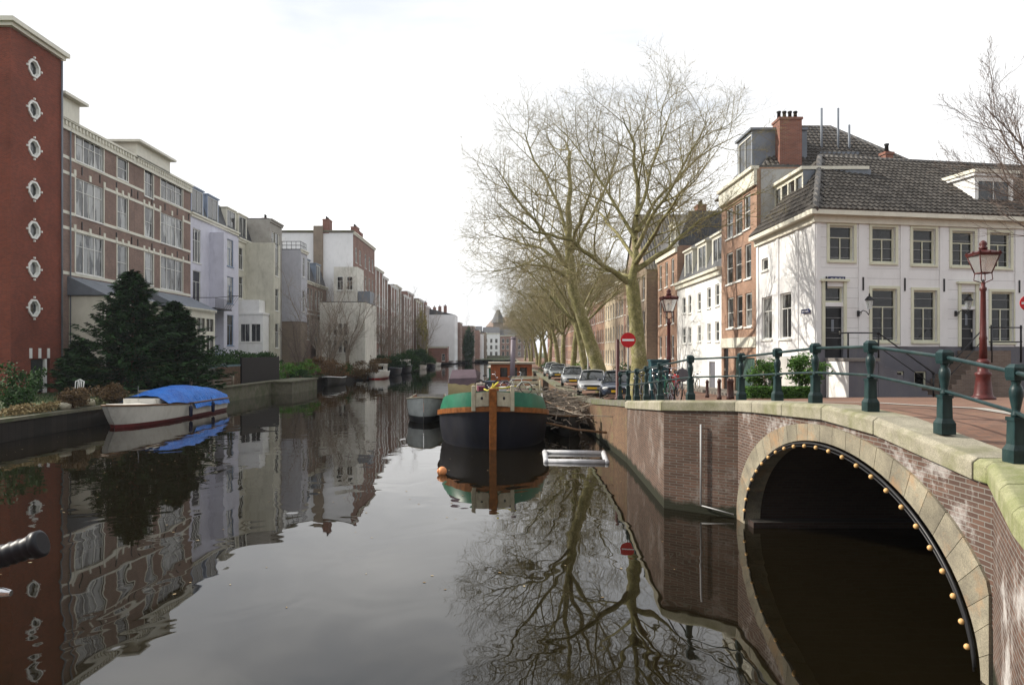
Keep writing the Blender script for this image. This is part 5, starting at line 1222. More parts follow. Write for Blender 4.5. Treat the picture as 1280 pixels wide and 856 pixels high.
# ------------------------------------------------------------------ BOATS
def hull_rows(st, prof, side):    # st: (y, halfbeam, zg, zk); prof: list of (beam factor, height factor)
    return [[(side*hb*bf, y, zk+(zg-zk)*hf) for (bf, hf) in prof] for (y, hb, zg, zk) in st]
PRO = [(1, 1), (.97, .75), (.9, .45), (.72, .18), (0, 0)]
def hull(name, st, mat, parent, prof=PRO, transom=True):
    mb = MB()
    for s_ in (-1, 1): mb.grid(hull_rows(st, prof, s_))
    if transom:
        y, hb, zg, zk = st[-1]; P = [(hb*bf, y, zk+(zg-zk)*hf) for bf, hf in prof]; Q = [(-a, b_, c) for a, b_, c in P[:-1]][::-1]
        mb.add(P+Q, [tuple(range(len(P+Q)))])
    return mb.build(name, mat, parent)
def gunwale(st, r, dz=0, out=0, n=6):
    mb = MB()
    L = [(-(hb+out), y, zg+dz) for (y, hb, zg, zk) in st]; Rr = [((hb+out), y, zg+dz) for (y, hb, zg, zk) in st]
    pts = L[::-1]+Rr[1 if st[0][1] < .05 else 0:]
    return mb.tube(pts, r, n)
def curve_st(L, B, zbow, zmid, zst, blunt, n=16, zk=-.25, tb=.7):
    out = []
    for i in range(n+1):
        t = (i/n)**1.5; y = L*t
        hb = B/2*(1-(1-min(1, t/blunt))**2.4)**.55 if t < blunt else B/2*(1-(1-tb)*((t-blunt)/(1-blunt))**2)
        zg = zbow+(zmid-zbow)*min(1, t/.45)**.8 if t < .45 else zmid+(zst-zmid)*((t-.45)/.55)**2
        out.append((y, max(.012, hb), zg, zk))
    return out
M_hwhite = paint('boat_white', (.62, .60, .55), .4, .08, .8, dirt=(.3, .28, .22), dirt_amt=.5)
M_boot = paint('red_boot_stripe', (.16, .02, .02), .5, .2)
M_tarp = None
m, nt, b = _m('blue_tarp'); pos = N(nt, 'ShaderNodeTexCoord').outputs['Object']
n_ = noise(nt, pos, 3.2, 5, .6); n_.inputs['Distortion'].default_value = 1.2
r_ = ramp(nt, noise(nt, pos, 1.2, 4).outputs[0], [(.3, (.006, .09, .42)), (.7, (.015, .19, .68))]); nt.links.new(r_.outputs[0], b.inputs['Base Color']); b.inputs['Roughness'].default_value = .5; b.inputs['Specular IOR Level'].default_value = .25
bump(nt, b, n_.outputs[0], 1.0, .16); M_tarp = m
# white boat with blue tarpaulin
t = thing('covered_motorboat', 'white wooden boat with red waterline under a blue tarpaulin, moored at the left bank', 'boat', (0, 0, 0))
L, B = 11.0, 2.7; st = curve_st(L, B, 1.15, .85, .8, .42, 16, -.25, .82)
st2 = [(y-.55*max(0, (1-y/1.5))*0, hb, zg, zk) for y, hb, zg, zk in st]
rows = MB()
for s_ in (-1, 1):
    R_ = []
    for (y, hb, zg, zk) in st:
        rake = .75*max(0, 1-y/2.2); R_.append([(s_*hb, y-rake*.9, zg), (s_*hb*.95, y-rake*.4, .55), (s_*hb*.88, y, .17)])
    rows.grid(R_)
y, hb, zg, zk = st[-1]; rows.add([(hb, y, zg), (hb*.95, y, .55), (hb*.88, y, .17), (-hb*.88, y, .17), (-hb*.95, y, .55), (-hb, y, zg)], [(0,1,2,3,4,5)])
rows.build('hull', M_hwhite, t)
rows = MB()
for s_ in (-1, 1): rows.grid([[(s_*hb*.88, y, .17), (s_*hb*.80, y+.05, -.02), (s_*hb*.6, y+.1, -.3)] for (y, hb, zg, zk) in st])
rows.build('boot_stripe', M_boot, t)
mb = MB(); pts = [(-hb, y-.75*.9*max(0, 1-y/2.2), zg) for (y, hb, zg, zk) in st]; ptr = [(-a, b_, c) for a, b_, c in pts]
mb.tube(pts[::-1]+ptr, .05, 6); mb.build('gunwale', M_wood, t)
MB().grid([[pts[i], (0, pts[i][1], pts[i][2]+.08), ptr[i]] for i in range(len(pts))]).build('deck', M_hwhite, t)
MB().b(-.85, .85, 2.3, 4.2, .9, 1.28).build('cabin_top', M_hwhite, t)
mb = MB(); rowsT = []; rt = random.Random(4)
for i in range(23):
    y = 2.7+(L-2.75)*i/22; q = i/22; hb = lerp(y, [s[0] for s in st], [s[1] for s in st])+.09; zg = lerp(y, [s[0] for s in st], [s[2] for s in st])
    hgt = .75*math.sin(math.pi*min(1, .12+q*1.15)*.72+.1)*(1 if q < .85 else (1-(q-.85)/.15*.6))+.15; row = []
    low = -.28 if q > .36 else .05+.1*(.36-q)
    for k in range(15):
        a = k/14; x = (a*2-1)*hb; prof = (1-abs(a*2-1)**3.2); z = zg+low*(1 if k in (0, 14) else 0)+(.02+hgt*prof if k not in (0, 14) else rt.uniform(-.05, .03))
        row.append((x*(1.0 if k in (0, 14) else .985)+rt.uniform(-.015, .015), y, z+rt.uniform(-.035, .035)*(prof > .1)))
    rowsT.append(row)
mb.grid(rowsT); mb.build('tarpaulin', M_tarp, t)
for y in (4.9, 7.9): 
    hb = lerp(y, [s[0] for s in st], [s[1] for s in st]); f = MB().lathe((hb+.14, y, .12), [(.02, 0), (.10, .06), (.11, .5), (.10, .58), (.03, .66)], 10).tube([(hb+.14, y, .75), (hb+.02, y, 1.0)], .012, 4).build('fender', paint('navy_fender', (.01, .015, .05), .4), t)
MB().tube([(.1, 2.0, 1.2), (.1, 2.0, 1.95)], .012, 4).build('pole', M_lead, t)
MB().b(-.12, .12, L+.02, L+.3, .1, 1.0).build('outboard', M_dark, t)
place(t, (-18.95, 35.0, 0), R(-1.5))

# green-and-black barge
M_bblack = paint('barge_black', (.006, .007, .014), .5, .3, 1.5, bmp=.35, dirt=(.022, .02, .02), dirt_amt=.6)
M_bgreen = paint('barge_green', (.012, .125, .07), .35, .2, 1.5, dirt=(.07, .16, .1), dirt_amt=.5)
M_bwood = paint('varnished_oak', (.24, .085, .022), .35, .3, 6, bmp=.2, dirt=(.12, .05, .02), dirt_amt=.5)
M_oldwhite = paint('flaking_white', (.42, .38, .28), .6, .2, 3, dirt=(.16, .11, .07), dirt_amt=.8)
M_deck = paint('barge_deck', (.14, .12, .10), .8, .2)
t = thing('barge', 'black and green Dutch barge with varnished stem post, moored bow towards the bridge', 'barge', (0, 0, 0))
LB = 19.0; sb = []
for i in range(25):
    q = (i/24)**1.7; y = LB*q
    hb = 2.27*(1-(1-min(1, y/3.4))**2.4)**.5 if y < 3.4 else 2.27-.25*max(0, (y-13)/6)**2
    rail = 1.56-.46*min(1, y/3.6)**.9+.1*max(0, (y-12)/7)**2; top = rail+.66-.12*min(1, y/4)
    sb.append((y, max(.03, hb), rail, top))
mb = MB()
for s_ in (-1, 1): mb.grid([[(s_*hb*1.0, y, ra), (s_*hb*1.0, y+.05, ra*.6), (s_*hb*.965, y+.12, .15), (s_*hb*.8, y+.3, -.4)] for (y, hb, ra, tp) in sb])
y, hb, ra, tp = sb[-1]; mb.add([(hb, y, ra), (hb*.96, y, -.3), (-hb*.96, y, -.3), (-hb, y, ra)], [(0,1,2,3)])
mb.build('hull', M_bblack, t)
mb = MB()
for s_ in (-1, 1): mb.grid([[(s_*(hb+.0), y, ra+.03), (s_*max(.02, hb*.985-.02), y+.02, (ra+tp)/2), (s_*max(.02, hb*.96-.06), y+.06, tp)] for (y, hb, ra, tp) in sb]); mb.grid([[(s_*max(.02, hb*.96-.06), y+.06, tp), (s_*max(.01, hb*.96-.16), y+.12, tp), (s_*max(.01, hb*.96-.16), y+.14, ra+.1)] for (y, hb, ra, tp) in sb])
mb.build('bulwark', M_bgreen, t)
def band(z0o, z1o, outo, ref):
    mb = MB()
    for s_ in (-1, 1): mb.grid([[(s_*(hb-.01), y, ref(ra, tp)+z0o), (s_*(hb+outo), y-.04, ref(ra, tp)+z0o), (s_*(hb+outo), y-.04, ref(ra, tp)+z1o), (s_*(hb-.02), y, ref(ra, tp)+z1o)] for (y, hb, ra, tp) in sb], False)
    return mb
band(-.12, .08, .09, lambda a, b_: a).build('rub_rail', M_bwood, t)
MB().grid([[(-max(.02, hb-.1), y+.1, ra+.02), (max(.02, hb-.1), y+.1, ra+.02)] for (y, hb, ra, tp) in sb], False).build('deck', M_deck, t)
mb = MB()
mb.add([(-.15, -.22, 2.32), (.15, -.22, 2.32), (.15, .14, 2.32), (-.15, .14, 2.32), (-.13, -.10, -.3), (.13, -.10, -.3), (.13, .25, -.3), (-.13, .25, -.3)], [(0,1,2,3), (0,4,5,1), (1,5,6,2), (2,6,7,3), (3,7,4,0)])
mb.build('stem_post', M_bwood, t, bevel=.02)
for s_ in (-1, 1):      # flaking white bow plates follow the bulwark
    mb = MB(); mb.grid([[(s_*(x), yy-.09, z), (s_*x, yy-.09, z+.54)] for (x, yy, z) in ((.16, .0, 1.66), (.35, .02, 1.65), (.55, .06, 1.63), (.7, .12, 1.6))], False); mb.build('bow_plate', M_oldwhite, t)
for s_ in (-1, 1): MB().ball((s_*.42, -.06, 1.95), .05, 10, 6, (1, .5, 1.2)).build('hawse_hole', M_dark, t)
for s_ in (-1, 1): MB().box(WORLD, s_*.74-.075, s_*.74+.075, -.02, .25, 1.45, 2.42).build('bow_bollard', M_oldwhite, t, bevel=.02)
bed = MB().lathe((0, .9, 1.5), [(.22, 0), (.22, .5), (.3, .55), (.3, .62)], 10).build('windlass', M_dark, t)
MB().tube([(0, -.1, 2.35), (.2, .1, 2.55), (-.2, .5, 2.2), (-.35, .8, 2.25)], .03, 5).tube([(0, -.1, 2.35), (.35, .4, 2.3), (.9, .3, 2.4)], .03, 5).tube([(-.1, .2, 2.1), (0, .0, 2.5), (.15, .3, 2.15)], .03, 5).build('yellow_rope', paint('rope_yellow', (.5, .42, .05), .6), t)
MB().box(WORLD, -1.1, 1.1, 1.9, 4.4, 1.3, 1.98).build('fore_hatch', paint('hatch_brown', (.10, .055, .035), .6, .3), t)
# deck house, hatch, funnel, bench
MB().box(WORLD, -1.6, 1.6, 5.2, 12.5, 1.1, 1.95).build('cargo_hatch', paint('hatch_brown', (.10, .055, .035), .6, .3), t)
M_roofboat = paint('wheelhouse_roof', (.32, .28, .22), .6, .15)
mb = MB(); Fw = CF(-.35, 14.5); ops = [(.15+k*.57, .15+k*.57+.42, 2.25, 2.8) for k in range(3)]
wall_open(mb, CF(.2, 14.5), -.4, 2.0, 1.2, 3.0, ops, .08)
for x in (-.2, 2.2): mb.quad((x, 14.5, 1.2), (x, 17.2, 1.2), (x, 17.2, 3.0), (x, 14.5, 3.0))
mb.quad((-.2, 17.2, 1.2), (2.2, 17.2, 1.2), (2.2, 17.2, 3.0), (-.2, 17.2, 3.0))
wh = mb.build('wheelhouse', paint('orange_varnish', (.30, .09, .035), .4, .25, 3), t)
mb = MB()
for o in ops: mb.quad((.2+o[0], 14.57, o[2]), (.2+o[1], 14.57, o[2]), (.2+o[1], 14.57, o[3]), (.2+o[0], 14.57, o[3]))
mb.build('window_pane', M_pane, wh)
mb = MB()
for k in range(3): mb.box(WORLD, -.2, 2.2, 14.44, 14.495, 1.35+k*.3, 1.40+k*.3)
mb.build('plank_trim', M_oldwhite, wh)
MB().box(WORLD, -.35, 2.4, 14.35, 17.35, 3.003, 3.1).build('wheelhouse_roof', M_roofboat, wh)
MB().tube([(.9, 8.6, 1.9), (.98, 8.6, 4.35)], .13, 10).lathe((.98, 8.6, 4.35), [(.14, 0), (.15, .06), (.1, .1)], 10).build('funnel', paint('funnel_mauve', (.2, .17, .2), .5, .1), t)
mb = MB()
for k in range(4): mb.box(WORLD, .75-.05*k, 1.95+.05*k, 3.3-.12*k, 3.36-.12*k, 2.22+.0+(3-k)*.19-.25, 2.22+(3-k)*.19-.12)
mb.box(WORLD, .62, .68, 2.85, 3.4, 1.5, 2.2).box(WORLD, 2.0-.05, 2.05-.05, 2.85, 3.4, 1.5, 2.5)
mb.build('slatted_bench', M_oldwhite, t)
# canopy tent
m_tent = paint('mauve_canvas', (.10, .07, .085), .7, .2, 2, bmp=.2); m_cream = paint('cream_canvas', (.36, .30, .16), .7, .15, 2)
mb = MB().add([(-1.95, 3.4, 1.5), (-.75, 3.4, 1.5), (-.75, 6.2, 1.5), (-1.95, 6.2, 1.5), (-1.9, 3.6, 2.55), (-.72, 3.6, 2.6), (-.6, 6.0, 2.75), (-1.75, 6.0, 2.7), (-1.8, 4.2, 2.92), (-.8, 4.2, 2.95)], [(0,1,5,4), (1,2,6,5), (2,3,7,6), (3,0,4,7), (4,5,9,8), (5,6,9), (7,4,8), (8,9,6,7)])
tent = mb.build('canvas_tent', m_tent, t)
rt = random.Random(2); rows_ = []
for k in range(9):
    x = -1.95+1.25*k/8; rows_.append([(x, 3.38+rt.uniform(-.05, .03), 1.6), (x+rt.uniform(-.03, .03), 3.40+rt.uniform(-.05, .05), 2.0), (x+.1*k/8, 3.42+rt.uniform(-.05, .02), 2.33+rt.uniform(-.06, .06))])
MB().grid(rows_).build('tent_flap', m_cream, tent)
rows_ = []
for k in range(8):
    q = k/7; rows_.append([(1.55+.5*q, 3.0+.8*q+rt.uniform(-.05, .05), 2.35-.15*q+rt.uniform(-.06, .06)), (1.8+.3*q, 2.9+.8*q, 2.1-.1*q+rt.uniform(-.08, .08)), (2.0+.15*q, 2.7+.8*q, 1.75-.1*q)])
MB().grid(rows_).build('white_sheet', M_white, t)
for (x, y, s_, c, nm) in ((-.5, 3.2, .22, (.35, .3, .25), 'crate'), (-.1, 3.6, .28, (.06, .07, .1), 'crate'), (.35, 3.0, .2, (.25, .08, .04), 'crate'), (-.45, 2.2, .17, (.12, .03, .05), 'crate'), (.45, 2.1, .16, (.5, .5, .5), 'crate')):
    q = thing('crate', {.22: 'beige deck crate left of centre on the barge', .28: 'dark blue box in the middle of the barge foredeck', .2: 'rust red box right of centre on the barge foredeck', .17: 'small dark red box behind the barge bow plate', .16: 'small pale box behind the barge bow plate'}[s_], 'crate', (0, 0, 0), 'clutter on the barge foredeck')
    MB().box(WORLD, -s_, s_, -s_*.8, s_*.8, 0, s_*1.5).build('box', paint('crate%d' % int(s_*100), c, .6, .2), q, bevel=.02); MB().box(WORLD, -s_*1.05, s_*1.05, -s_*.85, s_*.85, s_*1.5+.002, s_*1.5+.05).build('lid', paint('lid%d' % int(s_*100), tuple(min(1, 1.5*k) for k in c), .6), q)
    place(q, (x-.5, y+27.5, 1.99), x*3)
place(t, (-.42, 27.4, 0), R(.6))
t = thing('rope_coil', 'coiled pale rope on the barge foredeck beside the stem', 'rope', (0, 0, 0)); mb = MB()
for k in range(4): mb.tube([(.26*math.cos(a*math.pi/8)*(1-.06*k), .26*math.sin(a*math.pi/8)*(1-.06*k), .03+.05*k) for a in range(17)], .028, 6)
mb.build('coil', M_birch, t); place(t, (.35, 29.1, 1.98))
t = thing('deck_tarpaulin', 'crumpled purple-brown tarpaulin heaped on the barge foredeck', 'tarpaulin', (0, 0, 0)); rt = random.Random(15)
MB().grid([[(-.9+1.8*i/11, -.5+1.0*j/8, (.42*math.sin(math.pi*i/11)*math.sin(math.pi*j/8))**.7*.8+rt.uniform(-.04, .06)) for i in range(12)] for j in range(9)]).build('cloth', paint('plum_canvas', (.09, .05, .07), .6, .3, 3), t); place(t, (-.15, 31.2, 1.98), .3)
# a cluttered work boat behind the barge, with cut branches
t = thing('branch_boat', 'long dark boat heaped with cut branches between the barge and the right quay', 'boat', (0, 0, 0))
st = curve_st(10, 1.5, .9, .65, .7, .3, 12); hull('hull', st, paint('boat_dark', (.04, .038, .035), .6, .3), t); gunwale(st, .04).build('gunwale', M_wood, t)
MB().grid([[(-s[1], s[0], .45), (s[1], s[0], .45)] for s in st], False).build('deck', M_deck, t)
r = random.Random(6); mb = MB()
for k in range(420):
    x, y, z = r.gauss(0, .6), r.uniform(.4, 9.8), .5+abs(r.gauss(0, .5)); a = r.uniform(-.7, .7)+math.pi/2*(r.random() < .5); L_ = r.uniform(.6, 2.4); d_ = Vector((math.cos(a), math.sin(a), r.uniform(-.25, .35)))
    p = Vector((x, y, z)); mb.tube([p-d_*L_/2, p+Vector((0, 0, .06)), p+d_*L_/2+Vector((0, 0, r.uniform(-.1, .25)))], [.03, .022, .008], 4, caps=False)
mb.build('branch_pile', M_birch, t)
place(t, (2.85, 31.5, 0), R(0))
t = thing('mooring_poles', 'two slender wooden mooring booms between the barge and the quay wall', 'mooring booms', (2.8, 29.5, 1))
MB().tube([(1.7, 29.0, .85), (2.9, 28.6, .62), (4.02, 28.2, .55)], .05, 6).tube([(1.7, 33.5, 1.5), (3.0, 33, 1.0), (3.95, 32.2, .75)], .04, 6).build('boom', M_wood, t)
MB().tube([(1.75, 29.3, 1.6), (2.8, 28.4, 1.25), (4.05, 26.8, 1.3)], .015, 5).build('rope', M_birch, t)
# sloop beside the barge
t = thing('grey_sloop', 'grey flaking open sloop with orange-brown inside, tied to the left of the barge', 'boat', (0, 0, 0))
M_sl = paint('flaking_grey', (.33, .35, .34), .5, .12, 2, dirt=(.16, .19, .16), dirt_amt=.7)
st = curve_st(7.0, 2.1, 1.34, 1.05, 1.1, .35, 14, -.3, .85); hull('hull', st, M_sl, t, [(1, 1), (.97, .8), (.92, .5), (.8, .22), (0, 0)])
gunwale(st, .045).build('gunwale', M_oldwhite, t)
mb = MB()
for s_ in (-1, 1): mb.grid([[(s_*max(.01, s[1]-.05), s[0]+.05, s[2]-.02), (s_*max(.01, s[1]*.85-.05), s[0]+.05, .55)] for s in st])
mb.grid([[(-max(.01, s[1]*.85-.05), s[0]+.05, .55), (max(.01, s[1]*.85-.05), s[0]+.05, .55)] for s in st], False); mb.build('inside', paint('orange_brown', (.28, .09, .035), .5, .2), t)
for y in (2.4, 4.6): MB().box(WORLD, -.9, .9, y, y+.3, .9, .95).build('thwart', M_wood, t)
MB().grid([[(-s[1]*.9, s[0]+.02, .0+.32), (-s[1]*.93, s[0]+.02, .34)] for s in st]).build('waterline', M_dark, t)
hull('boot', [(a, b_*1.0+.005, .33, c2) for (a, b_, c_, c2) in [(s[0], s[1]*.93, s[2], -.3) for s in st]], M_dark, t, [(1, 1), (.9, .5), (0, 0)])
place(t, (-4.2, 37.6, 0), R(3))
# floating frame
t = thing('floating_frame', 'grey-white rectangular floating pipe frame in the water before the quay', 'floating frame', (2.2, 25.3, 0))
M_pipe = paint('pontoon_pipe', (.48, .48, .50), .75, .12, 3, dirt=(.15, .17, .15), dirt_amt=.5)
c = [(1.42, 24.2), (3.42, 24.0), (3.62, 26.2), (1.5, 26.4)]
for i in range(4):
    a, b_ = c[i], c[(i+1) % 4]; d_ = Vector((b_[0]-a[0], b_[1]-a[1])).normalized()*.06
    MB().tube([(a[0]+d_.x, a[1]+d_.y, .03), (b_[0]-d_.x, b_[1]-d_.y, .03)], .09, 12).build('float_pipe', M_pipe, t)
mb = MB()
for p in c: mb.ball((p[0], p[1], .03), .10, 10, 8)
mb.build('corner_joint', M_pipe, t)
# buoy
t = thing('orange_buoy', 'small orange ball buoy floating left of the barge bow', 'buoy', (-1.87, 21.8, 0)); M_or = paint('buoy_orange', (.75, .30, .12), .4, .12)
MB().ball((-1.87, 21.8, .10), .14, 14, 10).build('ball', M_or, t); MB().lathe((-1.98, 21.75, .04), [(.03, 0), (.05, .06), (.02, .14)], 8).build('eye', M_or, t)
# small boats on the left bank
def smallboat(name, lb, loc, L, B, h, mh, mg, cabin=None, rz=0, boot=None, cover=None):
    t = thing(name, lb, 'boat', (0, 0, 0)); st = curve_st(L, B, h*1.2, h, h, .4, 12, -.2, .8); hull('hull', st, mh, t); gunwale(st, .05).build('gunwale', mg, t)
    if boot: hull('boot_stripe', [(s[0], s[1]*.93+.01, .16, -.2) for s in st], boot, t, [(1, 1), (.8, .4), (0, 0)])
    MB().grid([[(-s[1]*.96, s[0], s[2]*.8), (s[1]*.96, s[0], s[2]*.8)] for s in st], False).build('deck', cover or M_deck, t)
    if cabin:
        mb = MB(); y0, y1, z1 = cabin; w_ = B*.36; Fq = Fr(w_, y0, 0, 1, -1, 0); n = 3; ww_ = (y1-y0)/n; ops = [(k*ww_+.15, (k+1)*ww_-.12, h+.25, z1-.2) for k in range(n)]
        wall_open(mb, Fq, 0, y1-y0, h*.8, z1, ops, .06); Fz = CF(-w_, y0); o2 = [(.12, w_-.06, h+.25, z1-.2), (w_+.06, 2*w_-.12, h+.25, z1-.2)]; wall_open(mb, Fz, 0, 2*w_, h*.8, z1, o2, .06)
        mb.quad((-w_, y0, h*.8), (-w_, y1, h*.8), (-w_, y1, z1), (-w_, y0, z1)).quad((-w_, y1, h*.8), (w_, y1, h*.8), (w_, y1, z1), (-w_, y1, z1)); mb.box(WORLD, -w_-.08, w_+.08, y0-.1, y1+.1, z1+.002, z1+.07)
        cb = mb.build('cabin', M_hwhite, t); mb = MB()
        for o in ops: mb.quad(Fq.p(o[0], .05, o[2]), Fq.p(o[1], .05, o[2]), Fq.p(o[1], .05, o[3]), Fq.p(o[0], .05, o[3]))
        for o in o2: mb.quad(Fz.p(o[0], .05, o[2]), Fz.p(o[1], .05, o[2]), Fz.p(o[1], .05, o[3]), Fz.p(o[0], .05, o[3]))
        mb.build('window_pane', M_pane_dark, cb)
    place(t, loc, rz); return t
smallboat('small_sloop', 'small grey open sloop with white gunwale at the left bank reeds', (-19.2, 78.5, 0), 5.5, 2.0, .85, paint('boat_dark', (0,0,0)), M_white)
smallboat('cabin_boat', 'small white cabin boat with red underside at the left bank', (-17.6, 98.0, 0), 6.5, 2.6, 1.0, M_hwhite, M_white, (2.2, 5.0, 1.95), 0, paint('boat_red', (.40, .03, .03), .4))
smallboat('dark_boat', 'dark covered boat just beyond the white cabin boat', (-17.8, 112, 0), 7, 2.4, 1.1, M_bblack, M_lead, None, 0, None, M_bblack)
smallboat('dark_boat', 'dark canopied boat further beyond the white cabin boat', (-17.8, 124, 0), 7.5, 2.6, 1.3, M_bblack, M_lead, (1.5, 6, 2.3))
for i, (x, y, l) in enumerate(((-17.5, 150, 'first small pale boat below the distant brick row'), (-17.3, 168, 'second small boat below the distant brick row'), (-17.5, 186, 'third small boat near the brick shed'))):
    smallboat('rowing_boat', l, (x, y, 0), 5.5, 2, .9, M_hwhite if i != 1 else M_bblack, M_oldwhite)
for i, (x, y, l) in enumerate(((.2, 58, 'dark flat houseboat moored behind the barge at the right quay'), (.9, 80, 'brown houseboat further along the right quay'))):
    t = thing('houseboat', l, 'houseboat', (0, 0, 0)); st = curve_st(16, 4.2, 1.3, 1.0, 1.1, .25, 12); hull('hull', st, M_bblack, t); gunwale(st, .07).build('gunwale', M_wood, t)
    MB().grid([[(-s[1]*.96, s[0], .9), (s[1]*.96, s[0], .9)] for s in st], False).build('deck', M_deck, t)
    cb = MB().box(WORLD, -1.5, 1.5, 4, 13, .9, 2.3).build('cabin', paint('orange_varnish', (0,0,0)) if i else M_bgreen, t); MB().box(WORLD, -1.65, 1.65, 3.85, 13.1, 2.303, 2.4).build('cabin_roof', M_roofboat, cb)
    mb = MB()
    for k in range(3): mb.box(WORLD, -1.1+k*.85, -.6+k*.85, 3.97, 3.995, 1.4, 2.0)
    mb.build('window_pane', M_pane_dark, cb); place(t, (x, y, 0))

# ------------------------------------------------------------------ CARS
M_tyre = paint('tyre_rubber', (.018, .018, .018), .8, .2); M_rim = paint('alloy_rim', (.42, .42, .44), .35, .1, metal=.6); M_carglass = panemat('car_glass', (.012, .015, .016), (.03, .035, .035)); M_plate = paint('yellow_plate', (.75, .48, .03), .4, .05)
m, nt, b = _m('headlight_glass'); b.inputs['Base Color'].default_value = (.65, .66, .66, 1); b.inputs['Roughness'].default_value = .08; M_hl = m
def carpaint(name, c, metal=.3):
    m, nt, b = _m(name); b.inputs['Base Color'].default_value = rgb(c); b.inputs['Metallic'].default_value = metal; b.inputs['Roughness'].default_value = .32; b.inputs['Coat Weight'].default_value = .6; b.inputs['Coat Roughness'].default_value = .06; return m
def car(label, cm, L=4.2, W=1.72, est=False, hh=1.42, group='cars parked on the right quay'):
    t = thing('parked_car', label, 'car', (0, 0, 0), group)
    w_ = W/2; hood = .88
    #   y, ztop(shoulder), halfwidth
    S = [(0, .55, .60), (.04, .66, .74), (.25, .72, .82), (.8, .82, .95), (1.25, .90, 1.0), (2.0, .93, 1.0), (3.1, .95, 1.0), (L-.5, .96, .98), (L-.1, .92, .92), (L, .82, .85)]
    mb = MB(); rows = []
    for (y, zt, f) in S:
        zb = .30 if .1 < y < L-.1 else .34; q = w_*f
        rows.append([(-q*.94, y, zb), (-q, y, zb+.14), (-q*1.0, y, (zb+zt)*.55), (-q*.955, y, zt-.06), (-q*.84, y, zt), (0, y, zt+.03), (q*.84, y, zt), (q*.955, y, zt-.06), (q, y, (zb+zt)*.55), (q, y, zb+.14), (q*.94, y, zb)])
    mb.grid(rows, True); n = len(rows[0])
    mb.add(rows[0], [tuple(range(n))]); mb.add(rows[-1], [tuple(range(n))])
    body = mb.build('body', cm, t)
    md = body.modifiers.new('sub', 'SUBSURF'); md.levels = 1; md.render_levels = 1
    re = L-.35 if est else L-.55
    G = [(1.05, .88, .80, .80), (1.75, hh-.06, .66, .76), (2.05, hh, .64, .80), (re-.7, hh-.02, .64, .80), (re-.25, hh-.10, .66, .80), (re+.25, .93, .78, .80)]
    mb = MB(); mb.grid([[(-w_*.86*(1 if zt > 1 else .97), y, .9), (-w_*ft*1.02, y, zt-.05), (-w_*ft*.9, y, zt), (0, y, zt+.025), (w_*ft*.9, y, zt), (w_*ft*1.02, y, zt-.05), (w_*.86, y, .9)] for (y, zt, ft, _x) in G])
    mb.build('window_glass', M_carglass, t)
    mb = MB(); mb.grid([[(-w_*.66, y, z-.03), (-w_*.58, y, z+.012), (0, y, z+.045), (w_*.58, y, z+.012), (w_*.66, y, z-.03)] for (y, z) in ((1.72, hh-.05), (2.05, hh), (re-.7, hh-.02), (re-.25, hh-.09))])
    for s_ in (-1, 1):
        mb.tube([(s_*w_*.80, 1.1, .92), (s_*w_*.69, 1.74, hh-.08)], .028, 5).tube([(s_*w_*.86, 2.45, .93), (s_*w_*.675, 2.5, hh-.04)], .03, 5).tube([(s_*w_*.8, re+.2, .94), (s_*w_*.68, re-.25, hh-.1)], .04, 5)
    mb.build('roof', cm, t)
    for s_ in (-1, 1):
        MB().ball((s_*w_*.60, .13, .62), .15, 10, 6, (1.15, .75, .55)).build('headlight', M_hl, t)
        MB().ball((s_*w_*1.02, 1.35, .98), .1, 8, 5, (1, .6, .7)).build('wing_mirror', cm, t)
        MB().ball((s_*w_*.72, L-.06, .76), .12, 8, 5, (1, .5, .9)).build('tail_light', M_boot, t)
        for y in (.78, L-.8):
            wl = MB().lathe((0, 0, 0), [(.30, -.09), (.32, -.06), (.32, .06), (.30, .09)], 20)
            o = MB(); o.v = [(s_*(w_-.12)+z, y+a, .32+b_) for a, b_, z in wl.v]; o.f = wl.f; o.sm = wl.sm; o = o.build('wheel', M_tyre, t)
            q = MB().lathe((0, 0, 0), [(.21, 0), (.19, .015), (.06, .02)], 12); q2 = MB(); q2.v = [(s_*(w_-.12)+s_*(.085+z), y+a, .32+b_) for a, b_, z in q.v]; q2.f = q.f; q2.sm = q.sm; q2.build('rim', M_rim, o)
    MB().box(WORLD, -.42, .42, -.022, .02, .57, .66).box(WORLD, -.5, .5, -.02, .03, .36, .43).build('grille', M_dark, t)
    MB().box(WORLD, -.26, .26, -.035, -.024, .44, .55).build('number_plate', M_plate, t)
    for s_ in (-1, 1): MB().tube([(s_*.3, 1.06, .93), (s_*.3-.3, 1.5, 1.2)], .012, 4).build('wiper', M_dark, t)
    return t
CZ = lambda x, y: stz(x, y)+.0
c1 = car('dark blue parked car with a yellow plate, nose towards the bridge', carpaint('navy_car', (.02, .03, .055))); place(c1, (5.3, 33.8, CZ(5.7, 36)), R(-10))
c2 = car('white-silver parked car half hidden behind the dark blue car', carpaint('pale_car', (.38, .39, .41), .4)); place(c2, (4.72, 38.6, CZ(5, 40)), R(-8))
c3 = car('silver parked car beside the leaning tree trunk', carpaint('silver_car', (.34, .36, .37), .5), est=True); place(c3, (4.75, 49.5, CZ(5, 51)), R(-5))
c4 = car('grey parked car partly hidden by green shrubs beyond the silver one', carpaint('grey_car', (.22, .25, .25), .5)); place(c4, (4.7, 63, CZ(5, 64)), R(-5))
c5 = car('pale parked car, farthest one seen along the quay', carpaint('pale_far_car', (.4, .42, .42), .3)); place(c5, (4.7, 71, CZ(5, 72)), R(-5))
c6 = car('dark green parked car in front of the sand coloured house', carpaint('green_car', (.02, .05, .04), .3)); place(c6, (10.2, 47, CZ(10, 48)), R(4))
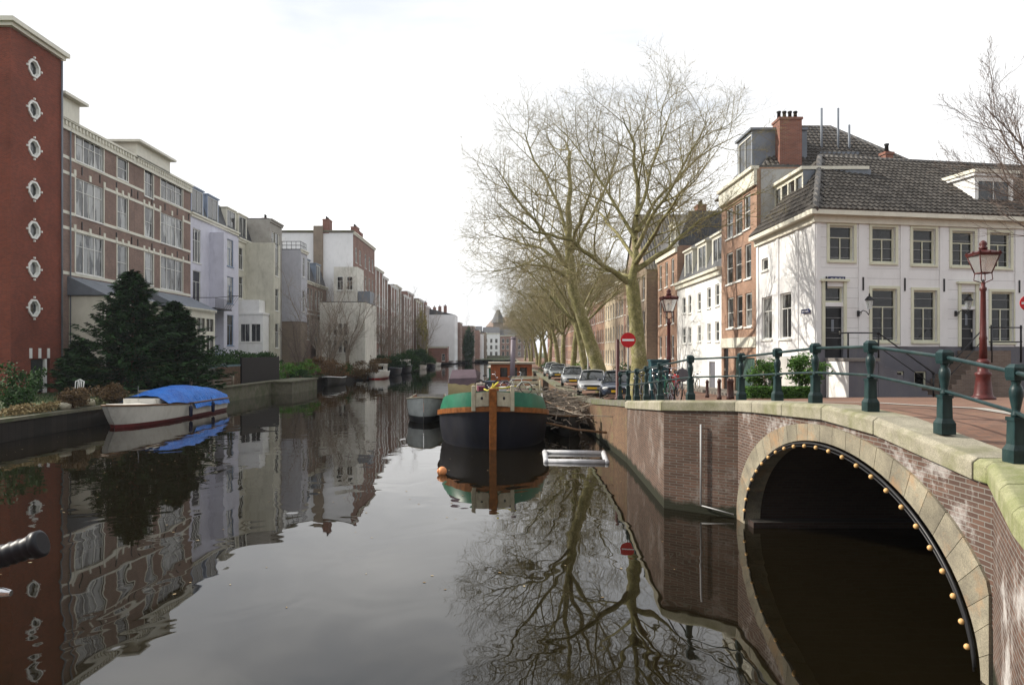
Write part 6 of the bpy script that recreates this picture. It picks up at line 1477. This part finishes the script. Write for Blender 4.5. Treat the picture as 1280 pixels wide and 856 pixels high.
for (x, y, lb) in ((6.2, 53.8, 'green shrub at the foot of the third plane tree'), (6.2, 60, 'green shrub between the parked cars'), (9.5, 58, 'dark green shrub before the sand coloured house'), (5.0, 80, 'green shrub by the far parked cars')):
    bush('quay_shrub', lb, 'shrub', (x, y, 1.9), (1.1, 1.1, .8), 1300, .09, L_hedge if y != 60 else L_bright, 'shrubs on the right quay', 16)
# ------------------------------------------------------------------ STREET FURNITURE
m, nt, b = _m('lantern_glass'); b.inputs['Base Color'].default_value = (.75, .78, .78, 1); b.inputs['Roughness'].default_value = .1; b.inputs['Transmission Weight'].default_value = .75; b.inputs['Alpha'].default_value = .75; M_lglass = m
def street_lamp(label, loc, h):
    t = thing('street_lamp', label, 'street lamp', (0, 0, 0), 'dark red cast iron street lamps')
    k = h/4.2
    MB().lathe((0, 0, 0), [(.30*k, 0), (.30*k, .07*k), (.24*k, .1*k), (.22*k, .16*k), (.19*k, .45*k), (.17*k, .62*k), (.20*k, .66*k), (.20*k, .72*k), (.13*k, .76*k), (.13*k, .95*k), (.16*k, .99*k), (.16*k, 1.04*k), (.10*k, 1.1*k)], 14).build('foot', M_lampred, t)
    MB().lathe((0, 0, 0), [(.10*k, 1.1*k), (.085*k, 1.6*k), (.10*k, 1.65*k), (.08*k, 1.72*k), (.062*k, 2.9*k), (.085*k, 2.95*k), (.085*k, 3.0*k), (.05*k, 3.04*k), (.05*k, 3.15*k)], 14).build('pole', M_lampred, t)
    zb, zt = 3.40*k, 3.88*k; rb, rt = .14*k, .27*k
    mb = MB()
    for s_ in ((1, 1), (1, -1), (-1, -1), (-1, 1)):
        mb.tube([(0, 0, 3.12*k), (s_[0]*rb*1.1, s_[1]*rb*1.1, 3.22*k), (s_[0]*rb, s_[1]*rb, zb)], .014*k, 5); mb.tube([(s_[0]*rb, s_[1]*rb, zb), (s_[0]*rt, s_[1]*rt, zt)], .016*k, 5)
    for (r_, z, w_) in ((rb, zb, .018), (rt, zt, .028)): mb.tube([(r_, r_, z), (r_, -r_, z), (-r_, -r_, z), (-r_, r_, z), (r_, r_, z)], w_*k, 5)
    mb.build('lantern_frame', M_lampred, t)
    MB().add([(rb*.93, rb*.93, zb), (rb*.93, -rb*.93, zb), (-rb*.93, -rb*.93, zb), (-rb*.93, rb*.93, zb), (rt*.95, rt*.95, zt), (rt*.95, -rt*.95, zt), (-rt*.95, -rt*.95, zt), (-rt*.95, rt*.95, zt)], [(0,1,5,4), (1,2,6,5), (2,3,7,6), (3,0,4,7)]).build('lantern_glass', M_lglass, t)
    MB().lathe((0, 0, 0), [(.03*k, 3.4*k), (.03*k, 3.55*k), (.05*k, 3.6*k), (.03*k, 3.72*k)], 8).build('burner', M_white, t)
    cap = MB().lathe((0, 0, 0), [(rt*1.414+.03, zt+.01), (rt*1.5+.03, zt+.05), (rt*.8, 4.0*k), (.09*k, 4.03*k)], 4, False, True).lathe((0, 0, 0), [(.09*k, 4.03*k), (.11*k, 4.08*k), (.07*k, 4.12*k), (.1*k, 4.18*k), (.07*k, 4.24*k), (.02*k, 4.28*k)], 10)
    for s_ in (-1, 0, 1):
        for q in (-1, 1): cap.ball((s_*rt, q*rt, zt+.07*k), .035*k, 6, 5); cap.ball((q*rt, s_*rt, zt+.07*k), .035*k, 6, 5)
    cap.build('lantern_cap', M_lampred, t); place(t, loc); return t
X1, Y1 = (1229-VX)/FPX*19, 19
street_lamp('dark red lantern post on the bridge before the white corner house', (X1, Y1, stz(X1, Y1)), 4.12)
X2, Y2 = (836-VX)/FPX*27, 27
street_lamp('dark red lantern post on the quay beside the teal cabinet', (X2, Y2, stz(X2, Y2)), 4.15)
# wall lantern
def wall_lantern(label, FF, u, z):
    t = thing('wall_lantern', label, 'wall lamp', FF.p(u, -.1, z)); q = lambda a, v, zz: FF.p(u+a, v, z+zz)
    MB().box(FF, u-.12, u-.02, -.05, -.003, z-.12, z+.12).tube([q(-.07, -.06, 0), q(-.05, -.3, .12), q(0, -.45, .05), q(.02, -.55, -.08), q(0, -.62, .02), q(0, -.62, .14)], .018, 6).tube([q(-.07, -.08, -.08), q(-.07, -.2, -.02), q(-.07, -.22, .06), q(-.07, -.14, .06)], .014, 5).build('bracket', M_dark, t)
    c = FF.p(u, -.62, z+.14); MB().lathe(c, [(.07, 0), (.09, .03), (.13, .16), (.16, .38)], 6, False).build('glass', M_lglass, t)
    MB().lathe(c, [(.19, .38), (.2, .40), (.1, .52), (.03, .56), (.04, .6), (.01, .68)], 6, False).build('cap', M_dark, t); return t
wall_lantern('black wall lantern between corner door and window of the white house', FS, FS.pu(1077)-.1, FS.pz(1077, 392))
wl = wall_lantern('black wall lantern bracket beside the second black door', FS, FS.pu(1196), FS.pz(1196, 392))
# no-entry signs
M_sred = paint('sign_red', (.50, .015, .02), .35, .05); M_swh = paint('sign_face_white', (.8, .8, .8), .35, .03); M_pole = paint('grey_pole', (.28, .28, .28), .5, .1)
def no_entry(label, loc, ph, r_=.3):
    t = thing('no_entry_sign', label, 'road sign', loc); x, y, z = loc
    MB().tube([(x, y, z), (x, y, z+ph)], .03, 8).build('pole', M_pole, t)
    c = Vector((x, y-.05, z+ph-r_)); mb = MB(); mb.add([(c.x+r_*math.cos(a*math.pi/16), c.y+dy, c.z+r_*math.sin(a*math.pi/16)) for dy in (0, .02) for a in range(32)], [tuple(range(32)), tuple(range(32, 64))]+[(i, (i+1) % 32, 32+(i+1) % 32, 32+i) for i in range(32)])
    p = mb.build('sign_plate', M_sred, t); MB().b(c.x-r_*.8, c.x+r_*.8, c.y-.006, c.y-.002, c.z-r_*.14, c.z+r_*.14).build('white_bar', M_swh, p)
    return t
xs, ys_ = (785-VX)/FPX*29, 29; zz = H-(425-VY)/FPX*29
no_entry('round red no-entry sign on a pole before the big plane tree', (xs, ys_, stz(xs, ys_)), zz+.3-stz(xs, ys_))
xs, ys_ = (1283-VX)/FPX*24, 24; zz = H-(379-VY)/FPX*24
no_entry('round red no-entry sign cut off by the right edge of the picture', (xs, ys_, stz(xs, ys_)), zz+.25-stz(xs, ys_), .25)
# posts and poles near the sign
for (x, y0, d, r_, mt, lb) in ((772, 425, 33, .09, paint('dark_red_post', (.07, .02, .018), .5), 'dark red round advertising column near the no-entry sign'), (735, 425, 48, .05, M_pole, 'thin pale pole beside the leaning plane tree')):
    X_ = (x-VX)/FPX*d; z0 = stz(X_, d); o = MB().lathe((X_, d, z0), [(r_*1.6, 0), (r_*1.6, .1), (r_, .14), (r_, H-(y0-VY)/FPX*d-z0), (.02, H-(y0-VY)/FPX*d-z0+.05)], 10).build('street_pole', mt, None, base=(X_, d, z0)); tag(o, lb, 'pole')
# teal cabinet
X_, Y_ = (846-VX)/FPX*24.6, 24.6
t = thing('utility_cabinet', 'dark teal street cabinet with ribbed front left of the lantern post', 'cabinet', (5.35, 24.9, stz(5.35, 24.9))); z0 = stz(5.35, 24.9)
M_teal = paint('teal_paint', (.025, .075, .09), .45, .25, 3, dirt=(.08, .12, .12), dirt_amt=.4)
mb = MB().b(5.05, 5.65, 24.7, 25.2, z0, z0+1.42).b(5.02, 5.68, 24.66, 25.24, z0+1.423, z0+1.48); mb.build('box', M_teal, t)
mb = MB()
for k in range(8): mb.b(5.1, 5.6, 24.67, 24.697, z0+.12+k*.15, z0+.2+k*.15)
mb.build('ribbed_door', M_teal, t)
# bollards
for (x, y, d, lb) in ((884, 488, 34, 'brown street bollard nearest the white door'), (899, 497, 29, 'brown street bollard left of the pair before the garage'), (911, 497, 28.5, 'left one of two close brown bollards by the railing'), (915, 494, 30, 'right one of two close brown bollards by the railing')):
    X_ = (x-VX)/FPX*d; z0 = stz(X_, d); t = thing('bollard', lb, 'bollard', (X_, d, z0), 'brown street bollards')
    MB().lathe((X_, d, z0), [(.10, 0), (.10, .12), (.075, .16), (.07, .68), (.085, .7), (.085, .76), (.05, .84)], 10).build('shaft', paint('bollard_brown', (.07, .035, .03), .5), t)
# round dark sign board and red coat
X_, d = (853-VX)/FPX*38, 38; z0 = stz(X_, d)
t = thing('round_board', 'dark round board on a leg behind the lantern post', 'sign board', (X_, d, z0))
mb = MB(); mb.add([(X_+.36*math.cos(a*math.pi/12), d+dy, z0+1.1+.36*math.sin(a*math.pi/12)) for dy in (0, .05) for a in range(24)], [tuple(range(24)), tuple(range(24, 48))]+[(i, (i+1) % 24, 24+(i+1) % 24, 24+i) for i in range(24)]); mb.build('disc', M_plinth, t)
MB().tube([(X_, d+.03, z0), (X_, d+.03, z0+.8)], .035, 6).tube([(X_-.2, d+.2, z0), (X_, d+.03, z0+.6)], .02, 5).tube([(X_+.2, d+.2, z0), (X_, d+.03, z0+.6)], .02, 5).build('leg', M_dark, t)
def person(label, loc, h, coat, legs, hair, rz=0):
    t = thing('person', label, 'person', (0, 0, 0)); s_ = h/1.7
    V = [(0,0,.95), (0,0,1.15), (0,0,1.38), (0,-.01,1.50), (0,-.02,1.60), (0,-.02,1.70), (.09,0,.90), (.10,-.03,.50), (.10,0,.08), (.10,-.13,.03), (-.09,0,.90), (-.10,.08,.5), (-.10,.16,.09), (-.10,.05,.03), (.19,0,1.36), (.25,0,1.10), (.24,-.1,.88), (.235,-.13,.80), (-.19,0,1.36), (-.25,0,1.10), (-.24,-.1,.88), (-.235,-.13,.80)]
    E = [(0,1), (1,2), (2,3), (3,4), (4,5), (0,6), (6,7), (7,8), (8,9), (0,10), (10,11), (11,12), (12,13), (2,14), (14,15), (15,16), (16,17), (2,18), (18,19), (19,20), (20,21)]
    Rr = [.16, .14, .16, .055, .10, .085, .10, .065, .045, .04, .10, .065, .045, .04, .065, .05, .04, .035, .065, .05, .04, .035]
    me = bpy.data.meshes.new('body'); me.from_pydata([tuple(c*s_ for c in v) for v in V], E, []); me.materials.append(legs); o = bpy.data.objects.new('body', me); COL.objects.link(o); o.parent = t
    sk = o.modifiers.new('skin', 'SKIN'); 
    for i, r_ in enumerate(Rr): me.skin_vertices[0].data[i].radius = (r_*s_, r_*s_)
    me.skin_vertices[0].data[0].use_root = True; o.modifiers.new('sub', 'SUBSURF').render_levels = 1
    MB().lathe((0, 0, 0), [(.24*s_, .62*s_), (.215*s_, .95*s_), (.20*s_, 1.2*s_), (.21*s_, 1.36*s_), (.09*s_, 1.48*s_)], 14).tube([(.19*s_, 0, 1.38*s_), (.27*s_, 0, 1.10*s_), (.26*s_, -.1*s_, .88*s_)], [.08*s_, .07*s_, .055*s_], 8).tube([(-.19*s_, 0, 1.38*s_), (-.27*s_, 0, 1.10*s_), (-.26*s_, -.1*s_, .88*s_)], [.08*s_, .07*s_, .055*s_], 8).build('coat', coat, t)
    MB().ball((0, .02*s_, 1.645*s_), .115*s_, 12, 8, (1, 1.05, 1.05)).build('hair', hair, t)
    place(t, loc, rz); return t
M_skin = paint('skin', (.45, .27, .2), .5, .05)
X_, d = (844-VX)/FPX*37, 37
person('small person in a pinkish red coat just right of the lantern post', (X_, d, stz(X_, d)), 1.35, paint('red_coat', (.5, .06, .06), .7, .1), M_dark, paint('dark_hair', (.06, .035, .02), .6), R(20))

# bicycles
M_chrome = paint('chrome', (.6, .6, .62), .18, .05, metal=.9)
def bicycle(label, frame_mat, group='bicycles parked behind the railing'):
    t = thing('bicycle', label, 'bicycle', (0, 0, 0), group); R0 = .34
    for x in (-.53, .53):
        ring = [(x+R0*math.cos(a*math.pi/14), 0, R0+R0*math.sin(a*math.pi/14)) for a in range(29)]
        wb = MB().tube(ring, .02, 6, caps=False).build('wheel', M_tyre, t)
        sp = MB()
        for k in range(14): a = k*math.pi/7; sp.tube([(x, .02*(-1)**k, R0), (x+(R0-.02)*math.cos(a), 0, R0+(R0-.02)*math.sin(a))], .0025, 3, caps=False)
        sp.build('spokes', M_chrome, wb)
    bb = (-.08, 0, .30); st_ = (-.22, 0, .82); hd = (.33, 0, .88); hb = (.37, 0, .72); rw = (-.53, 0, R0); fw = (.53, 0, R0)
    MB().tube([bb, st_], .016, 6).tube([st_, hd], .014, 6).tube([bb, hb], .018, 6).tube([bb, rw], .012, 6).tube([st_, rw], .011, 6).tube([hd, hb, (.42, 0, .6), fw], .015, 6).build('frame', frame_mat, t)
    for s_ in (-1, 1):
        f = []
    mg = MB()
    for x in (-.53, .53): mg.tube([(x+.37*math.cos(a), 0, R0+.37*math.sin(a)) for a in [R(20+i*14) for i in range(11)]], .012, 4)
    mg.build('mudguard', frame_mat, t)
    MB().tube([st_, (-.25, 0, .95)], .012, 6).build('seat_post', M_chrome, t); MB().ball((-.26, 0, .98), .11, 10, 6, (1.2, .7, .35)).build('saddle', M_dark, t)
    hbz = 1.10
    MB().tube([hd, (.31, 0, hbz)], .012, 6).tube([(.08, .30, hbz+.02), (.2, .29, hbz+.04), (.31, .2, hbz+.02), (.33, 0, hbz), (.31, -.2, hbz+.02), (.2, -.29, hbz+.04), (.08, -.30, hbz+.02)], .011, 6).build('handlebar', M_chrome, t)
    for s_ in (-1, 1): MB().tube([(.20, s_*.292, hbz+.04), (.06, s_*.30, hbz+.02)], .017, 8).build('grip', M_dark, t)
    MB().b(-.80, -.42, -.07, .07, .72, .735).build('carrier', M_dark, t)
    MB().tube([(-.08, -.05, .30), (-.02, -.05, .16), (-.02, -.14, .16)], .01, 5).tube([(-.08, .05, .30), (-.14, .05, .44), (-.14, .14, .44)], .01, 5).lathe((-.08, 0, .30), [(.03, -.02), (.03, .02)], 8).build('crank', M_chrome, t)
    MB().ball((.42, 0, .86), .045, 8, 6).build('lamp', M_chrome, t)
    return t
b1 = bicycle('black bicycle leaning on the railing, nearest the teal cabinet', M_dark)
cols = [('dark green bicycle in the middle of the row behind the railing', M_bgreen), ('white framed bicycle in the row behind the railing', M_white), ('grey bicycle in the row behind the railing', M_lead), ('black bicycle at the far end of the row behind the railing', M_dark), ('dark grey bicycle at the near end of the row behind the railing', M_plinth)]
spots = [(4.95, 23.4, 80), (4.95, 22.2, 98), (4.95, 24.8, 85), (4.9, 26.0, 95), (4.95, 27.4, 82), (5.35, 22.9, 95)]
for i, (x, y, a) in enumerate(spots):
    if i == 0: o = b1
    else:
        o = copy_tree(b1); o['label'] = cols[i-1][0]
        for ch in [q for q in bpy.data.objects if q.parent == o and q.name.split('.')[0] in ('frame', 'mudguard')]:
            ch.data = ch.data.copy(); ch.data.materials[0] = cols[i-1][1]
    o.location = (x, y, stz(x, y)); o.rotation_euler = (R(-6+2*i), 0, R(a)); o.scale = (1, 1, 1)
for i, (x, y, a, lb) in enumerate(((11.5, 33.2, 85, 'dark bicycle parked against the tall brick house'), (11.6, 44, 95, 'dark bicycle parked against the long white house'))):
    o = copy_tree(b1); o['label'] = lb; o['group'] = 'bicycles along the house fronts'; o.location = (x, y, stz(x, y)+.02); o.rotation_euler = (R(8), 0, R(a))
for i, (x, y, a, lb) in enumerate(((-.55, 30.3, 15, 'dark bicycle standing on the barge foredeck, left one'), (.55, 30.0, -20, 'white bicycle standing on the barge foredeck, right one'))):
    o = copy_tree(b1); o['label'] = lb; o['group'] = 'bicycles on the barge'; o.location = (x, y, 1.985); o.rotation_euler = (R(24 if i else -20), 0, R(a)); o.scale = (.78, .78, .78)
    if i:
        for ch in [q for q in bpy.data.objects if q.parent == o and q.name.split('.')[0] in ('frame', 'mudguard')]: ch.data = ch.data.copy(); ch.data.materials[0] = M_white
for (x0, y0, L_, zt_, m_, lb) in ((-24, -26, 20, 17, M_brickdark, 'dark brick terrace added unseen behind the viewpoint, left one, to reflect in the windows'), (-3, -27, 16, 15, M_brickmid, 'brick terrace added unseen behind the viewpoint, middle one, to reflect in the windows'), (14, -20, 22, 14, M_brickwarm, 'brick terrace added unseen behind the viewpoint, right one, to reflect in the corner house windows')):
    house('added_terrace', lb, Fr(x0, y0, 1, 0, 0, -1), L_, 10, 2.0, zt_, m_, grid_wins(L_, 2.0, 4, 3.1, 7, 1.2, 2.0, 'cross', .6, 1.0), 'ridge', rh=4, rmat=M_slate)  # unseen terraces, added so the corner house windows reflect something dark
for (x, y, a, lb) in ((14, 2, 1.0, 'bare tree added unseen behind the viewpoint to reflect in the corner house windows'), (24, -6, 2.2, 'second bare tree added unseen behind the viewpoint to reflect in the corner house windows')):
    o = copy_tree(g2); o['label'] = lb; o['group'] = 'added trees behind the viewpoint'; place(o, (x, y, 2.2), a)  # unseen tree copies, added for the reflections in the window panes
# the photographer's bicycle leaning on the near railing
t = thing('near_bicycle', 'bicycle handlebar with ribbed black grip poking in at the lower left', 'bicycle', (0, 0, 0)); cs = 1.0
M_grip = paint('rubber_grip', (.012, .013, .018), .45, .2, 20)
gx, gy, gz = at(54, 678, 1.0)
prof = []; P = []; rads = []
A0 = Vector((gx, gy, gz)); dirv = Vector((-1, -.08, -.33)).normalized()
for k in range(34):
    q = k*.004; P.append(A0+dirv*(.006+q)); rads.append(.0148+(.0014 if k % 3 == 0 else 0))
mb = MB(); mb.tube([A0, A0+dirv*.002, A0+dirv*.012, A0+dirv*.0125], [.015, .0188, .0188, .016], 20); mb.tube([A0+dirv*.0125]+P[2:], [.0148]+rads[2:], 20); mb.build('grip', M_grip, t)
e1 = A0+dirv*.13
MB().tube([e1, e1+dirv*.08, Vector((-.95, .90, gz-.10)), Vector((-1.05, .80, gz-.08)), Vector((-1.08, .62, gz-.05)), Vector((-1.05, .42, gz-.08)), Vector((-.9, .33, gz-.11)), Vector((-.72, .30, gz-.08))], .011, 12).build('handlebar', M_chrome, t)
l0 = Vector(at(14, 741, .97)); 
MB().tube([l0, l0+Vector((-.012, 0, .001)), l0+Vector((-.05, .01, -.001)), l0+Vector((-.12, .01, .01)), Vector((-.95, .92, gz-.12))], [.004, .0065, .006, .006, .008], 12).build('brake_lever', M_chrome, t)
MB().tube([Vector((-.72, .30, gz-.08)), Vector((-.6, .3, gz-.06))], .018, 12).build('grip', M_grip, t)
zd = 2.2
MB().tube([(-1.08, .62, gz-.05), (-1.08, .62, gz-.30)], .013, 8).tube([(-1.08, .62, gz-.3), (-1.16, .62, zd+.7), (-1.28, .62, zd+.34)], .016, 8).tube([(-1.10, .62, zd+.98), (-.55, .62, zd+.36)], .017, 8).tube([(-.55, .62, zd+.32), (-.42, .62, zd+.9)], .016, 8).tube([(-.55, .62, zd+.32), (-.1, .62, zd+.34)], .012, 8).tube([(-.42, .62, zd+.88), (-.1, .62, zd+.34)], .011, 8).build('frame', M_dark, t)
MB().ball((-.38, .62, zd+1.0), .11, 12, 8, (1.2, .7, .35)).tube([(-.42, .62, zd+.88), (-.4, .62, zd+.98)], .012, 8).build('saddle', M_grip, t)
for x in (-1.28, -.1):
    ring = [(x+.33*math.cos(a*math.pi/16), .62, zd+.34+.33*math.sin(a*math.pi/16)) for a in range(33)]
    w_ = MB().tube(ring, .018, 8, caps=False).build('wheel', M_tyre, t); sp = MB()
    for k in range(16): a = k*math.pi/8; sp.tube([(x, .62, zd+.34), (x+.32*math.cos(a), .62, zd+.34+.32*math.sin(a))], .002, 3, caps=False)
    sp.build('spokes', M_chrome, w_)
# ------------------------------------------------------------------ left gardens: fences, bins, small things
def fence(name, label, x0, y0, x1, y1, z0, z1, mat, post=None, slat=.14, gap=.01, cap=None):
    t = thing(name, label, 'fence', ((x0+x1)/2, (y0+y1)/2, z0)); d_ = Vector((x1-x0, y1-y0)); L = d_.length; d_ = d_/L; F = Fr(x0, y0, d_.x, d_.y, -d_.y, d_.x)
    mb = MB(); u = 0
    while u < L-.02: mb.box(F, u, min(u+slat-gap, L), -.02, .02, z0, z1); u += slat
    mb.build('panel', mat, t)
    mb = MB(); k = max(2, int(L/2)+1)
    for i in range(k): MB().box(F, L*i/(k-1)-.05, L*i/(k-1)+.05, .022, .12, z0, z1+.06).build('post', post or mat, t)
    if cap: MB().box(F, 0, L, -.04, .021, z1, z1+.15).build('cap_rail', cap, t)
    return t
M_fdark = paint('black_fence', (.007, .005, .006), .6, .3, 3); M_fgrey = paint('weathered_fence', (.13, .12, .11), .8, .3, 4); M_fbrown = paint('brown_fence', (.10, .06, .035), .8, .3, 4); M_fblue = paint('pale_blue_cap', (.10, .17, .20), .6, .2)
fence('dark_fence', 'tall black board fence above the mossy quay wall', -21.6, 59.3, -21.4, 68.5, 1.1, 3.25, M_fdark)
fence('board_fence', 'weathered grey board fence with blue top next to the black fence', -21.9, 50.5, -21.8, 54.6, 1.0, 2.5, M_fgrey, cap=M_fblue)
fence('board_fence', 'brown board fence with blue top joining the black fence', -21.8, 54.7, -21.7, 59.2, 1.0, 2.55, M_fbrown, cap=M_fblue)
t = thing('rail_fence', 'low rustic wooden rail fence on the quay behind the white boat', 'fence', (-21.1, 52, 1.1))
mb = MB()
for z in (1.35, 1.6, 1.85): mb.tube([(-21.1, 48.5, z), (-21.1, 56, z+.02)], .03, 6)
mb.build('rail', M_birch, t)
for y in (48.5, 51, 52.2, 56): MB().tube([(-21.1, y, 1.1), (-21.1, y, 2.0)], .11, 8).build('post', M_birch, t)
fence('garden_wall_fence', 'low dark garden fence in front of the dormer brick houses', -22.8, 78, -22.5, 96, 1.0, 2.6, M_fbrown)
t = thing('wheelie_bin', 'orange-brown wooden bin cupboard beside the red tower', 'cupboard', (-28.6, 49.3, 1)); MB().b(-29.0, -28.1, 48.9, 49.6, 1, 3.1).build('box', paint('ochre_wood', (.25, .15, .05), .6, .2), t); MB().b(-29.05, -28.05, 48.85, 49.65, 3.103, 3.17).build('lid', M_wood, t)
t = thing('white_chair', 'white plastic garden chair beside the orange-brown cupboard', 'chair', (-24.6, 41.5, 1)); w0 = at(92, 488, 41.5)
MB().b(-24.85, -24.4, 41.3, 41.7, 1.42, 1.46).build('seat', M_white, t); 
mb = MB().tube([(-24.85, 41.72, 1.45), (-24.87, 41.8, 2.0), (-24.62, 41.83, 2.12), (-24.38, 41.8, 2.0), (-24.4, 41.72, 1.45)], .03, 6)
for x in (-24.72, -24.62, -24.52): mb.tube([(x, 41.74, 1.45), (x, 41.82, 2.08)], .025, 5)
mb.build('backrest', M_white, t)
for x in (-24.83, -24.42):
    for y in (41.33, 41.68): MB().tube([(x, y, .98), (x, y, 1.42)], .022, 5).build('leg', M_white, t)
t = thing('stone_pot', 'pale weathered stone planter on the quay left of the white boat', 'planter', (-21.0, 42.0, .97)); MB().lathe((-21.0, 42.0, .97), [(.2, 0), (.15, .1), (.28, .45), (.32, .5), (.26, .5), (.2, .4)], 12).build('bowl', M_cop, t)
for i, (x, y, s_, lb) in enumerate(((-21.0, 36.2, .35, 'pale boulder on the quay between the two round bushes'), (-20.9, 43.2, .32, 'long pale stone on the quay before the boat bow'), (-20.9, 34.2, .28, 'small boulder at the left edge of the quay'))):
    o = MB().ball((x, y, .97+s_*.5), s_, 9, 6, (1.1, 1.5, .7)); o.v = [(a+random.uniform(-.04, .04), b_+random.uniform(-.04, .04), c+random.uniform(-.04, .04)) for a, b_, c in o.v]
    tag(o.build('boulder', M_cop, None, base=(x, y, .97)), lb, 'boulder', 'stones on the left quay')
mb = MB(); r = random.Random(9)
for i in range(260):
    if i % 2: x, y = r.uniform(-20, -8), r.uniform(22, 48)
    else: x, y = r.uniform(-12, 3.4), r.uniform(10, 34)
    a = r.random()*6.3; q = r.uniform(.015, .045); c, s_ = math.cos(a)*q, math.sin(a)*q
    mb.quad((x-c, y-s_, .006), (x+s_*.6, y-c*.6, .007), (x+c, y+s_, .006), (x-s_*.6, y+c*.6, .008))
tag(mb.build('floating_leaves', leafmat('dead_leaf', (.16, .10, .04), (.34, .28, .18))), kind='stuff')
# haze
m = bpy.data.materials.new('haze'); m.use_nodes = True; nt = m.node_tree; nt.nodes.clear(); out = nt.nodes.new('ShaderNodeOutputMaterial'); pv = nt.nodes.new('ShaderNodeVolumePrincipled')
pv.inputs['Color'].default_value = (.85, .9, 1, 1); pv.inputs['Density'].default_value = .0002; pv.inputs['Anisotropy'].default_value = .3; nt.links.new(pv.outputs[0], out.inputs['Volume'])
HAZE = True
if HAZE: tag(MB().b(-1600, 1600, -300, 2600, -1.5, 45).build('haze', m), kind='stuff')
